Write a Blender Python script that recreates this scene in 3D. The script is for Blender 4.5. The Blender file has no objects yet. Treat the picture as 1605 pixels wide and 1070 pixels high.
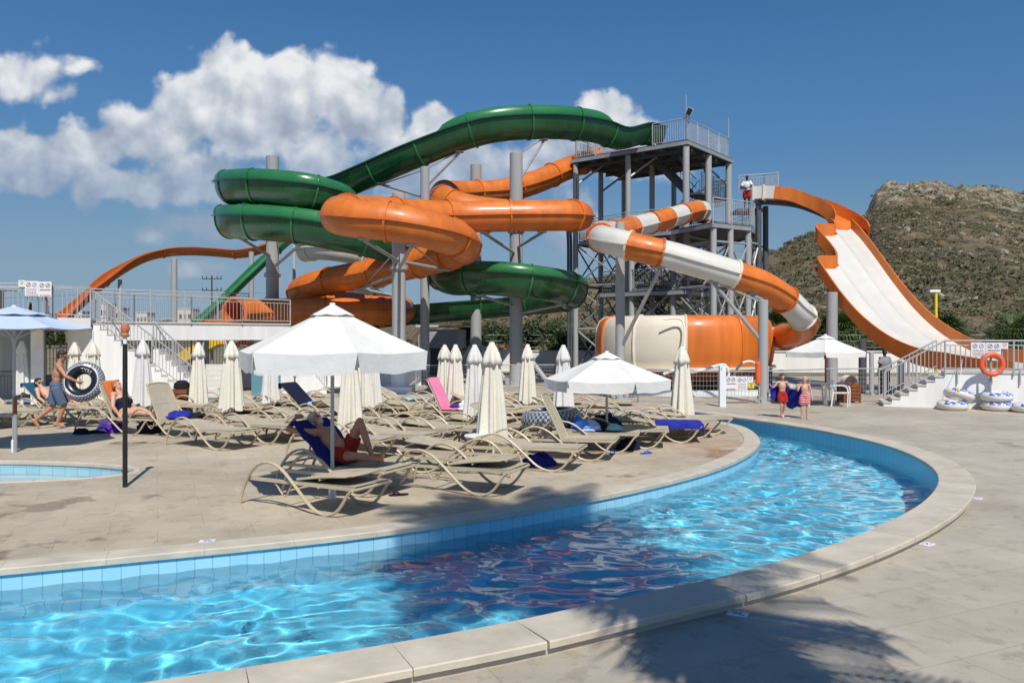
import bpy, bmesh, math, random
import numpy as np
from mathutils import Vector, Matrix, geometry, noise
random.seed(7); np.random.seed(7)
SC = bpy.context.scene; COL = SC.collection
# photograph geometry used as a survey: focal length, principal column, horizon row, eye height
F, CX, HY, EYE = 1248.0, 802.5, 527.0, 2.2
R = math.radians
def P(px, py, d): return Vector(((px-CX)*d/F, d, EYE-(py-HY)*d/F))
def G(px, py, z=0.0):
    d = (EYE-z)*F/(py-HY); return P(px, py, d)
def V(*a): return Vector(a)

# ------------------------------------------------------------------ materials
def nt_new(name):
    m = bpy.data.materials.new(name); m.use_nodes = True
    nt = m.node_tree; b = nt.nodes['Principled BSDF']
    return m, nt, b
def N(nt, t, **kw):
    n = nt.nodes.new(t)
    for k, v in kw.items():
        if k.startswith('i_'): n.inputs[k[2:].replace('_', ' ')].default_value = v
        else: setattr(n, k, v)
    return n
def L(nt, a, b): nt.links.new(a, b)
def ramp(nt, pts, interp='LINEAR'):
    r = nt.nodes.new('ShaderNodeValToRGB'); cr = r.color_ramp; cr.interpolation = interp
    while len(cr.elements) < len(pts): cr.elements.new(0.5)
    for e, (p, c) in zip(cr.elements, pts):
        e.position = p; e.color = (c[0], c[1], c[2], 1) if not isinstance(c, (int, float)) else (c, c, c, 1)
    return r
def mat(name, col, rough=0.5, metal=0.0, var=0.12, scale=3.0, bump=0.0, bscale=40.0, coat=0.0, spec=0.5, trans=0.0, streak=False):
    m, nt, b = nt_new(name)
    tc = N(nt, 'ShaderNodeTexCoord')
    src = tc.outputs['Object']
    if streak:
        mp = N(nt, 'ShaderNodeMapping'); mp.inputs['Scale'].default_value = (1, 1, 0.12); L(nt, src, mp.inputs[0]); src = mp.outputs[0]
    nz = N(nt, 'ShaderNodeTexNoise'); nz.inputs['Scale'].default_value = scale; nz.inputs['Detail'].default_value = 6; nz.inputs['Roughness'].default_value = 0.65
    L(nt, src, nz.inputs['Vector'])
    lo = [max(0, c*(1-var)) for c in col]; hi = [min(1, c*(1+var)) for c in col]
    r = ramp(nt, [(0.3, lo), (0.7, hi)]); L(nt, nz.outputs['Fac'], r.inputs[0]); L(nt, r.outputs[0], b.inputs['Base Color'])
    rr = N(nt, 'ShaderNodeMapRange'); rr.inputs[1].default_value = 0.3; rr.inputs[2].default_value = 0.7
    rr.inputs[3].default_value = max(0.02, rough*0.8); rr.inputs[4].default_value = min(1, rough*1.25)
    L(nt, nz.outputs['Fac'], rr.inputs[0]); L(nt, rr.outputs[0], b.inputs['Roughness'])
    b.inputs['Metallic'].default_value = metal
    b.inputs['Coat Weight'].default_value = coat
    b.inputs['Coat Roughness'].default_value = 0.12
    b.inputs['Specular IOR Level'].default_value = spec
    if bump:
        n2 = N(nt, 'ShaderNodeTexNoise'); n2.inputs['Scale'].default_value = bscale; n2.inputs['Detail'].default_value = 4
        L(nt, tc.outputs['Object'], n2.inputs['Vector'])
        bp = N(nt, 'ShaderNodeBump'); bp.inputs['Strength'].default_value = bump; bp.inputs['Distance'].default_value = 0.02
        L(nt, n2.outputs['Fac'], bp.inputs['Height']); L(nt, bp.outputs[0], b.inputs['Normal'])
    if trans:
        tr = N(nt, 'ShaderNodeBsdfTranslucent'); L(nt, r.outputs[0], tr.inputs[0])
        mx = N(nt, 'ShaderNodeMixShader'); mx.inputs[0].default_value = trans
        out = nt.nodes['Material Output']; L(nt, b.outputs[0], mx.inputs[1]); L(nt, tr.outputs[0], mx.inputs[2]); L(nt, mx.outputs[0], out.inputs[0])
    return m
M = {}
def fabric(name, col, **k):
    M[name] = mat(name, col, rough=0.85, var=0.1, scale=6, bump=0.25, bscale=25, spec=0.2, **k)

M['plaster'] = mat('plaster', (0.80, 0.80, 0.78), 0.8, var=0.10, scale=1.6, bump=0.15, bscale=30, streak=True)
M['white_paint'] = mat('white_paint', (0.82, 0.83, 0.83), 0.5, var=0.04)
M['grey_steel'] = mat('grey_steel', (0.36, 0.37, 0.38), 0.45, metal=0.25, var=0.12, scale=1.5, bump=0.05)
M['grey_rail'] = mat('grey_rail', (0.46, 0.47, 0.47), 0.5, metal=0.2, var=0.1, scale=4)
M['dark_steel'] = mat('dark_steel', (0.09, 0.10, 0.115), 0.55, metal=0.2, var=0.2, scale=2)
M['column_paint'] = mat('column_paint', (0.37, 0.38, 0.385), 0.5, var=0.12, scale=1.2, bump=0.05, streak=True)
M['orange_glass'] = mat('orange_fibreglass', (0.61, 0.16, 0.02), 0.46, var=0.2, scale=1.6, coat=0.15, streak=True)
M['rust_orange'] = mat('rust_orange_fibreglass', (0.48, 0.11, 0.014), 0.42, var=0.12, scale=0.9, coat=0.25)
M['green_glass'] = mat('green_fibreglass', (0.006, 0.078, 0.024), 0.3, var=0.3, scale=1.6, coat=0.3, streak=True)
M['green_pale'] = mat('green_pale_fibreglass', (0.028, 0.17, 0.058), 0.32, var=0.15, scale=0.8, coat=0.3)
M['white_glass'] = mat('white_fibreglass', (0.64, 0.625, 0.575), 0.34, var=0.08, scale=0.8, coat=0.3)
M['cream_glass'] = mat('cream_fibreglass', (0.74, 0.69, 0.57), 0.35, var=0.06, scale=0.8, coat=0.25)
M['taupe_frame'] = mat('taupe_frame', (0.50, 0.425, 0.30), 0.42, var=0.08, scale=5)
M['taupe_sling'] = mat('taupe_sling', (0.44, 0.395, 0.305), 0.8, var=0.1, scale=4, bump=0.3, bscale=220, spec=0.2)
M['canvas'] = mat('canvas', (0.87, 0.865, 0.835), 0.85, var=0.05, scale=3, bump=0.35, bscale=12, spec=0.2, trans=0.25)
M['canvas_cream'] = mat('canvas_cream', (0.82, 0.785, 0.68), 0.85, var=0.06, scale=3, bump=0.35, bscale=12, spec=0.2, trans=0.12)
M['canvas_blue'] = mat('canvas_blue', (0.55, 0.66, 0.84), 0.85, var=0.05, scale=3, bump=0.2, bscale=12, spec=0.2, trans=0.15)
M['skin_tan'] = mat('skin_tan', (0.46, 0.225, 0.135), 0.5, var=0.1, scale=9)
M['skin_pale'] = mat('skin_pale', (0.60, 0.34, 0.235), 0.5, var=0.1, scale=9)
M['skin_dark'] = mat('skin_dark', (0.05, 0.03, 0.022), 0.5, var=0.1, scale=9)
M['hair_dark'] = mat('hair_dark', (0.025, 0.018, 0.014), 0.6, var=0.3, scale=40)
M['hair_brown'] = mat('hair_brown', (0.10, 0.055, 0.03), 0.6, var=0.3, scale=40)
M['hair_blond'] = mat('hair_blond', (0.62, 0.45, 0.22), 0.6, var=0.2, scale=40)
M['hair_red'] = mat('hair_red', (0.42, 0.15, 0.055), 0.6, var=0.2, scale=40)
M['hair_grey'] = mat('hair_grey', (0.5, 0.48, 0.45), 0.7, var=0.2, scale=40)
fabric('cloth_navy', (0.012, 0.016, 0.04)); fabric('cloth_blue', (0.02, 0.03, 0.30)); fabric('cloth_mid_blue', (0.04, 0.10, 0.50))
fabric('cloth_royal', (0.014, 0.018, 0.15)); fabric('cloth_red', (0.36, 0.025, 0.02)); fabric('cloth_grey', (0.27, 0.28, 0.30)); fabric('cloth_white', (0.75, 0.75, 0.74))
fabric('cloth_pink', (0.86, 0.25, 0.42)); fabric('cloth_orange', (0.75, 0.20, 0.05)); fabric('cloth_purple', (0.12, 0.04, 0.42))
fabric('cloth_black', (0.015, 0.015, 0.018)); fabric('cloth_lightblue', (0.33, 0.50, 0.85)); fabric('cloth_steel', (0.10, 0.135, 0.21))
fabric('cloth_teal', (0.02, 0.10, 0.17)); fabric('cloth_yellow', (0.75, 0.50, 0.03)); fabric('cloth_brown', (0.10, 0.075, 0.05)); fabric('cloth_aqua', (0.30, 0.55, 0.62))
M['rubber_black'] = mat('rubber_black', (0.012, 0.014, 0.022), 0.3, var=0.2)
M['plastic_blue'] = mat('plastic_blue', (0.015, 0.14, 0.55), 0.35)
M['plastic_white'] = mat('plastic_white', (0.8, 0.8, 0.8), 0.35, var=0.03)
M['plastic_orange'] = mat('plastic_orange', (0.82, 0.12, 0.03), 0.4, var=0.1)
M['vinyl_cream'] = mat('vinyl_cream', (0.76, 0.73, 0.65), 0.35, var=0.05)
M['vinyl_blue'] = mat('vinyl_blue', (0.08, 0.17, 0.62), 0.35, var=0.3, scale=9)
M['yellow_paint'] = mat('yellow_paint', (0.80, 0.62, 0.02), 0.4, var=0.05)
M['yellow_glass'] = mat('yellow_glass', (0.80, 0.52, 0.04), 0.35, var=0.08)
M['wood'] = mat('wood', (0.20, 0.06, 0.022), 0.6, var=0.3, scale=5, streak=True)
M['terracotta'] = mat('terracotta', (0.50, 0.17, 0.09), 0.7, var=0.1)
M['black_post'] = mat('black_post', (0.012, 0.012, 0.014), 0.5, var=0.3, bump=0.2, bscale=20)
M['rust_pole'] = mat('rust_pole', (0.28, 0.085, 0.03), 0.6, var=0.2)
M['teal_paint'] = mat('teal_paint', (0.12, 0.27, 0.34), 0.6, var=0.1)
M['pool_white'] = mat('pool_white', (0.72, 0.78, 0.80), 0.5, var=0.05)
M['sign_white'] = mat('sign_white', (0.78, 0.76, 0.78), 0.5, var=0.03)
M['ink_dark'] = mat('ink_dark', (0.12, 0.10, 0.12), 0.6); M['ink_red'] = mat('ink_red', (0.55, 0.22, 0.2), 0.6); M['ink_blue'] = mat('ink_blue', (0.15, 0.30, 0.5), 0.6)
M['dark_glass'] = mat('dark_glass', (0.012, 0.012, 0.015), 0.1)
M['stone'] = mat('stone', (0.50, 0.46, 0.39), 0.75, var=0.16, scale=2.2, bump=0.2, bscale=25)
M['step_stone'] = mat('step_stone', (0.62, 0.60, 0.55), 0.75, var=0.1, scale=3)
M['trunk'] = mat('trunk_bark', (0.13, 0.095, 0.065), 0.9, var=0.35, scale=6, bump=0.8, bscale=14)
M['far_wall'] = mat('far_wall', (0.62, 0.58, 0.54), 0.9, var=0.1)
M['far_dark'] = mat('far_dark', (0.07, 0.07, 0.08), 0.6)
def leafmat(name, a, b_, tr=0.25):
    m, nt, b = nt_new(name)
    g = N(nt, 'ShaderNodeNewGeometry'); r = ramp(nt, [(0.0, a), (1.0, b_)])
    L(nt, g.outputs['Random Per Island'], r.inputs[0]); L(nt, r.outputs[0], b.inputs['Base Color']); b.inputs['Roughness'].default_value = 0.6
    t = N(nt, 'ShaderNodeBsdfTranslucent'); L(nt, r.outputs[0], t.inputs[0]); mx = N(nt, 'ShaderNodeMixShader'); mx.inputs[0].default_value = tr
    L(nt, b.outputs[0], mx.inputs[1]); L(nt, t.outputs[0], mx.inputs[2]); L(nt, mx.outputs[0], nt.nodes['Material Output'].inputs[0])
    M[name] = m
leafmat('palm_leaf', (0.035, 0.07, 0.018), (0.10, 0.15, 0.035))
leafmat('bush_leaf', (0.022, 0.045, 0.012), (0.075, 0.10, 0.028))
leafmat('scrub_leaf', (0.045, 0.05, 0.02), (0.135, 0.115, 0.056), 0.1)
leafmat('dry_leaf', (0.14, 0.075, 0.035), (0.26, 0.17, 0.08), 0.1)

# ------------------------------------------------------------------ mesh builder
class MB:
    def __init__(s): s.v = []; s.f = []; s.mi = []; s.uv = None
    def add(s, vs, fs, mi=0):
        o = len(s.v); s.v.extend([tuple(v) for v in vs])
        for f in fs: s.f.append(tuple(i+o for i in f)); s.mi.append(mi)
        return s
    def box(s, c, sz, rot=None, mi=0):
        hx, hy, hz = sz[0]/2, sz[1]/2, sz[2]/2; vs = []
        for x, y, z in ((-1,-1,-1),(1,-1,-1),(1,1,-1),(-1,1,-1),(-1,-1,1),(1,-1,1),(1,1,1),(-1,1,1)):
            p = Vector((x*hx, y*hy, z*hz))
            if rot is not None: p = rot @ p
            vs.append(p+Vector(c))
        return s.add(vs, [(0,3,2,1),(4,5,6,7),(0,1,5,4),(1,2,6,5),(2,3,7,6),(3,0,4,7)], mi)
    def beam(s, a, b, w, h, mi=0):
        a, b = Vector(a), Vector(b); t = (b-a); l = t.length; t.normalize()
        up = Vector((0,0,1)) if abs(t.z) < 0.95 else Vector((0,1,0))
        sd = t.cross(up).normalized(); u = sd.cross(t)
        return s.box((a+b)/2, (l, w, h), Matrix((t, sd, u)).transposed(), mi)
    def tube(s, pts, r, n=8, closed=False, caps=True, mi=0, flat=1.0):
        pts = [Vector(p) for p in pts]; k = len(pts)
        rs = r if isinstance(r, (list, tuple)) else [r]*k
        T = []
        for i in range(k):
            a = pts[(i-1) % k] if (closed or i > 0) else pts[i]; b = pts[(i+1) % k] if (closed or i < k-1) else pts[i]
            t = b-a
            T.append(t.normalized() if t.length > 1e-9 else Vector((0,0,1)))
        ref = Vector((0,0,1)) if abs(T[0].z) < 0.9 else Vector((0,1,0))
        u = (ref - T[0]*ref.dot(T[0])).normalized(); vs = []
        for i in range(k):
            u = u - T[i]*u.dot(T[i])
            if u.length < 1e-6: u = T[i].orthogonal()
            u.normalize(); w = T[i].cross(u)
            for j in range(n):
                a = 2*math.pi*j/n
                vs.append(pts[i] + (u*math.cos(a)*flat + w*math.sin(a))*rs[i])
        fs = []
        for i in range(k if closed else k-1):
            for j in range(n):
                a = i*n+j; b = i*n+(j+1) % n; c = ((i+1) % k)*n+(j+1) % n; d = ((i+1) % k)*n+j
                fs.append((a, b, c, d))
        if caps and not closed:
            fs.append(tuple(reversed(range(n)))); fs.append(tuple(range((k-1)*n, k*n)))
        return s.add(vs, fs, mi)
    def lathe(s, prof, n=24, c=(0,0,0), rfun=None, mi=0, cap=True):
        vs = []; c = Vector(c)
        for i, (r, z) in enumerate(prof):
            for j in range(n):
                a = 2*math.pi*j/n; rr = r if rfun is None else rfun(r, z, a, i)
                vs.append(c+Vector((rr*math.cos(a), rr*math.sin(a), z)))
        fs = [(i*n+j, i*n+(j+1) % n, (i+1)*n+(j+1) % n, (i+1)*n+j) for i in range(len(prof)-1) for j in range(n)]
        if cap:
            fs.append(tuple(reversed(range(n)))); fs.append(tuple(range((len(prof)-1)*n, len(prof)*n)))
        return s.add(vs, fs, mi)
    def torus(s, R_, r, c=(0,0,0), rot=None, n=40, m=14, mi=0, mifun=None, sy=1.0):
        vs = []; fs = []
        for i in range(n):
            a = 2*math.pi*i/n
            for j in range(m):
                b = 2*math.pi*j/m
                p = Vector(((R_+r*math.cos(b))*math.cos(a), (R_+r*math.cos(b))*math.sin(a), r*math.sin(b)*sy))
                if rot is not None: p = rot @ p
                vs.append(p+Vector(c))
        o = len(s.v); s.v.extend([tuple(v) for v in vs])
        for i in range(n):
            for j in range(m):
                s.f.append((o+i*m+j, o+((i+1) % n)*m+j, o+((i+1) % n)*m+(j+1) % m, o+i*m+(j+1) % m))
                s.mi.append(mifun(i, j) if mifun else mi)
        return s
    def ball(s, c, r, n=12, m=8, rot=None, mi=0):
        r = (r, r, r) if isinstance(r, (int, float)) else r; c = Vector(c); vs = [c+_r(rot, Vector((0,0,-r[2])))]
        for i in range(1, m):
            t = -math.pi/2+math.pi*i/m
            for j in range(n):
                a = 2*math.pi*j/n; vs.append(c+_r(rot, Vector((r[0]*math.cos(t)*math.cos(a), r[1]*math.cos(t)*math.sin(a), r[2]*math.sin(t)))))
        vs.append(c+_r(rot, Vector((0,0,r[2])))); last = len(vs)-1; fs = []
        for j in range(n): fs.append((0, 1+(j+1) % n, 1+j))
        for i in range(m-2):
            for j in range(n): fs.append((1+i*n+j, 1+i*n+(j+1) % n, 1+(i+1)*n+(j+1) % n, 1+(i+1)*n+j))
        for j in range(n): fs.append((last, 1+(m-2)*n+j, 1+(m-2)*n+(j+1) % n))
        return s.add(vs, fs, mi)
    def cone(s, a, b, ra, rb, n=12):          # tapered capsule
        a, b = Vector(a), Vector(b); t = b-a; l = max(t.length, 1e-5); t = t/l; pts = []; rs = []
        for k in (90, 60, 30): pts.append(a-t*ra*math.sin(R(k))*0.98); rs.append(max(1e-4, ra*math.cos(R(k))))
        pts += [a, b]; rs += [ra, rb]
        for k in (30, 60, 90): pts.append(b+t*rb*math.sin(R(k))*0.98); rs.append(max(1e-4, rb*math.cos(R(k))))
        return s.tube(pts, rs, n)
    def sweep(s, frames, prof, mi=0, closed_prof=True, caps=True):
        n = len(prof); vs = []
        for (o, sd, up) in frames:
            for (a, b) in prof: vs.append(o+sd*a+up*b)
        fs = []; m = n if closed_prof else n-1
        for i in range(len(frames)-1):
            for j in range(m):
                fs.append((i*n+j, i*n+(j+1) % n, (i+1)*n+(j+1) % n, (i+1)*n+j))
        if caps and closed_prof:
            fs.append(tuple(reversed(range(n)))); k = len(frames)-1; fs.append(tuple(range(k*n, k*n+n)))
        return s.add(vs, fs, mi)
    def poly(s, pts, z0, z1, mi=0):           # vertical prism over an xy polygon
        n = len(pts); vs = [(p[0], p[1], z0) for p in pts]+[(p[0], p[1], z1) for p in pts]
        fs = [(i, (i+1) % n, n+(i+1) % n, n+i) for i in range(n)]+[tuple(reversed(range(n))), tuple(range(n, 2*n))]
        return s.add(vs, fs, mi)
    def build(s, name, mats, parent=None, smooth=True, world=False, angle=35, fix=True):
        me = bpy.data.meshes.new(name)
        vs = s.v
        if world and parent is not None:
            o = parent.location
            pp = parent.parent
            while pp is not None: o = o+pp.location; pp = pp.parent
            vs = [(x-o.x, y-o.y, z-o.z) for x, y, z in vs]
        me.from_pydata(vs, [], s.f)
        for m in (mats if isinstance(mats, (list, tuple)) else [mats]): me.materials.append(M[m] if isinstance(m, str) else m)
        if any(s.mi): me.polygons.foreach_set('material_index', s.mi)
        if fix:
            bm = bmesh.new(); bm.from_mesh(me); bmesh.ops.recalc_face_normals(bm, faces=bm.faces); bm.to_mesh(me); bm.free()
        if smooth:
            me.polygons.foreach_set('use_smooth', [True]*len(me.polygons))
            if angle: me.set_sharp_from_angle(angle=R(angle))
        me.update()
        ob = bpy.data.objects.new(name, me); COL.objects.link(ob)
        if parent is not None: ob.parent = parent
        return ob
def _r(rot, p): return p if rot is None else rot @ p
def tag(o, label=None, cat=None, group=None, kind=None):
    if label: o['label'] = label
    if cat: o['category'] = cat
    if group: o['group'] = group
    if kind: o['kind'] = kind
    return o
def empty(name, label, cat, loc=(0,0,0), rz=0.0, group=None):
    o = bpy.data.objects.new(name, None); COL.objects.link(o); o.location = loc; o.rotation_euler = (0, 0, rz)
    return tag(o, label, cat, group)
def struct(o): o['kind'] = 'structure'; return o
def copy_tree(o, parent=None):
    c = o.copy(); COL.objects.link(c)
    if parent is not None: c.parent = parent
    for ch in list(o.children): copy_tree(ch, c)
    return c
def crom(pts, step=0.25, closed=False, idx=False):
    pts = [Vector(p) for p in pts]; n = len(pts); out = []; ii = []
    for i in range(n if closed else n-1):
        p1, p2 = pts[i], pts[(i+1) % n]
        p0 = pts[(i-1) % n] if (closed or i > 0) else p1*2-p2
        p3 = pts[(i+2) % n] if (closed or i < n-2) else p2*2-p1
        d1 = max((p1-p0).length, 1e-6)**0.5; d2 = max((p2-p1).length, 1e-6)**0.5; d3 = max((p3-p2).length, 1e-6)**0.5
        m1 = (p2-p1) + d2*((p1-p0)/d1-(p2-p0)/(d1+d2)); m2 = (p2-p1) + d2*((p3-p2)/d3-(p3-p1)/(d2+d3))
        k = max(2, int((p2-p1).length/step))
        for j in range(k):
            t = j/k; t2 = t*t; t3 = t2*t
            out.append(p1*(2*t3-3*t2+1)+m1*(t3-2*t2+t)+p2*(-2*t3+3*t2)+m2*(t3-t2)); ii.append(i+t)
    if not closed: out.append(pts[-1]); ii.append(n-1)
    return (out, ii) if idx else out
def frames_of(pts):
    fr = []; k = len(pts)
    for i in range(k):
        t = (pts[min(i+1, k-1)]-pts[max(i-1, 0)]).normalized()
        sd = t.cross(Vector((0,0,1)))
        sd = sd.normalized() if sd.length > 1e-6 else Vector((1,0,0))
        fr.append((pts[i], sd, sd.cross(t)))
    return fr
def offset2d(pts, d):       # offset an xy polyline to its right (d>0)
    out = []; k = len(pts)
    for i in range(k):
        t = (pts[min(i+1, k-1)]-pts[max(i-1, 0)]); t = Vector((t.x, t.y, 0)).normalized()
        out.append(pts[i]+Vector((t.y, -t.x, 0))*d)
    return out
def solidify(ob, t, off=-1):
    md = ob.modifiers.new('thickness', 'SOLIDIFY'); md.thickness = t; md.offset = off; e = ob.modifiers.new('crisp_edges', 'EDGE_SPLIT'); e.split_angle = R(42); return ob
# ------------------------------------------------------------------ camera, sun, sky
cam = bpy.data.cameras.new('camera'); co = bpy.data.objects.new('camera', cam); COL.objects.link(co); SC.camera = co
cam.sensor_width = 36; cam.lens = F/1605*36; cam.shift_y = -(535-HY)/1605; cam.clip_end = 9000; cam.clip_start = 0.05
co.location = (0, 0, EYE); co.rotation_euler = (R(90), 0, 0)
SUN_EL = 52.0
sd = V(0.24, -0.97, 0).normalized()*math.cos(R(SUN_EL)); sd.z = math.sin(R(SUN_EL))
sl = bpy.data.lights.new('sun', 'SUN'); sl.energy = 4.5; sl.angle = R(0.53); sl.color = (1.0, 0.945, 0.86)
so = bpy.data.objects.new('sun', sl); COL.objects.link(so); so.rotation_euler = sd.to_track_quat('Z', 'Y').to_euler(); so.location = (10, -20, 40)
SC.view_settings.view_transform = 'Standard'; SC.view_settings.look = 'None'; SC.view_settings.gamma = 1; SC.view_settings.exposure = 0.0
SC.cycles.max_bounces = 8; SC.cycles.transparent_max_bounces = 16; SC.cycles.caustics_refractive = True; SC.cycles.caustics_reflective = False
SC.cycles.use_denoising = True; SC.cycles.sample_clamp_indirect = 6.0; SC.cycles.blur_glossy = 0.5

w = bpy.data.worlds.new('World'); SC.world = w; w.use_nodes = True; nt = w.node_tree
bg = nt.nodes['Background']; wo = nt.nodes['World Output']
sky = N(nt, 'ShaderNodeTexSky'); sky.sky_type = 'NISHITA'; sky.sun_disc = False; sky.sun_elevation = R(SUN_EL); sky.sun_rotation = math.atan2(sd.x, sd.y)
sky.air_density = 0.95; sky.dust_density = 0.25; sky.ozone_density = 3.0; sky.altitude = 200
hs = N(nt, 'ShaderNodeHueSaturation'); hs.inputs['Saturation'].default_value = 1.25; L(nt, sky.outputs[0], hs.inputs['Color'])
tg = N(nt, 'ShaderNodeTexCoord'); sg = N(nt, 'ShaderNodeSeparateXYZ'); L(nt, tg.outputs['Generated'], sg.inputs[0])
lo_ = N(nt, 'ShaderNodeMapRange', interpolation_type='SMOOTHSTEP'); lo_.inputs[1].default_value = -0.02; lo_.inputs[2].default_value = 0.36; lo_.inputs[3].default_value = 0.50; lo_.inputs[4].default_value = 0.97; L(nt, sg.outputs[2], lo_.inputs[0])
dv_ = N(nt, 'ShaderNodeVectorMath', operation='SCALE'); L(nt, hs.outputs[0], dv_.inputs[0]); L(nt, lo_.outputs[0], dv_.inputs['Scale']); hz = N(nt, 'ShaderNodeMapRange', interpolation_type='SMOOTHSTEP'); hz.inputs[1].default_value = 0.0; hz.inputs[2].default_value = 0.22; hz.inputs[3].default_value = 0.9; hz.inputs[4].default_value = 0.0; L(nt, sg.outputs[2], hz.inputs[0])
hm_ = N(nt, 'ShaderNodeMix', data_type='RGBA'); L(nt, hz.outputs[0], hm_.inputs[0]); L(nt, dv_.outputs[0], hm_.inputs[6]); hm_.inputs[7].default_value = (2.25, 3.5, 5.0, 1); L(nt, hm_.outputs[2], bg.inputs[0]); bg.inputs[1].default_value = 0.10
tc = N(nt, 'ShaderNodeTexCoord'); sx = N(nt, 'ShaderNodeSeparateXYZ'); L(nt, tc.outputs['Generated'], sx.inputs[0])
def MA(op, a, b=None, c=None, clamp=False):
    n = nt.nodes.new('ShaderNodeMath'); n.operation = op; n.use_clamp = clamp
    for i, x in enumerate((a, b, c)):
        if x is None: continue
        if isinstance(x, (int, float)): n.inputs[i].default_value = x
        else: nt.links.new(x, n.inputs[i])
    return n.outputs[0]
yy = MA('MAXIMUM', sx.outputs[1], 0.02)
ca = MA('MULTIPLY_ADD', MA('DIVIDE', sx.outputs[0], yy), 12.48, 8.025)     # cloud bank coordinates on the northern sky
cb = MA('MULTIPLY_ADD', MA('DIVIDE', sx.outputs[2], yy), -12.48, 5.27)
cv = N(nt, 'ShaderNodeCombineXYZ'); L(nt, ca, cv.inputs[0]); L(nt, cb, cv.inputs[1])
wn = N(nt, 'ShaderNodeTexNoise'); wn.inputs['Scale'].default_value = 1.3; wn.inputs['Detail'].default_value = 5; L(nt, cv.outputs[0], wn.inputs['Vector'])
wsub = N(nt, 'ShaderNodeVectorMath', operation='SUBTRACT'); wsub.inputs[1].default_value = (0.5, 0.5, 0.5); L(nt, wn.outputs['Color'], wsub.inputs[0])
wsc = N(nt, 'ShaderNodeVectorMath', operation='SCALE'); wsc.inputs['Scale'].default_value = 0.75; L(nt, wsub.outputs[0], wsc.inputs[0])
wv = N(nt, 'ShaderNodeVectorMath', operation='ADD'); L(nt, cv.outputs[0], wv.inputs[0]); L(nt, wsc.outputs[0], wv.inputs[1])
CLOUDS = [(3.62,1.10,0.75,0.62,1),(3.2,1.55,0.95,0.6,1),(4.5,1.35,0.9,0.6,1),(5.3,1.35,0.55,0.62,.9),(5.75,1.85,0.75,0.6,.9),(4.2,2.0,1.5,0.6,.8),(2.3,2.15,1.2,0.65,.9),(3.0,2.75,1.2,0.5,.7),
          (1.5,2.3,0.6,0.5,.8),(0.75,2.65,1.0,0.55,.85),(0.1,2.4,0.6,0.5,.8),(0.2,1.2,0.7,0.45,.40),(1.0,1.5,0.5,0.25,.38),(1.3,1.05,0.35,0.2,.26),(1.9,2.95,1.0,0.4,.6),(5.1,2.4,1.0,0.6,.55),
          (6.75,2.1,0.5,0.55,1),(6.4,2.6,0.9,0.5,.9),(7.6,2.7,1.3,0.6,.75),(9.5,1.75,0.55,0.4,1),(9.9,2.3,1.0,0.6,.9),(8.7,2.6,0.8,0.5,.7),(10.6,2.4,0.6,0.45,.5),(3.3,4.2,0.75,0.22,.45),(3.1,3.6,1.2,0.3,.4),(7.0,3.3,1.4,0.5,.4),(8.9,3.4,0.8,0.6,.45)]
dens = None
for cx, cy, rx, ry, amp in CLOUDS:
    s1 = N(nt, 'ShaderNodeVectorMath', operation='SUBTRACT'); s1.inputs[1].default_value = (cx, cy, 0); L(nt, wv.outputs[0], s1.inputs[0])
    s2 = N(nt, 'ShaderNodeVectorMath', operation='MULTIPLY'); s2.inputs[1].default_value = (1/rx, 1/ry, 0); L(nt, s1.outputs[0], s2.inputs[0])
    ln = N(nt, 'ShaderNodeVectorMath', operation='LENGTH'); L(nt, s2.outputs[0], ln.inputs[0])
    v = MA('MULTIPLY_ADD', ln.outputs['Value'], -amp, amp)
    dens = v if dens is None else MA('SMOOTH_MAX', dens, v, 0.25)
def cloud_noise(off):
    va = N(nt, 'ShaderNodeVectorMath', operation='ADD'); va.inputs[1].default_value = off; L(nt, cv.outputs[0], va.inputs[0])
    n = N(nt, 'ShaderNodeTexNoise'); n.inputs['Scale'].default_value = 0.95; n.inputs['Detail'].default_value = 7; n.inputs['Roughness'].default_value = 0.52; n.inputs['Distortion'].default_value = 0.35; L(nt, va.outputs[0], n.inputs['Vector'])
    wj = N(nt, 'ShaderNodeVectorMath', operation='ADD'); wj2 = N(nt, 'ShaderNodeVectorMath', operation='SCALE'); wj2.inputs['Scale'].default_value = 0.35; L(nt, n.outputs['Color'], wj2.inputs[0]); L(nt, va.outputs[0], wj.inputs[0]); L(nt, wj2.outputs[0], wj.inputs[1])
    tot = MA('MULTIPLY_ADD', n.outputs['Fac'], 1.25, -0.62)
    for sc, am in ((1.5, 0.50), (3.9, 0.20), (9.0, 0.06)):
        vo = N(nt, 'ShaderNodeTexVoronoi', feature='SMOOTH_F1'); vo.inputs['Scale'].default_value = sc; vo.inputs['Smoothness'].default_value = 0.35; L(nt, wj.outputs[0], vo.inputs['Vector'])
        tot = MA('ADD', tot, MA('MULTIPLY_ADD', vo.outputs['Distance'], -am, am*0.42))
    return tot
n0 = cloud_noise((3, 7, 0)); n1 = cloud_noise((3.13, 6.74, 0))
dd = MA('ADD', MA('MULTIPLY_ADD', dens, 1.35, 0.04), n0)
mr = N(nt, 'ShaderNodeMapRange', interpolation_type='SMOOTHSTEP'); mr.inputs[1].default_value = 0.02; mr.inputs[2].default_value = 0.40; L(nt, dd, mr.inputs[0])
front = N(nt, 'ShaderNodeMapRange'); front.inputs[1].default_value = 0.03; front.inputs[2].default_value = 0.15; L(nt, sx.outputs[1], front.inputs[0])
thin = N(nt, 'ShaderNodeMapRange', interpolation_type='SMOOTHSTEP'); thin.inputs[1].default_value = 1.7; thin.inputs[2].default_value = 3.4; thin.inputs[3].default_value = 0.96; thin.inputs[4].default_value = 0.58; L(nt, cb, thin.inputs[0])
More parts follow.
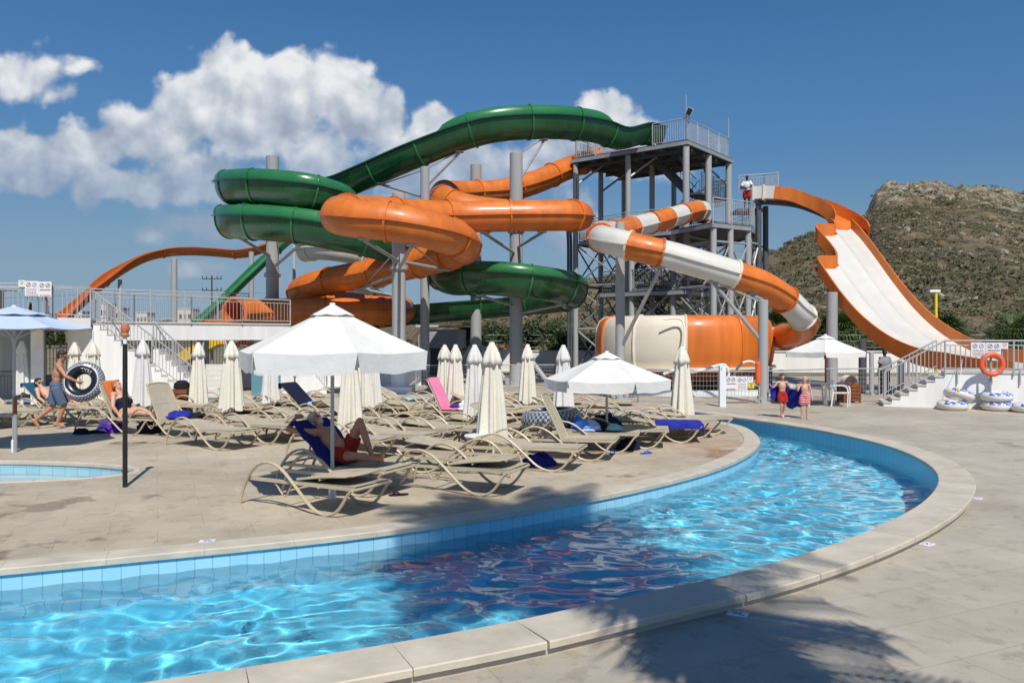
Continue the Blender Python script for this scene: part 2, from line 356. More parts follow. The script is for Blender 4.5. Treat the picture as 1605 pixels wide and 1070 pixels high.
alpha = MA('MULTIPLY', MA('MULTIPLY', mr.outputs[0], front.outputs[0]), thin.outputs[0])
lit = MA('MULTIPLY_ADD', MA('SUBTRACT', n0, n1), 1.5, 0.50)
lit2 = MA('ADD', lit, MA('MULTIPLY', MA('SUBTRACT', 1.9, cb), 0.30), None, True)
cr = ramp(nt, [(0.0, (0.36, 0.42, 0.53)), (0.45, (0.56, 0.61, 0.69)), (1.0, (0.90, 0.91, 0.92))]); L(nt, lit2, cr.inputs[0])
bg2 = N(nt, 'ShaderNodeBackground'); bg2.inputs[1].default_value = 0.95; L(nt, cr.outputs[0], bg2.inputs[0])
mx = N(nt, 'ShaderNodeMixShader'); L(nt, alpha, mx.inputs[0]); L(nt, bg.outputs[0], mx.inputs[1]); L(nt, bg2.outputs[0], mx.inputs[2]); L(nt, mx.outputs[0], wo.inputs[0])

# ------------------------------------------------------------------ ground materials
def deck_material(name, base, rot, slab, wet_amt, orange=False):
    m, nt, b = nt_new(name)
    g = N(nt, 'ShaderNodeNewGeometry')
    mp = N(nt, 'ShaderNodeMapping'); mp.inputs['Rotation'].default_value = (0, 0, R(rot)); L(nt, g.outputs['Position'], mp.inputs[0])
    br = N(nt, 'ShaderNodeTexBrick', offset=0.5); br.inputs['Scale'].default_value = 1.0; br.inputs['Brick Width'].default_value = slab; br.inputs['Row Height'].default_value = slab*0.62
    br.inputs['Mortar Size'].default_value = 0.004; br.inputs['Mortar Smooth'].default_value = 0.3; br.inputs['Bias'].default_value = 0
    br.inputs['Color1'].default_value = (*[c*0.965 for c in base], 1); br.inputs['Color2'].default_value = (*[c*1.03 for c in base], 1); br.inputs['Mortar'].default_value = (*[c*0.70 for c in base], 1)
    L(nt, mp.outputs[0], br.inputs['Vector'])
    def nz(scale, det, seed):
        n = N(nt, 'ShaderNodeTexNoise', noise_dimensions='4D'); n.inputs['W'].default_value = seed; n.inputs['Scale'].default_value = scale; n.inputs['Detail'].default_value = det; n.inputs['Roughness'].default_value = 0.62
        L(nt, g.outputs['Position'], n.inputs['Vector']); return n.outputs['Fac']
    def mul(c1, fac_sock, lo, hi, clo, chi):
        r = ramp(nt, [(lo, clo), (hi, chi)]); L(nt, fac_sock, r.inputs[0])
        x = N(nt, 'ShaderNodeMix', data_type='RGBA', blend_type='MULTIPLY'); x.inputs[0].default_value = 1; L(nt, c1, x.inputs[6]); L(nt, r.outputs[0], x.inputs[7]); return x.outputs[2]
    c = mul(br.outputs['Color'], nz(0.45, 7, 1), 0.35, 0.68, (0.78, 0.755, 0.73), (1.08, 1.06, 1.03))
    c = mul(c, nz(2.7, 6, 2), 0.3, 0.7, (0.86, 0.86, 0.85), (1.05, 1.05, 1.05))
    c = mul(c, nz(60, 3, 3), 0.2, 0.8, (0.9, 0.9, 0.9), (1.08, 1.08, 1.08))
    sp = nz(5.5, 4, 5); c = mul(c, sp, 0.565, 0.61, (1, 1, 1), (0.87, 0.845, 0.81))          # splash marks
    wet = nz(0.62, 5, 9); wr = N(nt, 'ShaderNodeMapRange'); wr.inputs[1].default_value = wet_amt; wr.inputs[2].default_value = wet_amt+0.05; L(nt, wet, wr.inputs[0])
    dk = N(nt, 'ShaderNodeMix', data_type='RGBA', blend_type='MULTIPLY'); L(nt, wr.outputs[0], dk.inputs[0]); L(nt, c, dk.inputs[6]); dk.inputs[7].default_value = (0.62, 0.55, 0.47, 1)
    c = dk.outputs[2]
    if orange:      # rusty mineral stain on the tip of the island
        vs = N(nt, 'ShaderNodeVectorMath', operation='DISTANCE'); vs.inputs[1].default_value = (4.3, 15.6, 0); L(nt, g.outputs['Position'], vs.inputs[0])
        a = N(nt, 'ShaderNodeMapRange'); a.inputs[1].default_value = 0.4; a.inputs[2].default_value = 2.6; a.inputs[3].default_value = 0.75; a.inputs[4].default_value = 0; L(nt, vs.outputs['Value'], a.inputs[0])
        n2 = N(nt, 'ShaderNodeMapRange'); n2.inputs[1].default_value = 0.45; n2.inputs[2].default_value = 0.6; L(nt, nz(1.6, 4, 21), n2.inputs[0])
        mm = N(nt, 'ShaderNodeMath', operation='MULTIPLY'); L(nt, a.outputs[0], mm.inputs[0]); L(nt, n2.outputs[0], mm.inputs[1])
        ox = N(nt, 'ShaderNodeMix', data_type='RGBA', blend_type='MIX'); L(nt, mm.outputs[0], ox.inputs[0]); L(nt, c, ox.inputs[6]); ox.inputs[7].default_value = (0.42, 0.19, 0.095, 1); c = ox.outputs[2]
    L(nt, c, b.inputs['Base Color'])
    ro = N(nt, 'ShaderNodeMapRange'); ro.inputs[3].default_value = 0.72; ro.inputs[4].default_value = 0.08; L(nt, wr.outputs[0], ro.inputs[0]); L(nt, ro.outputs[0], b.inputs['Roughness'])
    bp = N(nt, 'ShaderNodeBump'); bp.inputs['Strength'].default_value = 0.25; bp.inputs['Distance'].default_value = 0.01
    hh = N(nt, 'ShaderNodeMath', operation='ADD'); L(nt, br.outputs['Fac'], hh.inputs[0]); hh.use_clamp = False
    iv = N(nt, 'ShaderNodeMath', operation='MULTIPLY'); iv.inputs[1].default_value = -1.2; L(nt, br.outputs['Fac'], iv.inputs[0])
    gn = N(nt, 'ShaderNodeMath', operation='ADD'); L(nt, iv.outputs[0], gn.inputs[0]); L(nt, nz(90, 3, 4), gn.inputs[1]); L(nt, gn.outputs[0], bp.inputs['Height']); L(nt, bp.outputs[0], b.inputs['Normal'])
    M[name] = m
deck_material('deck_stone', (0.485, 0.445, 0.375), -24, 1.0, 0.62, True)
M['coping_stone'] = mat('coping_stone', (0.54, 0.485, 0.39), 0.6, var=0.14, scale=2.6, bump=0.15, bscale=45)
m, nt_, b = nt_new('dry_ground'); g = N(nt_, 'ShaderNodeNewGeometry'); nz = N(nt_, 'ShaderNodeTexNoise'); nz.inputs['Scale'].default_value = 0.25; nz.inputs['Detail'].default_value = 8; L(nt_, g.outputs['Position'], nz.inputs['Vector'])
r = ramp(nt_, [(0.3, (0.10, 0.095, 0.035)), (0.5, (0.20, 0.16, 0.085)), (0.7, (0.30, 0.25, 0.17))]); L(nt_, nz.outputs['Fac'], r.inputs[0]); L(nt_, r.outputs[0], b.inputs['Base Color']); b.inputs['Roughness'].default_value = 0.95; M['dry_ground'] = m
# pool tile: uv in metres along the wall and up
def tile_material(name, c1, c2, grout, tw, th):
    m, nt, b = nt_new(name); uv = N(nt, 'ShaderNodeUVMap')
    br = N(nt, 'ShaderNodeTexBrick', offset=0.0); br.inputs['Scale'].default_value = 1; br.inputs['Brick Width'].default_value = tw; br.inputs['Row Height'].default_value = th
    br.inputs['Mortar Size'].default_value = 0.005; br.inputs['Mortar Smooth'].default_value = 0.2; br.inputs['Color1'].default_value = (*c1, 1); br.inputs['Color2'].default_value = (*c2, 1); br.inputs['Mortar'].default_value = (*grout, 1)
    L(nt, uv.outputs[0], br.inputs['Vector']); L(nt, br.outputs[0], b.inputs['Base Color']); b.inputs['Roughness'].default_value = 0.3; M[name] = m
tile_material('river_tile', (0.32, 0.62, 0.78), (0.37, 0.66, 0.80), (0.22, 0.42, 0.52), 0.17, 0.6)
tile_material('river_floor_tile', (0.14, 0.69, 0.96), (0.16, 0.72, 0.96), (0.11, 0.60, 0.88), 0.5, 0.5)
tile_material('kid_tile', (0.30, 0.55, 0.66), (0.38, 0.62, 0.70), (0.2, 0.36, 0.42), 0.25, 0.5)
m, nt_, b = nt_new('water'); b.inputs['Base Color'].default_value = (0.93, 0.985, 1.0, 1); b.inputs['Roughness'].default_value = 0.0; b.inputs['IOR'].default_value = 1.333; b.inputs['Transmission Weight'].default_value = 1.0; M['water'] = m

# ------------------------------------------------------------------ lazy river
inner = [G(0,892),G(200,873),G(400,854),G(600,832),G(800,803),G(900,785),G(1000,765),G(1100,740),G(1150,722),G(1180,705),G(1189,692),G(1181,679),G(1158,667),G(1110,658.5),G(1050,652.5),G(995,648.5),G(940,643.5),G(870,639.5),G(790,636),G(660,633),G(534,631),G(400,630),G(250,630)]
inner.insert(0, inner[0]+(inner[0]-inner[1]).normalized()*9)
outer = [G(249,1070,.1),G(364,1053,.1),G(508,1030,.1),G(648,1006,.1),G(800,978,.1),G(1000,934,.1),G(1151,902,.1),G(1302,857,.1),G(1392,821,.1),G(1447,790,.1),G(1470,766,.1),G(1474,749,.1),G(1462,731,.1),G(1427,711,.1),G(1377,694,.1),G(1302,677,.1),G(1226,664,.1),G(1141,652,.1),G(1054,641.5,.1),G(955,636.5,.1),G(897,633,.1),G(780,628,.1),G(650,625,.1),G(500,623,.1),G(380,622,.1),G(230,621.5,.1)]
outer.insert(0, outer[0]+(outer[0]-outer[2]).normalized()*9)
for p in inner+outer: p.z = 0
inner = crom(inner, 0.3); outer = crom(outer, 0.3)
river_poly = [(p.x, p.y) for p in outer]+[(p.x, p.y) for p in reversed(inner)]
KC, KA, KB = (-9.75, 12.95), 3.6, 1.12
kid_poly = [(KC[0]+KA*math.cos(2*math.pi*i/64), KC[1]+KB*math.sin(2*math.pi*i/64)) for i in range(64)]
def tess(loops, z):
    ls = [[Vector((x, y, 0)) for x, y in l] for l in loops]; fl = [p for l in ls for p in l]
    fs = [t for t in geometry.tessellate_polygon(ls)]
    return [(p.x, p.y, z) for p in fl], [f for f in fs if len(set(f)) == 3]
deck_material('island_stone', (0.52, 0.46, 0.36), -24, 1.0, 0.59, True)
o0, o1, i0, i1 = outer[0], outer[-1], inner[0], inner[-1]
so_ = (outer[1]-outer[0]).normalized(); si_ = (inner[1]-inner[0]).normalized()
far_o = o0-so_*((o0.x+41.9)/so_.x); far_i = i0-si_*((i0.x+41.9)/si_.x)
outer_deck = [(-42, -16), (42, -16), (42, 44), (-42, 44), (-42, o1.y)]+[(p.x, p.y) for p in reversed(outer)]+[(far_o.x, far_o.y)]
island = [(far_i.x, far_i.y)]+[(p.x, p.y) for p in inner]+[(-42, i1.y)]
vs, fs = tess([outer_deck], 0.0); struct(MB().add(vs, fs).build('pool_deck', 'deck_stone', smooth=False))
vs, fs = tess([island, kid_poly], 0.0); struct(MB().add(vs, fs).build('island_deck', 'island_stone', smooth=False))
river_full = [(far_o.x, far_o.y)]+[(p.x, p.y) for p in outer]+[(-42, o1.y), (-42, i1.y)]+[(p.x, p.y) for p in reversed(inner)]+[(far_i.x, far_i.y)]
vs, fs = tess([[(-3000, -3000), (3000, -3000), (3000, 5000), (-3000, 5000)], [(-41.5, -15.5), (41.5, -15.5), (41.5, 43.5), (-41.5, 43.5)]], -0.03)
struct(MB().add(vs, fs).build('ground', 'dry_ground', smooth=False))
def wall_strip(name, pts, z0, z1, matn, closed=False):
    me = bpy.data.meshes.new(name); vs = []; fs = []; uv = []; s = 0; k = len(pts)
    idx = list(range(k))+([0] if closed else [])
    for j, i in enumerate(idx):
        if j: s += (pts[i]-pts[idx[j-1]]).length
        vs += [(pts[i].x, pts[i].y, z0), (pts[i].x, pts[i].y, z1)]; uv += [(s, 0), (s, z1-z0)]
    fs = [(2*j, 2*j+2, 2*j+3, 2*j+1) for j in range(len(idx)-1)]
    me.from_pydata(vs, [], fs); l = me.uv_layers.new(); 
    for lp in me.loops: l.data[lp.index].uv = uv[lp.vertex_index]
    me.materials.append(M[matn]); me.polygons.foreach_set('use_smooth', [True]*len(fs)); ob = bpy.data.objects.new(name, me); COL.objects.link(ob); return struct(ob)
WZ = -0.20
recv = [wall_strip('river_wall', inner, -1.05, 0.005, 'river_tile'), wall_strip('river_wall', outer, -1.05, 0.098, 'river_tile')]
vs, fs = tess([river_full], -1.05); fl = MB().add(vs, fs).build('river_floor', 'river_floor_tile', smooth=False)
l = fl.data.uv_layers.new()
for lp in fl.data.loops: c = fl.data.vertices[lp.vertex_index].co; l.data[lp.index].uv = (c.x*0.9+c.y*0.43, c.y*0.9-c.x*0.43)
recv.append(struct(fl))
# coping stones: a flush rim on the island, a raised kerb on the outer bank
def coping(name, pts, w0, w1, z0, z1, step):
    mb = MB(); i = 0; k = len(pts); L_ = [0]
    for a, b_ in zip(pts, pts[1:]): L_.append(L_[-1]+(b_-a).length)
    def at(s):
        s = min(max(s, 0), L_[-1]-1e-4); j = next(q for q in range(k-1) if L_[q+1] > s); t = (s-L_[j])/(L_[j+1]-L_[j]); return pts[j].lerp(pts[j+1], t)
    s = 0
    while s < L_[-1]:
        e = min(s+step, L_[-1]); sub = [at(s+0.001+(e-s-0.002)*q/3) for q in range(4)]
        A = offset2d(sub, w0); B = offset2d(sub, w1)
        fr = [(a, (b_-a).normalized(), Vector((0,0,1))) for a, b_ in zip(A, B)]; W = w1-w0; ww = abs(W); dz = random.uniform(-.0008, .0008)
        mb.sweep(fr, [(0, z0), (ww, z0), (ww, z1-0.010+dz), (ww-0.010, z1+dz), (0.010, z1+dz), (0, z1-0.010+dz)]); s = e
    return mb.build(name, 'coping_stone', angle=25)
struct(coping('river_coping', inner, 0.03, -0.30, -0.05, 0.014, 0.9))
struct(coping('river_kerb', outer, -0.03, 0.44, 0.06, 0.112, 0.95))
kb = MB(); a = offset2d(outer, 0.40); b2 = offset2d(outer, 0.01); fr = [(p, (q-p).normalized(), V(0,0,1)) for p, q in zip(a, b2)]
kb.sweep(fr, [(0, -0.01), (0.39, -0.01), (0.39, 0.075), (0, 0.075)]); struct(kb.build('river_kerb_riser', 'stone', angle=25))
# water surface with real waves
def wave(x, y, comps):
    z = np.zeros_like(x)
    for kx, ky, ph, am in comps: z += am*np.sin(kx*x+ky*y+ph)
    return z
rng = np.random.RandomState(4); comps = []
for i in range(60):
    lam = 0.15*(1.0/0.15)**rng.rand(); th = rng.rand()*2*math.pi; k = 2*math.pi/lam
    comps.append((k*math.cos(th), k*math.sin(th), rng.rand()*6.283, 0.0019*lam))
def inside(px, py, poly):
    r = np.zeros(px.shape, bool); n = len(poly); j = n-1
    for i in range(n):
        xi, yi = poly[i]; xj, yj = poly[j]
        if yi != yj: r ^= ((yi > py) != (yj > py)) & (px < (xj-xi)*(py-yi)/(yj-yi)+xi)
        j = i
    return r
def water_sheet(name, poly, z, h, x0, x1, y0, y1, amp=1.0):
    xs = np.arange(x0, x1, h); ys = np.arange(y0, y1, h); X, Y = np.meshgrid(xs, ys, indexing='ij')
    wx = X+0.10*np.sin(1.3*Y+0.7)+0.06*np.sin(2.9*X+1.0); wy = Y+0.10*np.sin(1.7*X+0.3)
    amod = 1.0+0.35*np.sin(0.8*X+0.5*Y)+0.2*np.sin(1.9*Y-0.7*X); fade = 1.0+0.9*np.clip((Y-8)/8, 0, 1)
    Z = z+amp*wave(wx, wy, comps)*amod*fade
    ins = inside(X, Y, poly); cell = ins[:-1, :-1] | ins[1:, :-1] | ins[:-1, 1:] | ins[1:, 1:]
    ny = len(ys); used = -np.ones(X.size, int); I, J = np.nonzero(cell); a = I*ny+J
    quads = np.stack([a, a+ny, a+ny+1, a+1], 1); u = np.unique(quads); used[u] = np.arange(len(u)); quads = used[quads]
    co_ = np.stack([X.ravel()[u], Y.ravel()[u], Z.ravel()[u]], 1)
    me = bpy.data.meshes.new(name); me.vertices.add(len(co_)); me.vertices.foreach_set('co', co_.ravel())
    me.loops.add(quads.size); me.loops.foreach_set('vertex_index', quads.ravel().astype(np.int32)); me.polygons.add(len(quads)); me.polygons.foreach_set('loop_start', np.arange(0, quads.size, 4, dtype=np.int32))
    me.update(calc_edges=True); me.validate(); me.polygons.foreach_set('use_smooth', [True]*len(quads)); me.materials.append(M['water'])
    ob = bpy.data.objects.new(name, me); COL.objects.link(ob); return struct(ob)
waters = [water_sheet('river_water', river_full, WZ, 0.04, -13, 9, 0.5, 30)]
kp = [V(x, y, 0) for x, y in kid_poly]
recv.append(wall_strip('paddling_pool_wall', kp, -0.6, 0.004, 'kid_tile', True))
vs, fs = tess([kid_poly], -0.36); kf = MB().add(vs, fs).build('paddling_pool_floor', 'pool_white', smooth=False); recv.append(struct(kf))
waters.append(water_sheet('paddling_pool_water', kid_poly, -0.22, 0.06, -14, -5.5, 11, 15, 0.35))
struct(coping('paddling_pool_coping', kp+[kp[0]], -0.02, 0.09, -0.05, 0.010, 0.8))
for o in waters: o.cycles.is_caustics_caster = True
for o in recv: o.cycles.is_caustics_receiver = True
sl.cycles.is_caustics_light = True

# ------------------------------------------------------------------ hills
CREST = [(-900,512),(-300,512),(0,514),(120,512),(250,505),(300,494),(340,484),(420,480),(480,492),(560,502),(640,503),(720,490),(800,468),(860,447),(920,432),(1060,428),(1150,412),(1210,396),(1260,372),(1300,356),(1330,346),(1352,345),(1362,330),(1373,312),(1390,303),(1412,298),(1440,296),(1480,298),(1545,298),(1605,312),(1700,340),(1900,395),(2400,440)]
CDIST = [(-900,420),(560,420),(700,190),(860,150),(1210,170),(1360,215),(1500,230),(2400,260)]
def lerp_tab(tab, x): return float(np.interp(x, [a for a, _ in tab], [b_ for _, b_ in tab]))
def hill_h(px, dd):
    yc = lerp_tab(CREST, px); dc = lerp_tab(CDIST, px); hc = EYE+(HY-yc)/F*dc; d0 = 62.0 if px > 640 else 160
    t = (dd-d0)/(dc-d0)
    if t <= 0: return -0.6+min(0, t), t
    rocky = min(1, max(0, (px-1300)/90))
    if t < 1:
        h0 = hc*(t**1.12); tt = min(1, max(0, (t-0.80)/0.14)); tt = tt*tt*(3-2*tt); base = hc*0.80*(min(t, 0.82)/0.80)**1.05
        h1 = base+(hc-hc*0.80*1.026)*tt if t > 0.80 else hc*0.80*(t/0.80)**1.05
        h = h0*(1-rocky)+h1*rocky
    else: h = hc*max(0, 1-(t-1)*0.35)
    return h, t
pxs = np.concatenate([np.arange(-900, 700, 20), np.arange(700, 1180, 8), np.arange(1180, 1640, 3.4), np.arange(1640, 2400, 14)])
dsn = np.concatenate([np.linspace(56, 120, 40), np.linspace(121, 262, 120), np.linspace(266, 520, 22)])
hv = []; hr = []
for px in pxs:
    for dd in dsn:
        h, t = hill_h(px, dd); x = (px-CX)*dd/F
        big = noise.fractal(Vector((x*0.03, dd*0.03, 0.3)), 1.0, 2.0, 5); fine = noise.fractal(Vector((x*0.16, dd*0.16, h*0.16)), 0.9, 2.0, 5)
        k = min(1, max(0, t*3)); rk = min(1, max(0, (px-1290)/90))*min(1, max(0, (t-0.70)/0.1))
        rid = abs(noise.noise(Vector((x*0.11, dd*0.07, h*0.22))))*2
        h2 = h+k*(big*1.7+fine*0.5)*(0.6 if t > 0.93 else 1)+rk*((rid*2.0-1.0)*(0.35 if t > 0.97 else 1)+1.1*noise.fractal(Vector((x*0.33, dd*0.3, h*0.4)), 0.8, 2.0, 4)*(0.5 if t > 0.97 else 1))
        pat = noise.fractal(Vector((x*0.045, dd*0.045, 4.1)), 0.8, 2.0, 6)+0.55*fine
        rock = rk*0.72+max(0, pat-0.55)*0.8*min(1, max(0, (px-1150)/200))+0.25*max(0, fine-0.2)
        hv.append((x, dd, h2)); hr.append(rock)
nd = len(dsn); hf = [(i*nd+j, (i+1)*nd+j, (i+1)*nd+j+1, i*nd+j+1) for i in range(len(pxs)-1) for j in range(nd-1)]
hm = MB().add(hv, hf)
m, nt_, b = nt_new('hillside'); at = N(nt_, 'ShaderNodeAttribute', attribute_name='rock'); g = N(nt_, 'ShaderNodeNewGeometry')
def hn(scale, det=6):
    n = N(nt_, 'ShaderNodeTexNoise'); n.inputs['Scale'].default_value = scale; n.inputs['Detail'].default_value = det; n.inputs['Roughness'].default_value = 0.68; L(nt_, g.outputs['Position'], n.inputs['Vector']); return n.outputs['Fac']
rs = ramp(nt_, [(0.32, (0.072, 0.066, 0.034)), (0.45, (0.135, 0.108, 0.06)), (0.56, (0.20, 0.15, 0.093)), (0.70, (0.31, 0.25, 0.175))]); L(nt_, hn(0.13, 10), rs.inputs[0])
rr = ramp(nt_, [(0.36, (0.04, 0.04, 0.028)), (0.44, (0.14, 0.12, 0.085)), (0.54, (0.30, 0.27, 0.205)), (0.72, (0.44, 0.395, 0.30))]); L(nt_, hn(0.55, 9), rr.inputs[0])
ad = N(nt_, 'ShaderNodeMath', operation='MULTIPLY_ADD'); ad.inputs[1].default_value = 2.6; ad.inputs[2].default_value = -1.36; L(nt_, hn(0.12, 9), ad.inputs[0])
sm = N(nt_, 'ShaderNodeMath', operation='ADD'); L(nt_, at.outputs['Fac'], sm.inputs[0]); L(nt_, ad.outputs[0], sm.inputs[1])
st = N(nt_, 'ShaderNodeMapRange', interpolation_type='SMOOTHSTEP'); st.inputs[1].default_value = 0.30; st.inputs[2].default_value = 0.5; L(nt_, sm.outputs[0], st.inputs[0])
mc = N(nt_, 'ShaderNodeMix', data_type='RGBA'); L(nt_, st.outputs[0], mc.inputs[0]); L(nt_, rs.outputs[0], mc.inputs[6]); L(nt_, rr.outputs[0], mc.inputs[7]); spk = ramp(nt_, [(0.36, (0.5, 0.5, 0.47)), (0.56, (1.12, 1.1, 1.08))]); L(nt_, hn(1.5, 5), spk.inputs[0]); mq = N(nt_, 'ShaderNodeMix', data_type='RGBA', blend_type='MULTIPLY'); mq.inputs[0].default_value = 1; big_ = ramp(nt_, [(0.34, (0.58, 0.60, 0.55)), (0.62, (1.15, 1.12, 1.08))]); L(nt_, hn(0.045, 6), big_.inputs[0]); mq2 = N(nt_, 'ShaderNodeMix', data_type='RGBA', blend_type='MULTIPLY'); mq2.inputs[0].default_value = 1; L(nt_, mc.outputs[2], mq.inputs[6]); L(nt_, spk.outputs[0], mq.inputs[7]); L(nt_, mq.outputs[2], mq2.inputs[6]); L(nt_, big_.outputs[0], mq2.inputs[7]); L(nt_, mq2.outputs[2], b.inputs['Base Color']); b.inputs['Roughness'].default_value = 0.95
bp = N(nt_, 'ShaderNodeBump'); bp.inputs['Strength'].default_value = 0.8; bp.inputs['Distance'].default_value = 0.9; L(nt_, hn(0.7, 8), bp.inputs['Height']); L(nt_, bp.outputs[0], b.inputs['Normal']); M['hillside'] = m
hill = hm.build('hill', 'hillside', angle=0); struct(hill)
atr = hill.data.attributes.new('rock', 'FLOAT', 'POINT'); atr.data.foreach_set('value', hr)
# low scrub growing all over the hill: nobody could count it
def clump(mb, c, rad, hgt, n, leaf, rnd, mi=0):
    for _ in range(n):
        a = rnd.random()*6.283; e = math.acos(rnd.random()); q = (0.55+0.45*rnd.random())
        p = Vector((c[0]+rad*q*math.sin(e)*math.cos(a), c[1]+rad*q*math.sin(e)*math.sin(a), c[2]+hgt*q*math.cos(e)))
        u = Vector((rnd.gauss(0,1), rnd.gauss(0,1), rnd.gauss(0,1))).normalized(); v = u.orthogonal().normalized()
        s = leaf*(0.6+0.8*rnd.random())
        mb.add([p-u*s-v*s*.5, p+u*s-v*s*.6, p+u*s*.8+v*s*.6, p-u*s*.7+v*s*.5], [(0,1,2,3)], mi)
rnd = random.Random(11); mb = MB(); cnt = 0
CL = [(rnd.uniform(900, 1680), rnd.uniform(80, 205), rnd.uniform(4, 11)) for _ in range(120)]
while cnt < 5400:
    px = rnd.uniform(700, 1680); dd = 64+rnd.random()**1.3*175; grp = cnt % 3 == 0
    if grp: q = CL[rnd.randrange(120)]; dd = q[1]+rnd.gauss(0, q[2]*.7); px = q[0]+rnd.gauss(0, q[2])*F/dd
    h, t = hill_h(px, dd)
    if t < 0.02 or t > 1.0: continue
    x = (px-CX)*dd/F; pat = noise.fractal(Vector((x*0.045, dd*0.045, 4.1)), 0.8, 2.0, 4)
    if not grp and pat > 0.10+0.45*rnd.random()**2: continue
    if px > 1330 and t > 0.8 and rnd.random() < 0.45: continue
    big = noise.fractal(Vector((x*0.03, dd*0.03, 0.3)), 1.0, 2.0, 5)*1.7*min(1, t*3)
    s = rnd.uniform(0.8, 1.5) if grp else rnd.uniform(0.25, 0.75)*(1+0.8*(rnd.random() < 0.12)); clump(mb, (x, dd, h+big-0.1), s, s*0.6, 24 if grp else 14, 0.15*s+.05, rnd, 0 if grp or rnd.random() < 0.8 else 1); cnt += 1
sc_ = mb.build('hill_scrub', ['scrub_leaf', 'dry_leaf'], smooth=False, fix=False); sc_['kind'] = 'stuff'
M['hill_stone'] = mat('hill_stone', (0.30, 0.27, 0.22), 0.95, var=0.3, scale=1.5, bump=0.4, bscale=5)
rnd = random.Random(5); mb = MB()
for _ in range(900):
    px = rnd.gauss(1500, 110); dd = rnd.uniform(80, 220); h, t = hill_h(px, dd)
    if not 0.1 < t < 1: continue
    x = (px-CX)*dd/F; big = noise.fractal(Vector((x*0.03, dd*0.03, 0.3)), 1.0, 2.0, 5)*1.7; s = rnd.uniform(0.15, 0.5)*(1+1.2*(rnd.random() < .08))
    if noise.noise(Vector((x*.06, dd*.06, 9))) < .12: continue
    mb.lathe([(s*.5, -s*.3), (s, 0), (s*.8, s*.45), (s*.25, s*.7)], 7, (x, dd, h+big), rfun=lambda r, z, a, i, q=rnd.random()*9: r*(0.8+0.4*noise.noise(Vector((math.cos(a)*1.3, math.sin(a)*1.3, z+q)))))
rk = mb.build('hill_boulders', 'hill_stone', angle=20); rk['kind'] = 'stuff'
# ------------------------------------------------------------------ water slides
def PP(l): return [P(*p) for p in l]
def arc(r, a0, a1, n, sz=1.0): return [(r*math.cos(R(a0+(a1-a0)*i/n)), r*sz*math.sin(R(a0+(a1-a0)*i/n))) for i in range(n+1)]
def trough_prof(w, dep, th=0.05, lip=0.12):
    o = arc(w, 180, 360, 14, dep/w); i = arc(w-th, 360, 180, 14, (dep-th)/(w-th))
    return [(-w-lip, 0.03), (-w-lip, -0.03), (-w, -0.03)]+o[1:-1]+[(w, -0.03), (w+lip, -0.03), (w+lip, 0.03)]+[(x, y) if k not in (0, 14) else (x, 0.03) for k, (x, y) in enumerate(i)]
def shell_prof(w, h, side, th=0.045):
    a = [(w, 0.03), (w*1.02, h*0.30), (w*0.96, h*0.62), (w*0.80, h*0.88), (w*0.52, h)]
    b_ = [(w*0.52, h-th), (w*0.80-th*.7, h*0.88-th*.7), (w*0.96-th, h*0.62-th*.4), (w*1.02-th, h*0.30), (w-th, 0.03)]
    return [(x*side, y) for x, y in a+b_]
def rings_at(length, step): return [s for s in np.arange(step*0.5, length, step)]
def arclen(pts):
    L_ = [0]
    for a, b_ in zip(pts, pts[1:]): L_.append(L_[-1]+(b_-a).length)
    return L_
def idx_at(L_, s): return min(range(len(L_)), key=lambda i: abs(L_[i]-s))
def ring_part(parent, fr, prof, half, matn, name='joint_flange'):
    o, sd_, up = fr; t = up.cross(sd_).normalized(); mb = MB()
    mb.sweep([(o-t*half, sd_, up), (o+t*half, sd_, up)], prof); return mb.build(name, matn, parent, world=True)

def trough_slide(name, label, pts, w, dep, matn, ringm, shells=(), shellm=None, step=2.4, off=0.0, names=('trough', 'outer_wall')):
    pts, ii = crom(pts, 0.28, idx=True); fr = frames_of(pts); root = empty(name, label, 'water slide', (pts[-1].x, pts[-1].y, 0))
    MB().sweep(fr, trough_prof(w, dep)).build(names[0], matn, root, world=True)
    for i0, i1, side, h in shells:
        sel = [f for f, k in zip(fr, ii) if i0 <= k <= i1]; n = len(sel); vs = MB()
        profs = []
        for j, f in enumerate(sel):
            e = min(1, min(j, n-1-j)/5.0); e = 0.25+0.75*math.sqrt(max(0, 1-(1-e)**2)); profs.append(shell_prof(w, h*e, side))
        k = len(profs[0]); vv = [f[0]+f[1]*a+f[2]*b_ for f, pr in zip(sel, profs) for a, b_ in pr]
        ff = [(i*k+j, i*k+(j+1) % k, (i+1)*k+(j+1) % k, (i+1)*k+j) for i in range(n-1) for j in range(k)]
        ff += [tuple(reversed(range(k))), tuple(range((n-1)*k, n*k))]
        vs.add(vv, ff); vs.build(names[1], shellm or matn, root, world=True)
    L_ = arclen(pts)
    for s in rings_at(L_[-1], step):
        i = idx_at(L_, s); q = 0.055; o = arc(w+q, 178, 362, 14, (dep+q)/(w+q)); n_ = arc(w-0.01, 362, 178, 14, dep/w)
        up = 0; k = ii[i]
        for i0, i1, side, h in shells:
            if i0+.3 <= k <= i1-.3: up = side; hh = h
        ring_part(root, fr[i], o+n_, 0.035, ringm)
        if up:
            a = shell_prof(w+q, hh+q*.6, up, 0.0)[:5]; b_ = shell_prof(w-.01, hh-.01, up, 0.0)[:5]
            ring_part(root, fr[i], a+b_[::-1], 0.035, ringm)
    return root, pts, fr, L_
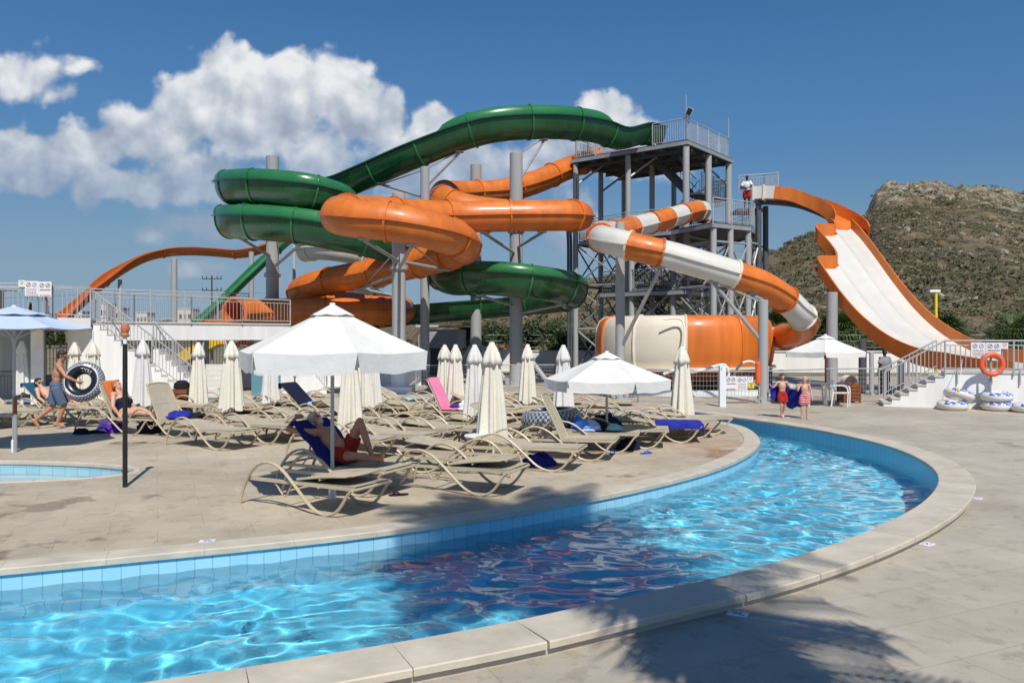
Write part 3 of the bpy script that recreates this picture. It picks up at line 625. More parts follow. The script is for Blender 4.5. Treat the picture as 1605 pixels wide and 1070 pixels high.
def tube_slide(name, label, pts, r, matn, ringm, step=2.3, flange=True, mouth=True):
    pts, ii = crom(pts, 0.26, idx=True); fr = frames_of(pts); root = empty(name, label, 'water slide', (pts[-1].x, pts[-1].y, 0)); n = 28
    lo = [(r*math.cos(a), r*math.sin(a)) for a in [2*math.pi*k/n for k in range(n)]]
    MB().sweep(fr, lo, caps=False).build('tube_shell', matn, root, world=True)
    if flange:      # the lips where the upper and lower half shells are bolted together
        for s in (-1, 1):
            MB().sweep(fr, [(s*(r-.02), -.035), (s*(r+.085), -.035), (s*(r+.085), .035), (s*(r-.02), .035)]).build('seam_lip', matn, root, world=True)
    L_ = arclen(pts); pr = [(a*(1+.075/r), b_*(1+.075/r)) for a, b_ in lo]
    for s in rings_at(L_[-1], step):
        o, sd_, up = fr[idx_at(L_, s)]; t = up.cross(sd_).normalized(); mb = MB(); ring_annulus(mb, o, sd_, up, t, r-.01, r+.065, .04); mb.build('joint_flange', ringm, root, world=True)
    if mouth:
        o, sd_, up = fr[-1]; t = up.cross(sd_).normalized(); mb = MB(); ring_annulus(mb, o, sd_, up, t, r-.04, r+.10, .06); mb.build('mouth_rim', ringm, root, world=True)
    return root, pts, fr, L_
def ring_annulus(mb, o, sd_, up, t, ri, ro, half, n=28):
    vs = []; 
    for j in range(n):
        a = 2*math.pi*j/n; e = sd_*math.cos(a)+up*math.sin(a)
        vs += [o+e*ri-t*half, o+e*ro-t*half, o+e*ro+t*half, o+e*ri+t*half]
    mb.add(vs, [(j*4+k, j*4+(k+1) % 4, ((j+1) % n)*4+(k+1) % 4, ((j+1) % n)*4+k) for j in range(n) for k in range(4)])

GRN = [(1030,203,43),(1005,197,42.2),(968,204,41),(934,193,39.8),(861,185,37.6),(771,190,36.6),(702,210,37),(650,231,37.5),(576,264,39),(530,282,40.2),(480,288,41.5),(430,289,42),(388,288,41.2),(360,286.5,38.5),(374,284.5,35.6),(420,285,34.2),(480,292,33.6),(525,305,34.5),(556,316,37),(530,326,41),(470,334,42.5),(400,337,42),(366,338.5,40.2),(358,339,38),(372,339.5,35.6),(420,341,34.2),(480,347,33.6),(540,358,33.6),(600,373,34.5),(655,393,37),(682,414,37.5),(706,427,36.2),(754,426,34.5),(800,428.5,33.8),(840,434,34),(880,441,35.6),(899,450,38.6),(880,459,41.5),(800,467,42.7),(720,473,42),(640,479,41),(580,484,40),(520,488,39),(462,493,38.5)]
grn, gp, gf, gL = trough_slide('open_body_slide', 'long dark green open slide looping from the tower top down around the grey columns', PP(GRN), 0.66, 1.0, 'green_glass', 'green_pale',
    [(2.6, 6.2, -1, 0.52), (9.6, 17.4, 1, 0.5), (20.5, 28.0, 1, 0.5), (30.3, 37.2, 1, 0.45)], 'green_pale', step=2.7)
ORG = [(935,247,47),(885,266,45.2),(835,287,43.4),(785,300,42.1),(735,303,41),(700,304,39.4),(694,309,38),(710,320,36.9),(760,331,36.6),(830,336,36.6),(884,337,36),(907,339,34.7),(896,338,33.4),(850,338,32.9),(780,339,32.7),(720,340,32.4),(650,338,31.2),(580,334,29.2),(545,334,28),(531,338,27.1),(560,343,26.6),(620,349,26.4),(680,362,26.8),(714,375,28),(726,385,30),(714,394,32.4),(680,406,34.2),(630,418,35.6),(570,430,36.8),(510,442,37.8),(478,452,38.6),(472,460,39.8),(500,470,41.8),(560,478,42.6),(600,482,42.2),(628,486,40.6),(618,488,38.6),(580,488.5,37.4),(520,488.5,37),(450,489,36.9),(400,489.5,36.2),(368,490.5,35.2)]
org, op, of_, oL = tube_slide('tube_slide', 'long closed bright orange tube slide winding in loops in front of the green slide', PP(ORG), 0.64, 'orange_glass', 'orange_glass', step=2.7)
# chute that runs out of the orange tube's mouth
cq = crom([P(369,500,35.3), P(352,503,34.6), P(335,505,34), P(318,507,33.4)], .2); MB().sweep(frames_of(cq), trough_prof(0.62, 0.42)).build('run_out_chute', 'orange_glass', org, world=True)

OK_ = [(418,381,52.5),(398,389,52),(375,393,52),(340,390.5,52),(300,388.5,52),(262,390.5,51.5),(225,399,50.5),(188,418,49.5),(150,446,48),(118,475,47),(92,500,46)]
trough_slide('speed_slide', 'narrow rust orange open slide with a hump, far left behind the white terrace', PP(OK_), 0.42, 0.5, 'rust_orange', 'rust_orange', step=4.5)
GK = [(472,352,51),(448,374,50.3),(420,398,49.5),(380,436,48.2),(345,470,47.2),(318,494,46.5),(300,510,46)]
trough_slide('speed_slide', 'straight green open slide dropping steeply to the left behind the terrace', PP(GK), 0.44, 0.45, 'green_pale', 'green_glass', step=4.5)
WS = [(478,392,50),(500,388,48.5),(540,392,48.2),(575,402,49.2),(610,420,51.5),(600,432,53.5),(560,446,53),(575,452,51),(610,462,50.5),(640,478,51.5)]
trough_slide('open_body_slide', 'white open slide half hidden behind the orange tube, left of centre', PP(WS), 0.6, 0.75, 'white_glass', 'cream_glass', [(0.5, 5, 1, .45)], 'white_glass', step=3)

# striped tube: each coloured length is a part
STR = [(1101,330,39.2),(1082,332,38.3),(1058,339,37.2),(1030,346.5,36),(1005,353,34.8),(975,361,33.4),(952,366,31.6),(938,369.5,29.3),(946,375,27.6),(972,381.5,26.8),(1010,391,26.5),(1060,403,26.5),(1110,417.5,26.5),(1150,430,26.6),(1190,444,26.9),(1215,458,27.3),(1235,473,27.7),(1255,493,28.1),(1262,509,29),(1252,521,30.2),(1235,526,31.6),(1215,530,32.8),(1196,531,33.4)]
sp, si = crom(PP(STR), 0.16, idx=True); sf = frames_of(sp)
strp = empty('striped_tube_slide', 'tube slide banded in orange and white running from the tower into the big barrel', 'water slide', (sp[0].x, sp[0].y, 0))
SEC = [(0,.35,'w'),(.35,1.45,'o'),(1.45,2.4,'w'),(2.4,3.4,'o'),(3.4,4.4,'w'),(4.4,5.65,'o'),(5.65,6.45,'w'),(6.45,7.75,'o'),(7.75,9.3,'w'),(9.3,10.45,'o'),(10.45,12.9,'w'),(12.9,15.55,'o'),(15.55,17.1,'w'),(17.1,20.2,'o'),(20.2,22,'w')]
RS = 0.47; n = 24; lo = [(RS*math.cos(2*math.pi*k/n), RS*math.sin(2*math.pi*k/n)) for k in range(n)]
for a, b_, c in SEC:
    j0 = next(q for q, k in enumerate(si) if k >= a-1e-6); j1 = next((q for q, k in enumerate(si) if k >= b_-1e-6), len(si)-1); sel = sf[j0:j1+1]
    if len(sel) < 2: continue
    mn = 'rust_orange' if c == 'o' else 'white_glass'
    if c == 'o': mn = 'orange_glass'
    t = MB().sweep(sel, lo, caps=False).build('tube_section', mn, strp, world=True)
    for s in (-1, 1): MB().sweep(sel, [(s*(RS-.02), -.03), (s*(RS+.06), -.03), (s*(RS+.06), .02), (s*(RS-.02), .02)]).build('seam_lip', mn, t, world=True)
    mb = MB()
    for f in (sel[-1],):
        o, sd_, up = f; tt = up.cross(sd_).normalized(); ring_annulus(mb, o, sd_, up, tt, RS-.01, RS+.055, .035, 24)
        for q in range(18):
            an = 2*math.pi*q/18; mb.ball(o+(sd_*math.cos(an)+up*math.sin(an))*(RS+.05)+tt*.04, .017, 5, 4)
    mb.build('bolted_flange', 'rust_orange' if c == 'o' else 'cream_glass', t, world=True)

# barrel shaped bowl
BC = P(1070, 560, 33.6); BC.z = 0; BR = 3.64
bowl = empty('bowl_slide', 'huge barrel shaped bowl with cream and orange panels under the tower', 'water slide', BC)
BP = [(BR*0.955, .98), (BR*0.985, 1.2), (BR, 1.6), (BR, 2.1), (BR*0.985, 2.55), (BR*0.955, 2.82), (BR*0.90, 2.98), (BR*0.82, 3.02)]
PAN = [(-180,-152,'o'),(-152,-121,'w'),(-121,-88,'w'),(-88,-52,'o'),(-52,-18,'o'),(-18,0,'o'),(0,30,'o'),(30,60,'w'),(60,90,'w'),(90,120,'o'),(120,150,'o'),(150,180,'w')]
for a0, a1, c in [(a_-12, b_-12, c_) for a_, b_, c_ in PAN]:
    vs = []; k = 9
    for (r_, z) in BP:
        for j in range(k): an = R(a0+(a1-a0)*j/(k-1)); vs.append((r_*math.cos(an), r_*math.sin(an), z))
    fs = [(i*k+j, i*k+j+1, (i+1)*k+j+1, (i+1)*k+j) for i in range(len(BP)-1) for j in range(k-1)]
    mn = 'orange_glass' if c == 'o' else 'cream_glass'
    pn = MB().add(vs, fs).build('bowl_panel', mn, bowl)
    mb = MB(); pts = [(r_+.02)*math.cos(R(a1))*V(1,0,0)+(r_+.02)*math.sin(R(a1))*V(0,1,0)+V(0,0,z) for r_, z in BP]; mb.tube(pts, .045, 6); mb.build('panel_seam', mn, pn)
mb = MB(); mb.lathe([(BR*.90, 1.02), (BR*1.03, 1.02), (BR*1.03, .93), (BR*.9, .93)], 72, cap=False); mb.build('rim_flange', 'cream_glass', bowl)
mb = MB(); mb.lathe([(BR*.93, .95), (BR*.86, .62), (BR*.66, .34), (BR*.3, .16), (.3, .12)], 64, cap=False); mb.build('bowl_floor', 'rust_orange', bowl)
for k in range(9):
    a = 2*math.pi*(k+.5)/9; mb = MB(); mb.tube([(BR*.97*math.cos(a), BR*.97*math.sin(a), 0), (BR*.97*math.cos(a), BR*.97*math.sin(a), .95)], .07, 8); mb.box((BR*.97*math.cos(a), BR*.97*math.sin(a), .02), (.3, .3, .03)); mb.build('leg', 'dark_steel', bowl)
def pipe(label, pts, r, matn, cat='pipe', name='pipe'):
    root = empty(name, label, cat, (pts[0].x, pts[0].y, 0)); MB().tube(crom(pts, .1), r, 8).build('bent_tube', matn, root, world=True); MB().lathe([(r*1.8, -.03), (r*1.8, .03)], 12, pts[-1]).build('flange', matn, root, world=True); return root
pipe('white hose bending over the front of the big barrel', [P(1040,586,28.3), P(1060,580,28.2), P(1085,583,28.2), P(1110,577,28.1), P(1136,572,28), P(1142,582,28), P(1140,600,28)], .05, 'white_paint')
pipe('cream pipe hooped beside the orange rescue can', [P(1150,590,28), P(1155,578,28), P(1168,567,28), P(1182,568,28), P(1190,580,28)], .045, 'cream_glass')
pipe('thin cream water pipe up the seam of the big barrel', [P(1040,500,29.95), P(1066,500,29.9), P(1072,508,29.85), P(1072.5,560,29.1), P(1073,598,29.75)], .035, 'cream_glass')

# multi lane slide on the right: floor with walls and scalloped head
e_ = V(0.312, -0.95, 0); n_ = V(0.95, 0.312, 0); O_ = V(12.9, 34.4, 0); WID = 3.6
PROF = [(-1.6,7.12),(-1.2,6.8),(-.6,6.2),(0,5.55),(.5,4.98),(1.0,4.42),(2.0,3.4),(3.0,2.58),(4.0,1.97),(5.0,1.54),(6.0,1.28),(7.0,1.18),(8.2,1.14),(9.6,1.13)]
LS = empty('wide_slide', 'wide white slide with tall orange side walls sweeping down to the right', 'water slide', (O_.x+2, O_.y-6, 0))
pq = [p for p in crom([V(s, 0, z) for s, z in PROF], .2)]
def SL(s, w_, z): return O_+e_*s+n_*w_+V(0,0,z)
LANE = WID/3; HEADS = [0.35, -1.15, -1.6]         # three lanes start at staggered heights
def zprof(s): return float(np.interp(s, [p.x for p in pq], [p.z for p in pq]))
for ln_i, s0 in enumerate(HEADS):
    st = [q for q in np.arange(s0, 9.6, .16)]+[9.6]; vs = []; nw = 9
    for q in st:
        for j in range(nw): f = j/(nw-1); vs.append(SL(q, LANE*(ln_i+f), zprof(q)+.10*abs(2*f-1)**5))
    vs2 = [V(*v)-V(0,0,.07) for v in vs]; m0 = len(vs); k = nw
    fs = [(i*k+j, i*k+j+1, (i+1)*k+j+1, (i+1)*k+j) for i in range(len(st)-1) for j in range(k-1)]; fs += [tuple(m0+q for q in reversed(f)) for f in fs]
    MB().add(vs+vs2, fs).build('slide_lane', 'white_glass', LS, world=True)
mb = MB(); st = list(np.arange(.2, 9.6, .3))
vv = [SL(q, w_, zprof(q)-.16) for q in st for w_ in (0, WID)]; mb.add(vv, [(2*i, 2*i+1, 2*i+3, 2*i+2) for i in range(len(st)-1)]); mb.build('underside', 'rust_orange', LS, world=True)
def wall_run(path, hfun, name, th=.07, zdown=.15):
    """upright wall over a path of (s, w) stations on the slide bed"""
    pts = crom([V(s, w_, 0) for s, w_ in path], .13); vv = []; k = len(pts)
    for i, p in enumerate(pts):
        t = pts[min(i+1, k-1)]-pts[max(i-1, 0)]; q = V(t.y, -t.x, 0); q = q.normalized()*th if q.length > 1e-6 else V(0, -th, 0); h = hfun(p.x)
        for a, z in ((0, -zdown), (1, -zdown), (1, h), (0, h)): vv.append(SL(p.x+q.x*a, p.y+q.y*a, zprof(p.x)+z))
    ff = [(i*4+j, i*4+(j+1) % 4, (i+1)*4+(j+1) % 4, (i+1)*4+j) for i in range(k-1) for j in range(4)]+[(3,2,1,0), tuple(range(4*k-4, 4*k))]
    return MB().add(vv, ff).build(name, 'orange_glass', LS, world=True)
hf = lambda s: 0.46 if s < 7 else max(0.28, 0.46-(s-7)*.1)
wall_run([(9.6, 0), (6, 0), (3, 0), (1.2, 0), (.45, 0)], hf, 'side_wall')
wall_run([(.45, 0), (.36, .1), (.33, .35), (.33, LANE*.7), (.28, LANE*.92), (.05, LANE*1.0), (-.5, LANE*.97), (-.95, LANE*.9), (-1.12, LANE*.96)], lambda s: .5, 'head_wall')
wall_run([(-1.12, LANE*.96), (-1.18, LANE*1.1), (-1.2, LANE*1.5), (-1.24, LANE*1.9), (-1.4, LANE*2.0), (-1.6, LANE*2.0)], lambda s: .5, 'head_wall')
wall_run([(-1.6, WID), (0, WID), (3, WID), (6, WID), (9.6, WID)], lambda s: 0.54 if s < 7 else max(0.32, 0.54-(s-7)*.11), 'side_wall')
# chute from the tower into the wide slide
ch = [P(1184,312,40.3), P(1200,311,40.1), P(1222,312,39.8), P(1250,316,39.4), P(1275,324,38.9), P(1297,333,38.4), P(1316,345,37.9), P(1328,359,37.4), P(1334,371,36.7)]
cpt, ci = crom(ch, .15, idx=True); cf = frames_of(cpt)
def open_prof(w, h, th=.06): return [(-w, h), (-w, -.12), (w, -.12), (w, h), (w-th, h), (w-th, .0), (-w+th, 0), (-w+th, h)]
MB().sweep([f for f, k in zip(cf, ci) if k <= 1.75], open_prof(.8, .5)).build('entry_trough', 'white_glass', LS, world=True)
MB().sweep([f for f, k in zip(cf, ci) if k >= 1.7], open_prof(.78, .5)).build('entry_curve', 'orange_glass', LS, world=True)
for kk in (0.15, 1.0): 
    f = cf[idx_at(ci, kk)]; o, sd_, up = f; t = up.cross(sd_); MB().sweep([(o-t*.04, sd_, up), (o+t*.04, sd_, up)], [(-.87, .56), (-.87, -.2), (.87, -.2), (.87, .56), (.81, .56), (.81, -.12), (-.81, -.12), (-.81, .56)]).build('stiffening_rib', 'cream_glass', LS, world=True)
mb = MB(); mb.sweep([f for f, k in zip(cf, ci) if 0.2 < k < 6], [(-.2, -.12), (-.2, -.3), (.2, -.3), (.2, -.12)]); mb.build('chute_beam', 'dark_steel', LS, world=True)

# ------------------------------------------------------------------ support columns
def column(label, px, d, topy, rad, flange=None, arms=(), plinth=False, group='grey steel columns carrying the slides', braces=False, matn='column_paint', name='support_column', ztop=None):
    x = (px-CX)*d/F; zt = EYE-(topy-HY)*d/F if ztop is None else ztop; root = empty(name, label, 'column', (x, d, 0), 0, group)
    mb = MB(); mb.lathe([(rad, 0), (rad, zt-.02), (rad*.9, zt)], 28); mb.build('shaft', matn, root)
    if flange is not None:
        zf = EYE-(flange-HY)*d/F; mb = MB(); mb.lathe([(rad*1.3, zf-.06), (rad*1.3, zf+.06)], 28); 
        for q in range(12): mb.lathe([(.03, zf-.1), (.03, zf+.1)], 6, (rad*1.17*math.cos(q*.5236), rad*1.17*math.sin(q*.5236), 0))
        mb.build('bolted_flange', matn, root)
    mb = MB(); mb.lathe([(rad*1.7, 0.0), (rad*1.7, .04), (rad*1.05, .05)], 20)
    for q in range(6):
        a = q*1.047; mb.beam((rad*math.cos(a), rad*math.sin(a), .14), (rad*1.6*math.cos(a), rad*1.6*math.sin(a), .05), .02, .2)
    mb.build('base_plate', matn, root)
    for tgt, drop in arms:        # cantilever arm plus tie, from column to a point below the slide
        tz = Vector(tgt)-root.location; a = V(tz.x*.06, tz.y*.06, tz.z+drop); l = MB(); l.tube([V(0,0,tz.z+drop), tz], .065, 8); l.box(tz+V(0,0,.03), (.34, .34, .06)); am = l.build('bracket_arm', 'grey_steel', root)
        t2 = MB(); t2.tube([V(0,0,min(zt-.1, tz.z+abs(drop)+1.0)), tz*0.92+V(0,0,.08*tz.z)], .032, 6); t2.build('tie_rod', 'grey_steel', root)
    if plinth:
        MB().box((0,0,.13), (1.15,1.15,.26)).build('plinth', 'white_paint', root); MB().lathe([(rad+.035, .26), (rad+.035, .98)], 28, cap=False).build('white_sleeve', 'white_paint', root)
    if braces:
        for s, q in ((-1,-.6),(1,-.7)):
            b = MB(); b.tube([(s*.1, 0, 1.9), (s*1.5, q, .02)], .11, 10); b.box((s*1.5, q, .02), (.45, .45, .04)); b.build('raking_brace', matn, root)
    return root
def near(pts, px, up=-.95, dmax=None):
    best = min((p for p in pts if dmax is None or p.y < dmax), key=lambda p: abs(p.x*F/p.y+CX-px)); return best+V(0,0,up)
def nearest(pts, px, d, up): return min(pts, key=lambda p: abs(p.x*F/p.y+CX-px)*.04+abs(p.y-d))+V(0,0,up)
column('thick grey column through the two green loops at the left', 427, 38, 245, .30, 431, [(nearest(gp,390,35,-1.02), -.5), (nearest(gp,470,34,-1.05), -.6), (nearest(gp,385,41,-1.02), -.4), (nearest(gp[len(gp)//2:], 380,35,-1.02), -.5)])
column('column with white painted foot behind the big white umbrella', 625, 31, 303, .265, 420, [(nearest(op,570,26.8,-.68), -.3), (nearest(op,650,26.4,-.68), -.4), (nearest(op,700,33,-.68), .2), (nearest(op,560,37,-.68), .3)], True)
column('slim grey column under the descending straight of the green slide', 666, 37, 262, .21, None, [(nearest(gp,720,37,-1.05), -1.6), (nearest(gp,600,38.6,-1.05), -.9)])
column('dark shaded column behind the closed umbrellas left of centre', 746, 42, 258, .29, 440, [(nearest(op,700,40,-.7), -.4)], braces=True)
column('thick column in the middle of the orange loops, with raking braces at its foot', 809, 36, 240, .295, 362, [(nearest(op,850,33,-.7), -.3), (nearest(op,760,33.2,-.7), -.5), (nearest(gp,855,36.8,-1.05), -2.4), (nearest(gp,880,35.5,-1.05), -.4), (nearest(gp,760,34.5,-1.05), -.4)], braces=True)
column('column standing right in front of the cream side of the barrel', 972, 28.0, 349, .165, None, [(nearest(sp,1035,26.5,-.52), -2.7), (nearest(sp,950,30,-.5), -.5)])
column('column holding the low end of the striped tube, beside the orange rescue can', 1196, 26.4, 470, .165, None, [(nearest(sp,1180,26.9,-.5), -.2), (nearest(sp,1120,26.5,-.5), -2.0)], braces=False)
column('thin column under the hump of the far orange slide', 273, 51.4, 405, .19, None, [], name='support_column')
column('thin column under the falling end of the far orange slide', 188, 49.5, 438, .125)
column('thin column where the far green and orange slides cross', 394, 51.5, 395, .165)
column('slim pole behind the green loops', 461, 46, 383, .09)
column('thick column under the upper part of the wide slide, behind the far umbrella', 1304, 32.6, 458, .22); column('column half way down the wide slide, right of the far umbrella', 1352, 31.4, 532, .15, matn='dark_steel'); column('slim grey column beneath the lower half of the wide slide', 1366, 30, 552, .085)
column('dark column near the foot of the wide slide, behind the stair rail', 1412, 29.4, 566, .12, matn='dark_steel')
mb_r = empty('rescue_can', 'orange rescue can hung on the column beside the safety signs', 'rescue float', P(1188,583,26.0)); b = MB(); b.lathe([(.03,-.42),(.085,-.36),(.09,.3),(.03,.36)], 12); b.build('float_body', 'plastic_orange', mb_r); b = MB(); b.torus(.06, .012, (0,0,.38), Matrix.Rotation(R(90),3,'X'), 14, 6); b.build('handle', 'plastic_orange', mb_r)

# ------------------------------------------------------------------ tower
SCL = 1.12
C0 = V(7.87*SCL, 36*SCL, 0); rr_ = V(0.62, 0.78, 0).normalized(); ll_ = V(-0.78, 0.62, 0).normalized()
def TW(a, b_, z=0): return C0+rr_*a*SCL+ll_*b_*SCL+V(0,0,z)
tower = empty('slide_tower', 'tall grey steel stair tower with railed decks from which the slides start', 'tower', C0)
ZT, ZM = EYE+(11.05-EYE)*SCL, EYE+(7.0-EYE)*SCL
def tcol(x, y, z0, z1, r, matn='column_paint'): return MB().lathe([(r, z0), (r, z1)], 18, (x, y, 0)).build('column', matn, tower, world=True)
TC = [(0,0),(2.35,0),(4.7,0),(0,3),(2.35,3),(4.7,3),(0,6),(2.35,6),(4.7,6)]
for a, b_ in TC: p = TW(a, b_); tcol(p.x, p.y, 0, ZT-.3, .17 if b_ < 3 else .15)
MID = [(x*SCL, y*SCL) for x, y in [(8.43,33.4),(10.35,34.6),(11.3,36.6),(10.9,39.7),(6.4,43),(3.4,40.2),(5.3,37.2),(7.2,35.9)]]
MC = [(x*SCL, y*SCL) for x, y in [(9.35,34.1),(10.3,34.75),(8.5,33.6),(11.2,36.7),(5.6,37.3),(7.3,36.1)]]
for x, y in MC: tcol(x, y, 0, ZM-.2, .15)
for px, d in ((1200,40.8),(1189,39.8)): x = (px-CX)*d/F; tcol(x, d, 0, 8.85, .14, 'dark_steel')
def deck_part(poly, z, th=.14, name='platform', beams=None):
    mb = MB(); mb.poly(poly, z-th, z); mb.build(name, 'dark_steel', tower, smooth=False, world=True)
    mb = MB()
    k = len(poly)
    for i in range(k):
        a, b_ = V(*poly[i], z-.16), V(*poly[(i+1) % k], z-.16); mb.beam(a, b_, .08, .18)
    mb.build('edge_beam', 'grey_steel', tower, smooth=False, world=True)
topP = [tuple(TW(a, b_))[:2] for a, b_ in ((-.15,-.15),(4.85,-.15),(4.85,6.15),(-.15,6.15))]
deck_part(topP, ZT); deck_part(MID, ZM); deck_part([tuple(TW(a, b_))[:2] for a, b_ in ((-.6,-.2),(4.9,-.2),(4.9,4.2),(-.6,4.2))], 4.55)
mb = MB()
for k in range(7): mb.beam(TW(-.1, .3+k*.92, ZT-.28), TW(4.8, .3+k*.92, ZT-.28), .1, .2)
for k in range(4): mb.beam(TW(.4+k*1.3, -.1, ZT-.4), TW(.4+k*1.3, 6.1, ZT-.4), .08, .16)
mb.build('joists', 'dark_steel', tower, smooth=False, world=True)
def railing(parent, pts, h=1.1, gap=.13, post=1.5, matn='grey_rail', name='railing', bar=.014, low=.1, world=True):
    mb = MB()
    for a, b_ in zip(pts, pts[1:]):
        a, b_ = Vector(a), Vector(b_); l = (b_-a).length; dv = (b_-a)/l
        for z, r in ((h, .026), (low, .018), (h-.14, .016)): mb.tube([a+V(0,0,z), b_+V(0,0,z)], r, 6)
        for k in range(int(l/gap)+1): p = a+dv*min(l, k*gap); mb.tube([p+V(0,0,low), p+V(0,0,h-.14)], bar, 5, caps=False)
        m = max(1, round(l/post))
        for k in range(m+1): p = a+dv*(l*k/m); mb.tube([p+V(0,0,-.12), p+V(0,0,h)], .027, 6)
    return mb.build(name, matn, parent, world=world)
railing(tower, [TW(0,1.7,ZT), TW(0,0,ZT), TW(4.7,0,ZT), TW(4.7,6,ZT)], 1.15); railing(tower, [TW(0,3.4,ZT), TW(0,6,ZT), TW(4.7,6,ZT)], 1.1)
railing(tower, [TW(4.7,0,0)+V(0,0,9.4), TW(4.7,1.6,0)+V(0,0,9.4)], 1.1)
railing(tower, [V(MID[0][0],MID[0][1],ZM), V(MID[1][0],MID[1][1],ZM), V(10.7*SCL,35.2*SCL,ZM)], 1.15); railing(tower, [V(x*SCL, y*SCL, ZM) for x, y in ((11.3,36.9),(10.9,39.7),(6.4,43),(3.4,40.2),(5.3,37.2),(7.0,36))], 1.1)
railing(tower, [P(1158,300,40.6), P(1198,297,41.4), P(1220,294,42.4)], .8, gap=.11)
for a, b_, l in ((0,0,1.3),(4.7,0,1.3)):
    p = TW(a, b_, ZT); MB().tube([p, p+V(0,0,l+1.0)], .02, 6).build('mast', 'grey_rail', tower, world=True)
p = TW(1.1, 6, ZT); MB().tube([p, p+V(0,0,2.2)], .02, 6).build('mast', 'grey_rail', tower, world=True)
# stairs
def stair(a, b_, wd, name='stair_flight', matn='dark_steel', n=None):
    a, b_ = Vector(a), Vector(b_); mb = MB(); t = V(b_.x-a.x, b_.y-a.y, 0); run = t.length; t.normalize(); s = V(t.y, -t.x, 0); n = n or int(abs(b_.z-a.z)/.19)
    for k in range(n): c = a.lerp(b_, (k+.5)/n); mb.box(c, (run/n*1.05, wd, .04), Matrix((t, s, V(0,0,1))).transposed())
    for q in (-1, 1): mb.beam(a+s*q*wd/2, b_+s*q*wd/2, .05, .24)
    st_ = mb.build(name, matn, tower, smooth=False, world=True)
    for q in (-1, 1):
        mb = MB(); u0, u1 = a+s*q*(wd/2+.02), b_+s*q*(wd/2+.02)
        for z in (1.0, .5): mb.tube([u0+V(0,0,z), u1+V(0,0,z)], .022, 6)
        for k in range(n+1): p = u0.lerp(u1, k/n); mb.tube([p, p+V(0,0,1.0)], .012, 5)
        mb.build('handrail', matn, st_, world=True)
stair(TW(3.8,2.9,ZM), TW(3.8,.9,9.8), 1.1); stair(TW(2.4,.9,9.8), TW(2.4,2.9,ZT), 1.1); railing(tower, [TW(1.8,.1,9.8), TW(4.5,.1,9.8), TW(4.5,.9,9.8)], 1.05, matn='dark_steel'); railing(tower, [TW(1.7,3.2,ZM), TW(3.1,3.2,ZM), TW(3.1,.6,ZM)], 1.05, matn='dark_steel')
MB().poly([tuple(TW(a, b_))[:2] for a, b_ in ((1.7,.1),(4.5,.1),(4.5,.95),(1.7,.95))], 9.7, 9.8).build('landing', 'dark_steel', tower, smooth=False, world=True)
railing(tower, [TW(-.5,4.1,4.55), TW(-.5,-.1,4.55), TW(4.8,-.1,4.55)], 1.1, matn='dark_steel')
stair(TW(2.6,5.2,0), TW(2.6,1.6,2.4), 1.1); stair(TW(3.8,1.6,2.4), TW(3.8,5.2,4.8), 1.1); stair(TW(2.6,5.2,4.8), TW(2.6,2.2,ZM), 1.1)
MB().poly([tuple(TW(a, b_))[:2] for a, b_ in ((2,5.2),(4.5,5.2),(4.5,6),(2,6))], 4.7, 4.8).build('landing', 'dark_steel', tower, smooth=False, world=True)
MB().poly([tuple(TW(a, b_))[:2] for a, b_ in ((2,.7),(4.5,.7),(4.5,1.6),(2,1.6))], 2.3, 2.4).build('landing', 'dark_steel', tower, smooth=False, world=True)
# lattice bracing, one part per bay
def bay(p, q, z0, z1, r=.042, matn='grey_steel'):
    mb = MB(); p, q = V(p.x, p.y, 0), V(q.x, q.y, 0)
    mb.tube([p+V(0,0,z0), q+V(0,0,z1)], r, 6); mb.tube([q+V(0,0,z0), p+V(0,0,z1)], r, 6); mb.tube([p+V(0,0,z1), q+V(0,0,z1)], r*1.3, 6); mb.build('cross_brace', matn, tower, world=True)
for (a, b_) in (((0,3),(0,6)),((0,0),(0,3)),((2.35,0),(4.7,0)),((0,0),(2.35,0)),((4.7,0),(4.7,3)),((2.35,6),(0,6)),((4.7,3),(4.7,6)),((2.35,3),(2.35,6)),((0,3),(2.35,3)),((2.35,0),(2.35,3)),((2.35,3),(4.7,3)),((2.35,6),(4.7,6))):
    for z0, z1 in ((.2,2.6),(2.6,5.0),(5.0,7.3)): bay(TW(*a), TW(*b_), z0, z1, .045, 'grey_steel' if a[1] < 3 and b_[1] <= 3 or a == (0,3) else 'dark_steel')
for i, j in ((0,1),(0,2),(1,3),(4,5),(2,5),(5,0)):
    for z0, z1 in ((.2,2.4),(2.4,4.6),(4.6,6.7)): bay(V(*MC[i],0), V(*MC[j],0), z0, z1)
p1, p2 = P(1189,527,39.8), P(1200,527,40.8)
for z0, z1 in ((2.4,4.6),(4.6,6.8)): bay(V(*MC[1],0), p1, z0, z1); bay(V(*MC[3],0), p2, z0, z1, .03, 'dark_steel')
for a, b_, z in ((0,0,ZT),(2.35,0,ZT),(4.7,0,ZT),(0,3,ZT),(0,6,ZT),(2.35,6,ZT)):      # knee braces under the top deck
    mb = MB(); p = TW(a, b_, z-1.5); q = TW(min(max(a+(1.1 if a < 3 else -1.1), 0), 4.7), b_+(.9 if b_ < 3 else -.9), z-.3); mb.tube([p, q], .06, 8); mb.build('knee_brace', 'grey_steel', tower, world=True)
for px, d in ((1100,39.6),(1082,39.8)): 
    x = (px-CX)*d/F; MB().tube([V(x, d, 0), V(x, d, 4.2+(px-1075)*.02), V(x+.25, d, 4.5+(px-1075)*.02)], .07, 8).build('water_pipe', 'grey_steel', tower, world=True)
MB().tube([P(1024,222,42.6), P(1027,230,42.5), P(1031,233,42.5)], .09, 8).build('water_pipe', 'white_paint', tower, world=True)
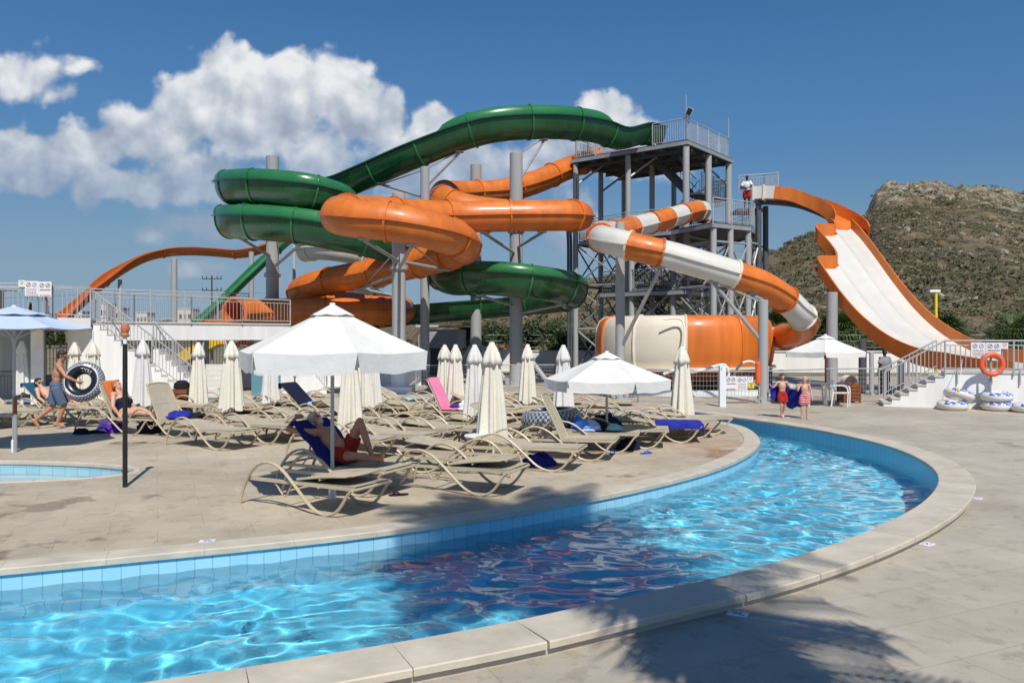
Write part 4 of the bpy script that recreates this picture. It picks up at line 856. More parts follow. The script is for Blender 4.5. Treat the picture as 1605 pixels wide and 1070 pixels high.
for q in (0, .25):
    x, y = TW(-.25-q, 6.1).x, TW(-.25-q, 6.1).y; MB().tube(crom([V(x, y, 0), V(x, y, 7), V(x, y, 8.6), V(x+.3, y-.2, 9.4), V(x+.35, y-.25, 11.2)], .3), .075, 8).build('water_pipe', 'dark_steel', tower, world=True)
fl_ = empty('floodlight', 'grey floodlight on the rail corner of the tower top', 'floodlight', TW(-.02, -.05, ZT+1.2))
b = MB(); b.box((.1,0,.22), (.32,.14,.42), Matrix.Rotation(R(25),3,'Y')); b.build('housing', 'grey_steel', fl_); b = MB(); b.box((.1,-.08,.22), (.26,.02,.34), Matrix.Rotation(R(25),3,'Y')); b.build('lens', 'dark_glass', fl_); b = MB(); b.tube([(0,0,-.15),(.05,0,.1)], .025, 6); b.build('bracket', 'grey_steel', fl_)
# ------------------------------------------------------------------ sun loungers
RAIL = [(0,0.0),(.06,.20),(.16,.38),(.32,.53),(.52,.585),(.72,.53),(.90,.40),(1.08,.24),(1.26,.09),(1.42,.022),(1.56,.02),(1.68,.075),(1.78,.185),(1.86,.30),(1.93,.355)]
LW = .33
def lounger_proto(back):
    root = empty('sun_lounger', None, 'sun lounger')
    for s in (-1, 1):
        pts = crom([V(x, s*(LW+.035), z) for x, z in RAIL], .07); mb = MB(); mb.tube(pts, .019, 6, flat=1.25); mb.box((1.5, s*(LW+.035), .012), (.06,.04,.024)); mb.build('side_rail', 'taupe_frame', root)
    mb = MB()
    for s in (-1, 1): mb.beam((.10, s*LW, .345), (1.94, s*LW, .36), .03, .042)
    for x in (.12, 1.0, 1.93): mb.tube([(x, -LW-.035, .35), (x, LW+.035, .35)], .017, 6)
    mb.tube([(.75, -LW, .22), (.75, LW, .22)], .012, 6); mb.tube(crom([V(.6,-LW,.33),V(.75,-LW+.03,.16),V(.9,-LW,.33)],.05), .012, 5); mb.tube(crom([V(.6,LW,.33),V(.75,LW-.03,.16),V(.9,LW,.33)],.05), .012, 5)
    mb.build('bed_frame', 'taupe_frame', root)
    vs = []; nx, ny = 12, 6
    for i in range(nx+1):
        for j in range(ny+1):
            x = .98+.95*i/nx; y = -LW+2*LW*j/ny; sag = .022*math.sin(math.pi*j/ny)*math.sin(math.pi*i/nx); vs.append((x, y, .375+.012*(i/nx)-sag))
    m = len(vs); vs += [(x, y, z-.012) for x, y, z in vs]; q = lambda i, j: i*(ny+1)+j
    fs = [(q(i,j),q(i+1,j),q(i+1,j+1),q(i,j+1)) for i in range(nx) for j in range(ny)]; fs += [tuple(m+k for k in reversed(f)) for f in fs]
    mb = MB().add(vs, fs); mb.build('seat_sling', 'taupe_sling', root)
    # backrest hinged at x=.98
    c, s_ = math.cos(R(back)), math.sin(R(back)); hz = .37 if back < 100 else .40; ln = .86
    def B(u, y, o=0): return V(.98-c*u+s_*o, y, hz+s_*u+c*o) if back < 100 else V(.98-c*u, y, hz+s_*u+o)
    vs = []
    for i in range(11):
        for j in range(ny+1): vs.append(B(ln*i/10, -LW+.02+(2*LW-.04)*j/ny, -.02*math.sin(math.pi*j/ny)*math.sin(math.pi*i/10)))
    m = len(vs); vs += [v+V(s_*-.01, 0, -.01) for v in vs]; fs = [(q(i,j),q(i+1,j),q(i+1,j+1),q(i,j+1)) for i in range(10) for j in range(ny)]; fs += [tuple(m+k for k in reversed(f)) for f in fs]
    br = MB().add(vs, fs).build('backrest', 'taupe_sling', root)
    mb = MB(); mb.tube(crom([B(0,-LW+.01), B(ln*.5,-LW+.01,.012), B(ln*.94,-LW+.03,.0), B(ln,-LW+.12), B(ln,LW-.12), B(ln*.94,LW-.03), B(ln*.5,LW-.01,.012), B(0,LW-.01)], .12), .016, 6)
    mb.tube([B(ln*.45,-LW,-.02), B(ln*.45,LW,-.02)], .012, 6)
    if 12 < back < 100: mb.tube([B(ln*.45,-LW*.8,-.02), V(.42,-LW*.8,.34)], .011, 6); mb.tube([B(ln*.45,LW*.8,-.02), V(.42,LW*.8,.34)], .011, 6)
    mb.build('backrest_frame', 'taupe_frame', br)
    return root
PROTO = {b_: lounger_proto(b_) for b_ in (7, 28, 42, 64, 173)}
used = set(); LG = {}
def lounger(px, py, yaw, back, label, key=None, group='beige sun loungers on the island deck', foot=True):
    """px,py: ground point under the middle of the foot end; yaw: direction head->foot in degrees"""
    p = G(px, py); dv = V(math.cos(R(yaw)), math.sin(R(yaw)), 0); o = p-dv*1.72
    if back in used: r = copy_tree(PROTO[back])
    else: r = PROTO[back]; used.add(back)
    r.location = o; r.rotation_euler = (0, 0, R(yaw)); r['label'] = label; r['group'] = group
    if key: LG[key] = (Matrix.Translation(o) @ Matrix.Rotation(R(yaw), 4, 'Z'), back)
    return r
lounger(563, 803, -30, 173, 'empty folded lounger nearest the pool edge, in front of the big umbrella pole', 'front')
lounger(606, 773, -27, 42, 'lounger under the big white umbrella holding the sleeping man in red shorts', 'sleeper')
lounger(792, 772, -24, 173, 'empty lounger on the right of the sleeping man, second nearest the pool', 'second')
lounger(655, 735, 164, 173, 'empty lounger turned head to the right behind the second nearest one')
lounger(893, 735, -18, 7, 'flat lounger with a blue bundle beneath, before the one with upright back', 'bluebundle')
lounger(948, 719, -14, 64, 'empty lounger with its back raised steeply, left of the black tyre float', 'upright')
lounger(984, 707, -12, 7, 'flat lounger carrying the blue bucket, pale clothes and the tyre float', 'clothes')
lounger(1030, 700, -10, 7, 'flat lounger under the hexagonal umbrella near the island tip, with dark clothes on it', 'under_hex')
lounger(1082, 691, -8, 7, 'lounger spread with a royal blue towel near the island tip', 'bluetowel')
lounger(1106, 684, -6, 7, 'empty flat lounger behind the one with the royal blue towel')
lounger(1128, 678, -4, 7, 'last flat lounger at the island tip, beside the river bend')
lounger(660, 711, -24, 7, 'empty flat lounger behind the sleeping man with black sandals under its foot')
lounger(592, 719, -21, 7, 'empty flat lounger directly behind the sleeping man, beside his raised knee')
lounger(748, 699, -18, 7, 'empty flat lounger left of the tallest closed umbrella, foot end under it')
lounger(742, 667, -20, 64, 'lounger with a pink towel hung over its raised back', 'pink')
lounger(376, 703, -29, 7, 'empty flat lounger in front of the lone closed umbrella, left of centre')
lounger(452, 694, -28, 7, 'empty flat lounger just left of the sleeping man, behind the front row')
lounger(305, 684, -24, 64, 'lounger with upright back and blue towel, right of the woman in navy', 'grey_back')
lounger(236, 680, -14, 64, 'lounger holding the woman in the navy swimsuit', 'woman')
lounger(60, 667, -16, 7, 'empty lounger behind the pole of the pale blue umbrella')
lounger(158, 663, -18, 7, 'empty lounger behind the walking man and his tyre float')
lounger(118, 659, -14, 42, 'lounger holding the seated man in sunglasses', 'seated')
lounger(520, 661, -22, 42, 'lounger with a navy towel over its raised back, before the small steps', 'navyback')
lounger(332, 657, -18, 7, 'empty lounger at the foot of the closed umbrella by the stairs')
more = [(655,679,-20),(600,682,-24),(700,684,160),(560,672,-20),(505,676,-24),(812,690,-16),(838,676,-14),(800,664,-12),(690,660,-18),(640,655,-16),(590,656,-20),(545,652,-18),
        (860,660,-12),(905,655,-8),(760,652,-14),(715,648,-16),(660,645,-14),(610,645,-16),(410,672,-24),(455,658,-20),(420,654,-18),(375,650,-16),(480,650,-18),(280,655,-14),(230,658,-14),(196,651,-12),(24,659,-14),(2,672,-18),
        (940,652,-8),(985,657,-6),(1020,662,-4),(880,648,-6),(840,646,-8),(800,644,-10),(560,642,-14),(500,643,-12),(850,694,-18),(700,700,-20),(530,690,-24),(420,684,158)]
def rowname(py): return 'back' if py < 650 else 'third to last' if py < 662 else 'middle' if py < 678 else 'front middle'
ORD = ['first','second','third','fourth','fifth','sixth','seventh','eighth','ninth','tenth','eleventh','twelfth','thirteenth','fourteenth','fifteenth','sixteenth','seventeenth','eighteenth','nineteenth','twentieth']
from collections import defaultdict
rows = defaultdict(list)
for q in more: rows[rowname(q[1])].append(q)
for rn, l in rows.items():
    for k, (px, py, yw) in enumerate(sorted(l)):
        bk = (7, 173, 7, 28, 7, 173, 7, 7, 28, 173)[(k*3+len(rn)) % 10]; yw += random.uniform(-6, 6)
        lounger(px, py, yw, bk, f'{ORD[k]} spare lounger from the left in the {rn} row, {"folded forward" if bk > 100 else "back slightly raised" if bk > 20 else "lying flat"}')
for b_ in PROTO:
    if b_ not in used:
        def kill(o):
            for c in list(o.children): kill(c)
            bpy.data.objects.remove(o)
        kill(PROTO[b_])

# towels and things lying on loungers (each follows the lounger it lies on)
def cloth_on(key, x0, x1, y0, y1, matn, name, label, cat='towel', drape=0.0, back=None, lift=.008, seed=1, mi2=None):
    Mx, bk = LG[key]; nx, ny = 22, 16; vs = []
    for i in range(nx+1):
        for j in range(ny+1):
            x = x0+(x1-x0)*i/nx; y = y0+(y1-y0)*j/ny; w_ = noise.noise(Vector((x*5, y*5, seed*3.1)))*.012+noise.noise(Vector((x*14, y*11, seed)))*.005
            if x < .98 and bk < 100:
                u = .98-x; c, s_ = math.cos(R(bk)), math.sin(R(bk)); u2 = u; over = 0
                if u > .88: over = u-.88; u2 = .88
                p = V(.98-c*u2-s_*0+s_*lift*0, y, .37+s_*u2); p += V(s_*.022, 0, c*.022)*1
                if over: p += V(-.03-.02*over, 0, -over)
            else: p = V(x, y, .392)
            if x > 1.95: p = V(1.95+.01, y, .392-(x-1.95))
            p.z += abs(w_)+lift
            ex = abs(y)-(LW+.05)
            if ex > 0: p.y = math.copysign(LW+.06+.02*math.sin(x*16+seed), y); p.z -= ex
            vs.append(Mx @ p)
    q = lambda i, j: i*(ny+1)+j; fs = [(q(i,j),q(i+1,j),q(i+1,j+1),q(i,j+1)) for i in range(nx) for j in range(ny)]
    ob = MB().add(vs, fs).build(name, matn, fix=False, angle=0); solidify(ob, .008, 1)
    return tag(ob, label, cat)
def heap(p, sz, matn, name, label, cat, seed=1, n=4):
    """a crumpled bundle of cloth, lying at p"""
    mb = MB(); r_ = random.Random(seed); 
    vs = []; nu, nv = 26, 12
    for i in range(nv+1):
        t = math.pi/2*i/nv
        for j in range(nu):
            a = 2*math.pi*j/nu; d_ = V(math.cos(a)*math.cos(t), math.sin(a)*math.cos(t), math.sin(t)); f = 1+.38*noise.noise(d_*2.3+V(seed,0,0))+.16*noise.noise(d_*6+V(0,seed,0))
            vs.append(V(d_.x*sz[0]*f/2, d_.y*sz[1]*f/2, d_.z*sz[2]*f)+Vector(p))
    fs = [(i*nu+j, i*nu+(j+1) % nu, (i+1)*nu+(j+1) % nu, (i+1)*nu+j) for i in range(nv) for j in range(nu)]+[tuple(reversed(range(nu)))]
    return tag(mb.add(vs, fs).build(name, matn, angle=60), label, cat)
def on(key, x, y, z=.40): return LG[key][0] @ V(x, y, z)
cloth_on('sleeper', .02, 1.1, -.42, .40, 'cloth_royal', 'towel', 'blue towel under the sleeping man, hanging over the side of his lounger', seed=2)
cloth_on('pink', .0, 1.35, -.30, .30, 'cloth_pink', 'towel', 'pink towel over a raised lounger back')
cloth_on('bluetowel', 1.0, 2.12, -.48, .38, 'cloth_blue', 'towel', 'royal blue towel spread over a lounger foot near the island tip', seed=5)
cloth_on('navyback', -.05, 1.0, -.34, .34, 'cloth_navy', 'towel', 'navy towel over the lounger in front of the small pool steps', seed=7)
cloth_on('seated', -.02, .75, -.33, .33, 'cloth_teal', 'towel', 'dark blue and teal towel behind the seated man in sunglasses', seed=8)
cloth_on('woman', .0, .55, -.20, .28, 'cloth_orange', 'towel', 'orange towel behind the head of the woman in navy', seed=9)
heap(on('pink',1.55,.05), (.5,.45,.2), 'cloth_white', 'clothes', 'white clothes heaped below the pink towel', 'clothes', 3); heap(on('pink',1.25,.22), (.45,.3,.1), 'cloth_blue', 'towel', 'blue towel trailing beside the pink one', 'towel', 4)
heap(on('clothes',.95,-.05), (.55,.4,.17), 'cloth_lightblue', 'clothes', 'light blue shirt heaped beside the tyre float', 'clothes', 5); heap(on('clothes',1.45,.1), (.35,.3,.1), 'cloth_aqua', 'clothes', 'pale grey green cloth at the lounger foot beside the light blue shirt', 'clothes', 6); heap(on('clothes',1.2,.12), (.3,.3,.15), 'cloth_black', 'bag', 'small dark bag between the light blue shirt and the pale cloth', 'bag', 7)
heap(on('under_hex',.7,.0), (.6,.5,.22), 'cloth_navy', 'clothes', 'navy clothes under the hexagonal umbrella', 'clothes', 8); heap(on('under_hex',.35,.05), (.4,.4,.12), 'cloth_brown', 'bag', 'brown bag under the hexagonal umbrella', 'bag', 9)
heap(on('grey_back',1.3,.0), (.6,.4,.15), 'cloth_blue', 'towel', 'bright blue towel heaped on the lounger right of the woman', 'towel', 10); heap(on('grey_back',1.7,.1), (.35,.3,.12), 'cloth_black', 'bag', 'small black bag next to the bright blue towel', 'bag', 11)
heap(G(538,661)+V(-.3,.1,0), (.7,.5,.10), 'cloth_yellow', 'towel', 'yellow towel on the deck under the lounger with the navy towel', 'towel', 12); heap(on('navyback',1.4,.0), (.55,.4,.12), 'cloth_brown', 'clothes', 'patterned clothes on the lounger with the navy towel', 'clothes', 13); heap(on('navyback',1.05,.1), (.3,.3,.1), 'cloth_lightblue', 'towel', 'lilac blue cloth on the lounger with the navy towel', 'towel', 14)
heap(G(845,729), (.6,.4,.2), 'cloth_blue', 'clothes', 'blue bundle on the deck under a flat lounger', 'clothes', 15); heap(G(985,704), (.5,.35,.2), 'cloth_navy', 'bag', 'navy bag under the lounger with the pale clothes', 'bag', 16)
heap(G(172,677), (.5,.35,.32), 'cloth_purple', 'bag', 'purple bag under the lounger of the woman in navy', 'bag', 17); heap(G(232,678), (.5,.4,.3), 'cloth_navy', 'bag', 'dark blue bag by the foot of the woman\'s lounger', 'bag', 18)
heap(G(128,680), (.35,.25,.14), 'cloth_navy', 'bag', 'small dark pouch on the deck left of the purple bag', 'bag', 19); heap(G(148,679), (.45,.15,.08), 'cloth_black', 'clothes', 'black cloth on the deck between pouch and purple bag', 'clothes', 20)
heap(G(783,664), (.6,.4,.35), 'cloth_mid_blue', 'towel', 'mid blue towel behind the tallest closed umbrella', 'towel', 21); heap(G(706,640), (.45,.4,.5), 'cloth_black', 'bag', 'black and white bag at the foot of a closed umbrella behind the pink towel', 'bag', 22)
heap(G(600,650)+V(0,0,.4), (.5,.4,.08), 'cloth_aqua', 'towel', 'pale aqua towel on a back row lounger behind the big umbrella', 'towel', 23); heap(G(640,648)+V(0,0,.4), (.4,.4,.08), 'cloth_aqua', 'towel', 'second pale aqua towel, right of the first in the back row', 'towel', 24)
for k, (px, py, c, lb) in enumerate([(1013,711,'cloth_mid_blue','blue flip flop on the wet deck by the island rim'),(960,711,'cloth_mid_blue','blue flip flop beneath the loungers near the tyre float'),(648,722,'cloth_black','black sandal under an empty lounger'),(625,776,'cloth_black','black flip flop beside the sleeping man')]):
    r = empty('sandal', lb, 'sandal', G(px, py), .5+k); mb = MB(); mb.lathe([(.06,0),(.062,.02)], 16, rfun=lambda r_, z, a, i: r_*(1+.0*a)); mb.v = [(x*2.3, y*(.85+.2*x*8*.1), z) for x, y, z in mb.v]; mb.build('sole', c, r); mb = MB(); mb.tube(crom([V(-.02,.05,.02), V(.04,.02,.05), V(.09,0,.02), V(.04,-.02,.05), V(-.02,-.05,.02)], .02), .009, 6); mb.build('strap', c, r)
bk = empty('bucket', 'blue plastic bucket lying tilted in front of the tyre float', 'bucket', on('clothes',.72,-.22,.40)); b = MB(); b.lathe([(.10,0),(.14,.26),(.145,.27),(.13,.26),(.09,.015)], 20, cap=False); b.v = [tuple(Matrix.Rotation(R(35),3,'Y') @ Vector(v)) for v in b.v]; b.build('bucket_body', 'plastic_blue', bk); b = MB(); b.torus(.14, .006, (0,0,0), Matrix.Rotation(R(80),3,'X'), 20, 6); b.v = [(x+.14, y, z+.2) for x, y, z in b.v]; b.build('handle', 'plastic_white', bk)
# low side table
st = empty('side_table', 'low white side table between the tallest closed umbrella and the loungers', 'side table', G(752,722)); b = MB(); b.lathe([(.27,.42),(.28,.44),(.27,.46)], 24); b.build('table_top', 'plastic_white', st)
for k in range(4): b = MB(); b.tube([(.17*math.cos(k*1.57+.7), .17*math.sin(k*1.57+.7), .42), (.21*math.cos(k*1.57+.7), .21*math.sin(k*1.57+.7), 0)], .022, 6); b.build('leg', 'taupe_frame', st)

# ------------------------------------------------------------------ tyre shaped floats
M['vinyl_steel'] = mat('vinyl_steel', (0.06, 0.075, 0.11), 0.3, var=0.1); M['vinyl_grey'] = mat('vinyl_grey', (0.36, 0.38, 0.42), 0.3, var=0.1)
def tread_mi(n, m):
    def f(i, j):
        b_ = 360*j/m
        if 100 <= b_ <= 260: return 0
        if (75 <= b_ < 100) or (260 < b_ <= 285): return 0
        return 1 if ((i*2+j) % 4 < 2) else 2
    return f
def tyre_float(label, c, rot, R_=.34, r_=.155, text=True):
    root = empty('tyre_float', label, 'swim ring', c); mb = MB(); mb.torus(R_, r_, (0,0,0), rot, 72, 36, mifun=tread_mi(72,36)); mb.build('ring_tube', ['rubber_black','vinyl_steel','vinyl_grey'], root)
    for rad, w_ in ((R_+.045, .009), ):
        zz = math.sqrt(max(0, r_**2-(rad-R_)**2)); mb = MB(); mb.torus(rad, w_, (0,0,0), None, 60, 6)
        mb.v = [tuple(rot @ V(x, y, z+zz)) for x, y, z in mb.v]; mb.build('white_line', 'plastic_white', root)
    for a in (95, 245):
        mb = MB(); k = 8
        vs = []; 
        for i in range(k+1):
            an = R(a-13+26*i/k)
            for rad in (R_+.02, R_+.072): zz = math.sqrt(r_**2-(rad-R_)**2)+.004; vs.append(rot @ V(rad*math.cos(an), rad*math.sin(an), zz))
        mb.add(vs, [(2*i, 2*i+1, 2*i+3, 2*i+2) for i in range(k)]); mb.build('white_patch', 'plastic_white', root, fix=False)
    if text:
        cu = bpy.data.curves.new('lettering', 'FONT'); cu.body = 'TYRE'; cu.size = .12; cu.extrude = .002; cu.align_x = 'CENTER'; to = bpy.data.objects.new('lettering', cu); COL.objects.link(to)
        dg = bpy.context.evaluated_depsgraph_get(); me = bpy.data.meshes.new_from_object(to.evaluated_get(dg)); bpy.data.objects.remove(to)
        for v in me.vertices:
            an = R(90)-v.co.x/(R_-.05); rad = R_-.11+v.co.y; zz = math.sqrt(max(1e-4, r_**2-(rad-R_)**2))+.003; v.co = rot @ V(rad*math.cos(an), rad*math.sin(an), zz+v.co.z)
        me.materials.append(M['plastic_white']); o = bpy.data.objects.new('lettering', me); COL.objects.link(o); o.parent = root
    return root
LGC = on('clothes', .18, .34, .56)
tyre_float('black tyre patterned swim ring lying flat between the loungers', LGC, Matrix.Rotation(R(-4),3,'Y') @ Matrix.Rotation(R(40),3,'Z'), .42, .19)

# ------------------------------------------------------------------ umbrellas
def pole_parts(root, h, matn='grey_rail', r=.024, base=True):
    MB().lathe([(r, 0), (r, h)], 12).build('pole', matn, root)
    if base: MB().lathe([(.05, 0), (.05, .22), (.03, .24)], 14).build('ground_socket', 'white_paint', root)
def closed_umbrella(label, px, py, ztop=2.0, ln=1.62, wd=1.0, seed=0, matn='canvas_cream'):
    p = G(px, py); root = empty('closed_umbrella', label, 'umbrella', p, seed*1.3, 'closed cream umbrellas'); pole_parts(root, ztop-.1)
    zb = ztop-ln; rn = random.Random(seed); ph = [rn.uniform(-.5,.5) for _ in range(9)]
    prof = [(.225*wd, zb), (.215*wd, zb+.12), (.20*wd, zb+.4), (.18*wd, zb+.75), (.158*wd, zb+1.0), (.142*wd, zb+1.18), (.128*wd, zb+1.32), (.10*wd, ztop-.2)]
    def rf(r, z, a, i): k = 8; f = (1-(z-zb)/ln); pl = math.sin(a*k/2*2+seed+f*.6*math.sin(a*2+seed)); return r*(1+.30*pl*(.35+.65*f)+.06*noise.noise(Vector((math.cos(a)*2, math.sin(a)*2, z*2+seed))))
    mb = MB(); mb.lathe(prof, 64, rfun=rf, cap=False); n0 = 64
    mb.v[:n0] = [(x, y, z+.05*math.sin(4*math.atan2(y, x)+seed)) for x, y, z in mb.v[:n0]]
    mb.build('folded_canopy', matn, root, angle=0)
    mb = MB(); mb.lathe([(.172*wd, ztop-.36), (.162*wd, ztop-.30), (.128*wd, ztop-.18), (.08*wd, ztop-.07), (.056, ztop-.025), (.05, ztop)], 48, rfun=lambda r, z, a, i: r*(1+.16*math.sin(a*6+seed)*(1-(i/5)))); mb.v[:48] = [(x, y, z-.05*abs(math.sin(3*math.atan2(y, x)+seed/2))) for x, y, z in mb.v[:48]]; mb.build('top_vent', matn, root, angle=0)
    MB().lathe([(.05, ztop-.01), (.05, ztop+.012), (.03, ztop+.02)], 10).build('finial', 'plastic_white', root)
    mb = MB()
    for k in range(6): a = k*1.047+.3; mb.tube([(.11*math.cos(a), .11*math.sin(a), zb+.03), (.14*math.cos(a), .14*math.sin(a), zb-.07)], .012, 5)
    mb.build('rib_ends', 'wood', root)
    return root
CU = [(34,636,2.03,'closed umbrella far left in front of the shaded wall bay'),(117,640,2.0,'closed umbrella seen above the tyre float of the walking man'),(146,643,2.0,'closed umbrella right of the walking man\'s tyre float, against the white wall'),
      (224,664,2.1,'large closed umbrella beside the black post, behind the woman\'s lounger'),(311,652,2.02,'closed umbrella in front of the white steps under the bridge'),(363,676,2.08,'closed umbrella standing alone just left of the big white umbrella'),(424,652,2.0,'closed umbrella in front of the blue grey pool box'),
      (549,700,1.98,'closed umbrella directly behind the knee of the sleeping man'),(569,664,1.98,'closed umbrella partly hidden behind the one at the sleeping man\'s knee'),(584,654,1.98,'third closed umbrella in line behind the big white umbrella'),
      (697,651,1.95,'closed umbrella with a black and white bag at its foot'),(714,660,1.97,'closed umbrella just right of the one with the bag'),(744,683,2.0,'closed umbrella half hidden behind the tallest one'),(771,718,2.08,'tallest closed umbrella in the middle of the island deck'),
      (827,655,1.97,'closed umbrella in front of the thick column with raking braces'),(883,666,1.97,'closed umbrella partly behind the hexagonal open umbrella'),(1069,673,1.95,'closed umbrella at the island tip in front of the big barrel')]
for k, (px, py, zt, lb) in enumerate(CU): closed_umbrella(lb, px, py, zt, 1.62+.08*math.sin(k*2.1), .93+.14*(k*.37 % 1), k*1.7+.4, 'canvas_cream' if k % 3 else 'canvas')
def open_umbrella(label, base, h_apex, h_eave, rad, rot, n=6, val=.2, matn='canvas', polem='grey_rail', pr=.026, vent=.235, sag=.03, name='open_umbrella', group=None):
    root = empty(name, label, 'umbrella', base, R(rot), group); pole_parts(root, h_apex-.02, polem, pr)
    C = [V(rad*math.cos(2*math.pi*k/n), rad*math.sin(2*math.pi*k/n), h_eave) for k in range(n)]; mb = MB(); K = 10
    for k in range(n):
        a, b_ = C[k], C[(k+1) % n]; vs = []
        for i in range(K+1):
            t = i/K
            for j in range(K+1):
                s = j/K; e = a.lerp(b_, s); p = V(0,0,h_apex).lerp(e, .03+.97*t); inward = 1-.035*math.sin(math.pi*s)*t; p.x *= inward; p.y *= inward; p.z -= sag*(math.sin(math.pi*s)*t+.5*math.sin(math.pi*t)*.6)-.0; vs.append(p)
        mb.add(vs, [(i*(K+1)+j, i*(K+1)+j+1, (i+1)*(K+1)+j+1, (i+1)*(K+1)+j) for i in range(K) for j in range(K)])
    ob = mb.build('canopy', matn, root, angle=28); solidify(ob, .006)
    if val:
        for k in range(n):
            a, b_ = C[k], C[(k+1) % n]; vs = []
            for j in range(K+1):
                s = j/K; inn = 1-.035*math.sin(math.pi*s)+.004; p = a.lerp(b_, s); p = V(p.x*inn, p.y*inn, h_eave-sag*math.sin(math.pi*s)+.004)
                tuck = .05*(1 if j == 0 else -1 if j == K else 0); q = p+(b_-a).normalized()*tuck; out = V(p.x, p.y, 0).normalized()*(.004+.008*math.sin(s*17+k))
                vs += [p, p.lerp(q, .5)+V(0,0,-val*.5)+out*.5, q+V(0,0,-val*(1+.05*math.sin(s*11+k*2)))+out]
            fl = MB().add(vs, [(3*j+i, 3*j+3+i, 3*j+4+i, 3*j+1+i) for j in range(K) for i in range(2)]).build('valance', matn, root, angle=0); solidify(fl, .005)
    sl_ = (h_apex-h_eave)/rad; mb = MB(); vr = rad*vent
    prof = [(.02, h_apex+.035), (vr*.5, h_apex+.035-sl_*vr*.5), (vr, h_apex+.035-sl_*vr*.95)]
    vs = []; m = 48
    for (r_, z) in prof:
        for j in range(m): a = 2*math.pi*j/m; q = math.cos(math.pi/n)/math.cos((a+math.pi/n*0) % (2*math.pi/n)-math.pi/n); vs.append((r_*q*math.cos(a), r_*q*math.sin(a), z-(.02 if r_ > vr*.9 else 0)*abs(math.cos(a*n/2))))
    mb.add(vs, [(i*m+j, i*m+(j+1) % m, (i+1)*m+(j+1) % m, (i+1)*m+j) for i in range(2) for j in range(m)]); ob = mb.build('vent_cap', matn, root, angle=28); solidify(ob, .006)
    for k in range(n):
        mb = MB(); mb.tube([V(0,0,h_apex-.06), C[k]*.97+V(0,0,h_eave*.03-.03)], .012, 6); mb.build('rib', polem, root)
        mb = MB(); mb.tube([V(0,0,h_apex-.62*(h_apex-h_eave)-.38), V(C[k].x*.5, C[k].y*.5, (h_apex+h_eave)/2-.05)], .010, 6); mb.build('strut', polem, root)
    MB().lathe([(.05, h_apex-.72*(h_apex-h_eave)-.38), (.05, h_apex-.5*(h_apex-h_eave)-.38)], 12).build('runner', polem, root)
    MB().lathe([(.04, h_apex+.02), (.042, h_apex+.05), (.025, h_apex+.056)], 12).build('finial', 'plastic_white', root)
    return root
open_umbrella('big open white umbrella with deep valance shading the sleeping man', G(521,781), 2.60, 2.0, 1.30, 56, sag=.03, val=.25)
open_umbrella('low open white hexagonal umbrella near the island tip', G(951,702), 1.86, 1.36, 1.24, 48, val=.20)
open_umbrella('open white umbrella over the plastic table by the far bank', V(10.0, 25.4, 0), 2.22, 1.72, 1.34, 8, val=.16, polem='rust_pole')
open_umbrella('open white umbrella by the small pool steps, behind the big one', G(462,630), 1.50, 1.08, 1.32, 26, val=.14)
open_umbrella('open pale blue umbrella without valance at the left edge, over the paddling pool deck', G(22,708), 2.74, 2.36, 1.40, 10, n=8, val=0, matn='canvas_blue', vent=.42, sag=.03, pr=.03)
open_umbrella('pale blue umbrella open on the tower top', TW(.6,5.2,ZT), 2.15, 1.75, .8, 10, n=8, val=0, matn='canvas_blue', vent=.3, sag=.02)
# ------------------------------------------------------------------ people
def solid(mb, name, matn, parent, voxel=.011, it=5):
    me = bpy.data.meshes.new('tmp'); me.from_pydata(mb.v, [], mb.f); bm = bmesh.new(); bm.from_mesh(me); bmesh.ops.recalc_face_normals(bm, faces=bm.faces); bm.to_mesh(me); bm.free()
    o = bpy.data.objects.new('tmp', me); COL.objects.link(o); a = o.modifiers.new('r', 'REMESH'); a.mode = 'VOXEL'; a.voxel_size = voxel; b_ = o.modifiers.new('s', 'SMOOTH'); b_.iterations = it; b_.factor = .5
    dg = bpy.context.evaluated_depsgraph_get(); dg.update(); m2 = bpy.data.meshes.new_from_object(o.evaluated_get(dg)); bpy.data.objects.remove(o); m2.materials.clear(); m2.materials.append(M[matn]); m2.polygons.foreach_set('use_smooth', [True]*len(m2.polygons))
    ob = bpy.data.objects.new(name, m2); COL.objects.link(ob); ob.parent = parent; return ob
def hand(mb, w_, d_, pn, thumb, k, curl=.5):
    """palm and five fingers. w_: wrist, d_: direction along the hand, pn: palm normal"""
    d_ = d_.normalized(); pn = (pn-d_*pn.dot(d_)).normalized(); sd_ = d_.cross(pn)*thumb
    mb.cone(w_, w_+d_*.085*k, .024*k, .034*k, 10); mb.cone(w_+d_*.035*k+sd_*.02*k, w_+d_*.085*k+sd_*.026*k, .02*k, .018*k, 8); mb.cone(w_+d_*.035*k-sd_*.02*k, w_+d_*.085*k-sd_*.026*k, .02*k, .017*k, 8)
    for q, (o, ln) in enumerate(((.030,.072),(.010,.080),(-.011,.074),(-.031,.058))):
        b_ = w_+d_*.088*k+sd_*o*k; c = b_+(d_*math.cos(curl*.6)+pn*math.sin(curl*.6)).normalized()*ln*.5*k; e = c+(d_*math.cos(curl*1.7)+pn*math.sin(curl*1.7)).normalized()*ln*.5*k
        mb.cone(b_, c, .0105*k, .010*k, 8); mb.cone(c, e, .010*k, .008*k, 8)
    t0 = w_+d_*.03*k+sd_*.03*k; t1 = t0+(d_*.6+sd_*.8+pn*.2).normalized()*.04*k; t2 = t1+(d_*.85+sd_*.3+pn*.4).normalized()*.032*k; mb.cone(t0, t1, .014*k, .012*k, 8); mb.cone(t1, t2, .012*k, .009*k, 8)
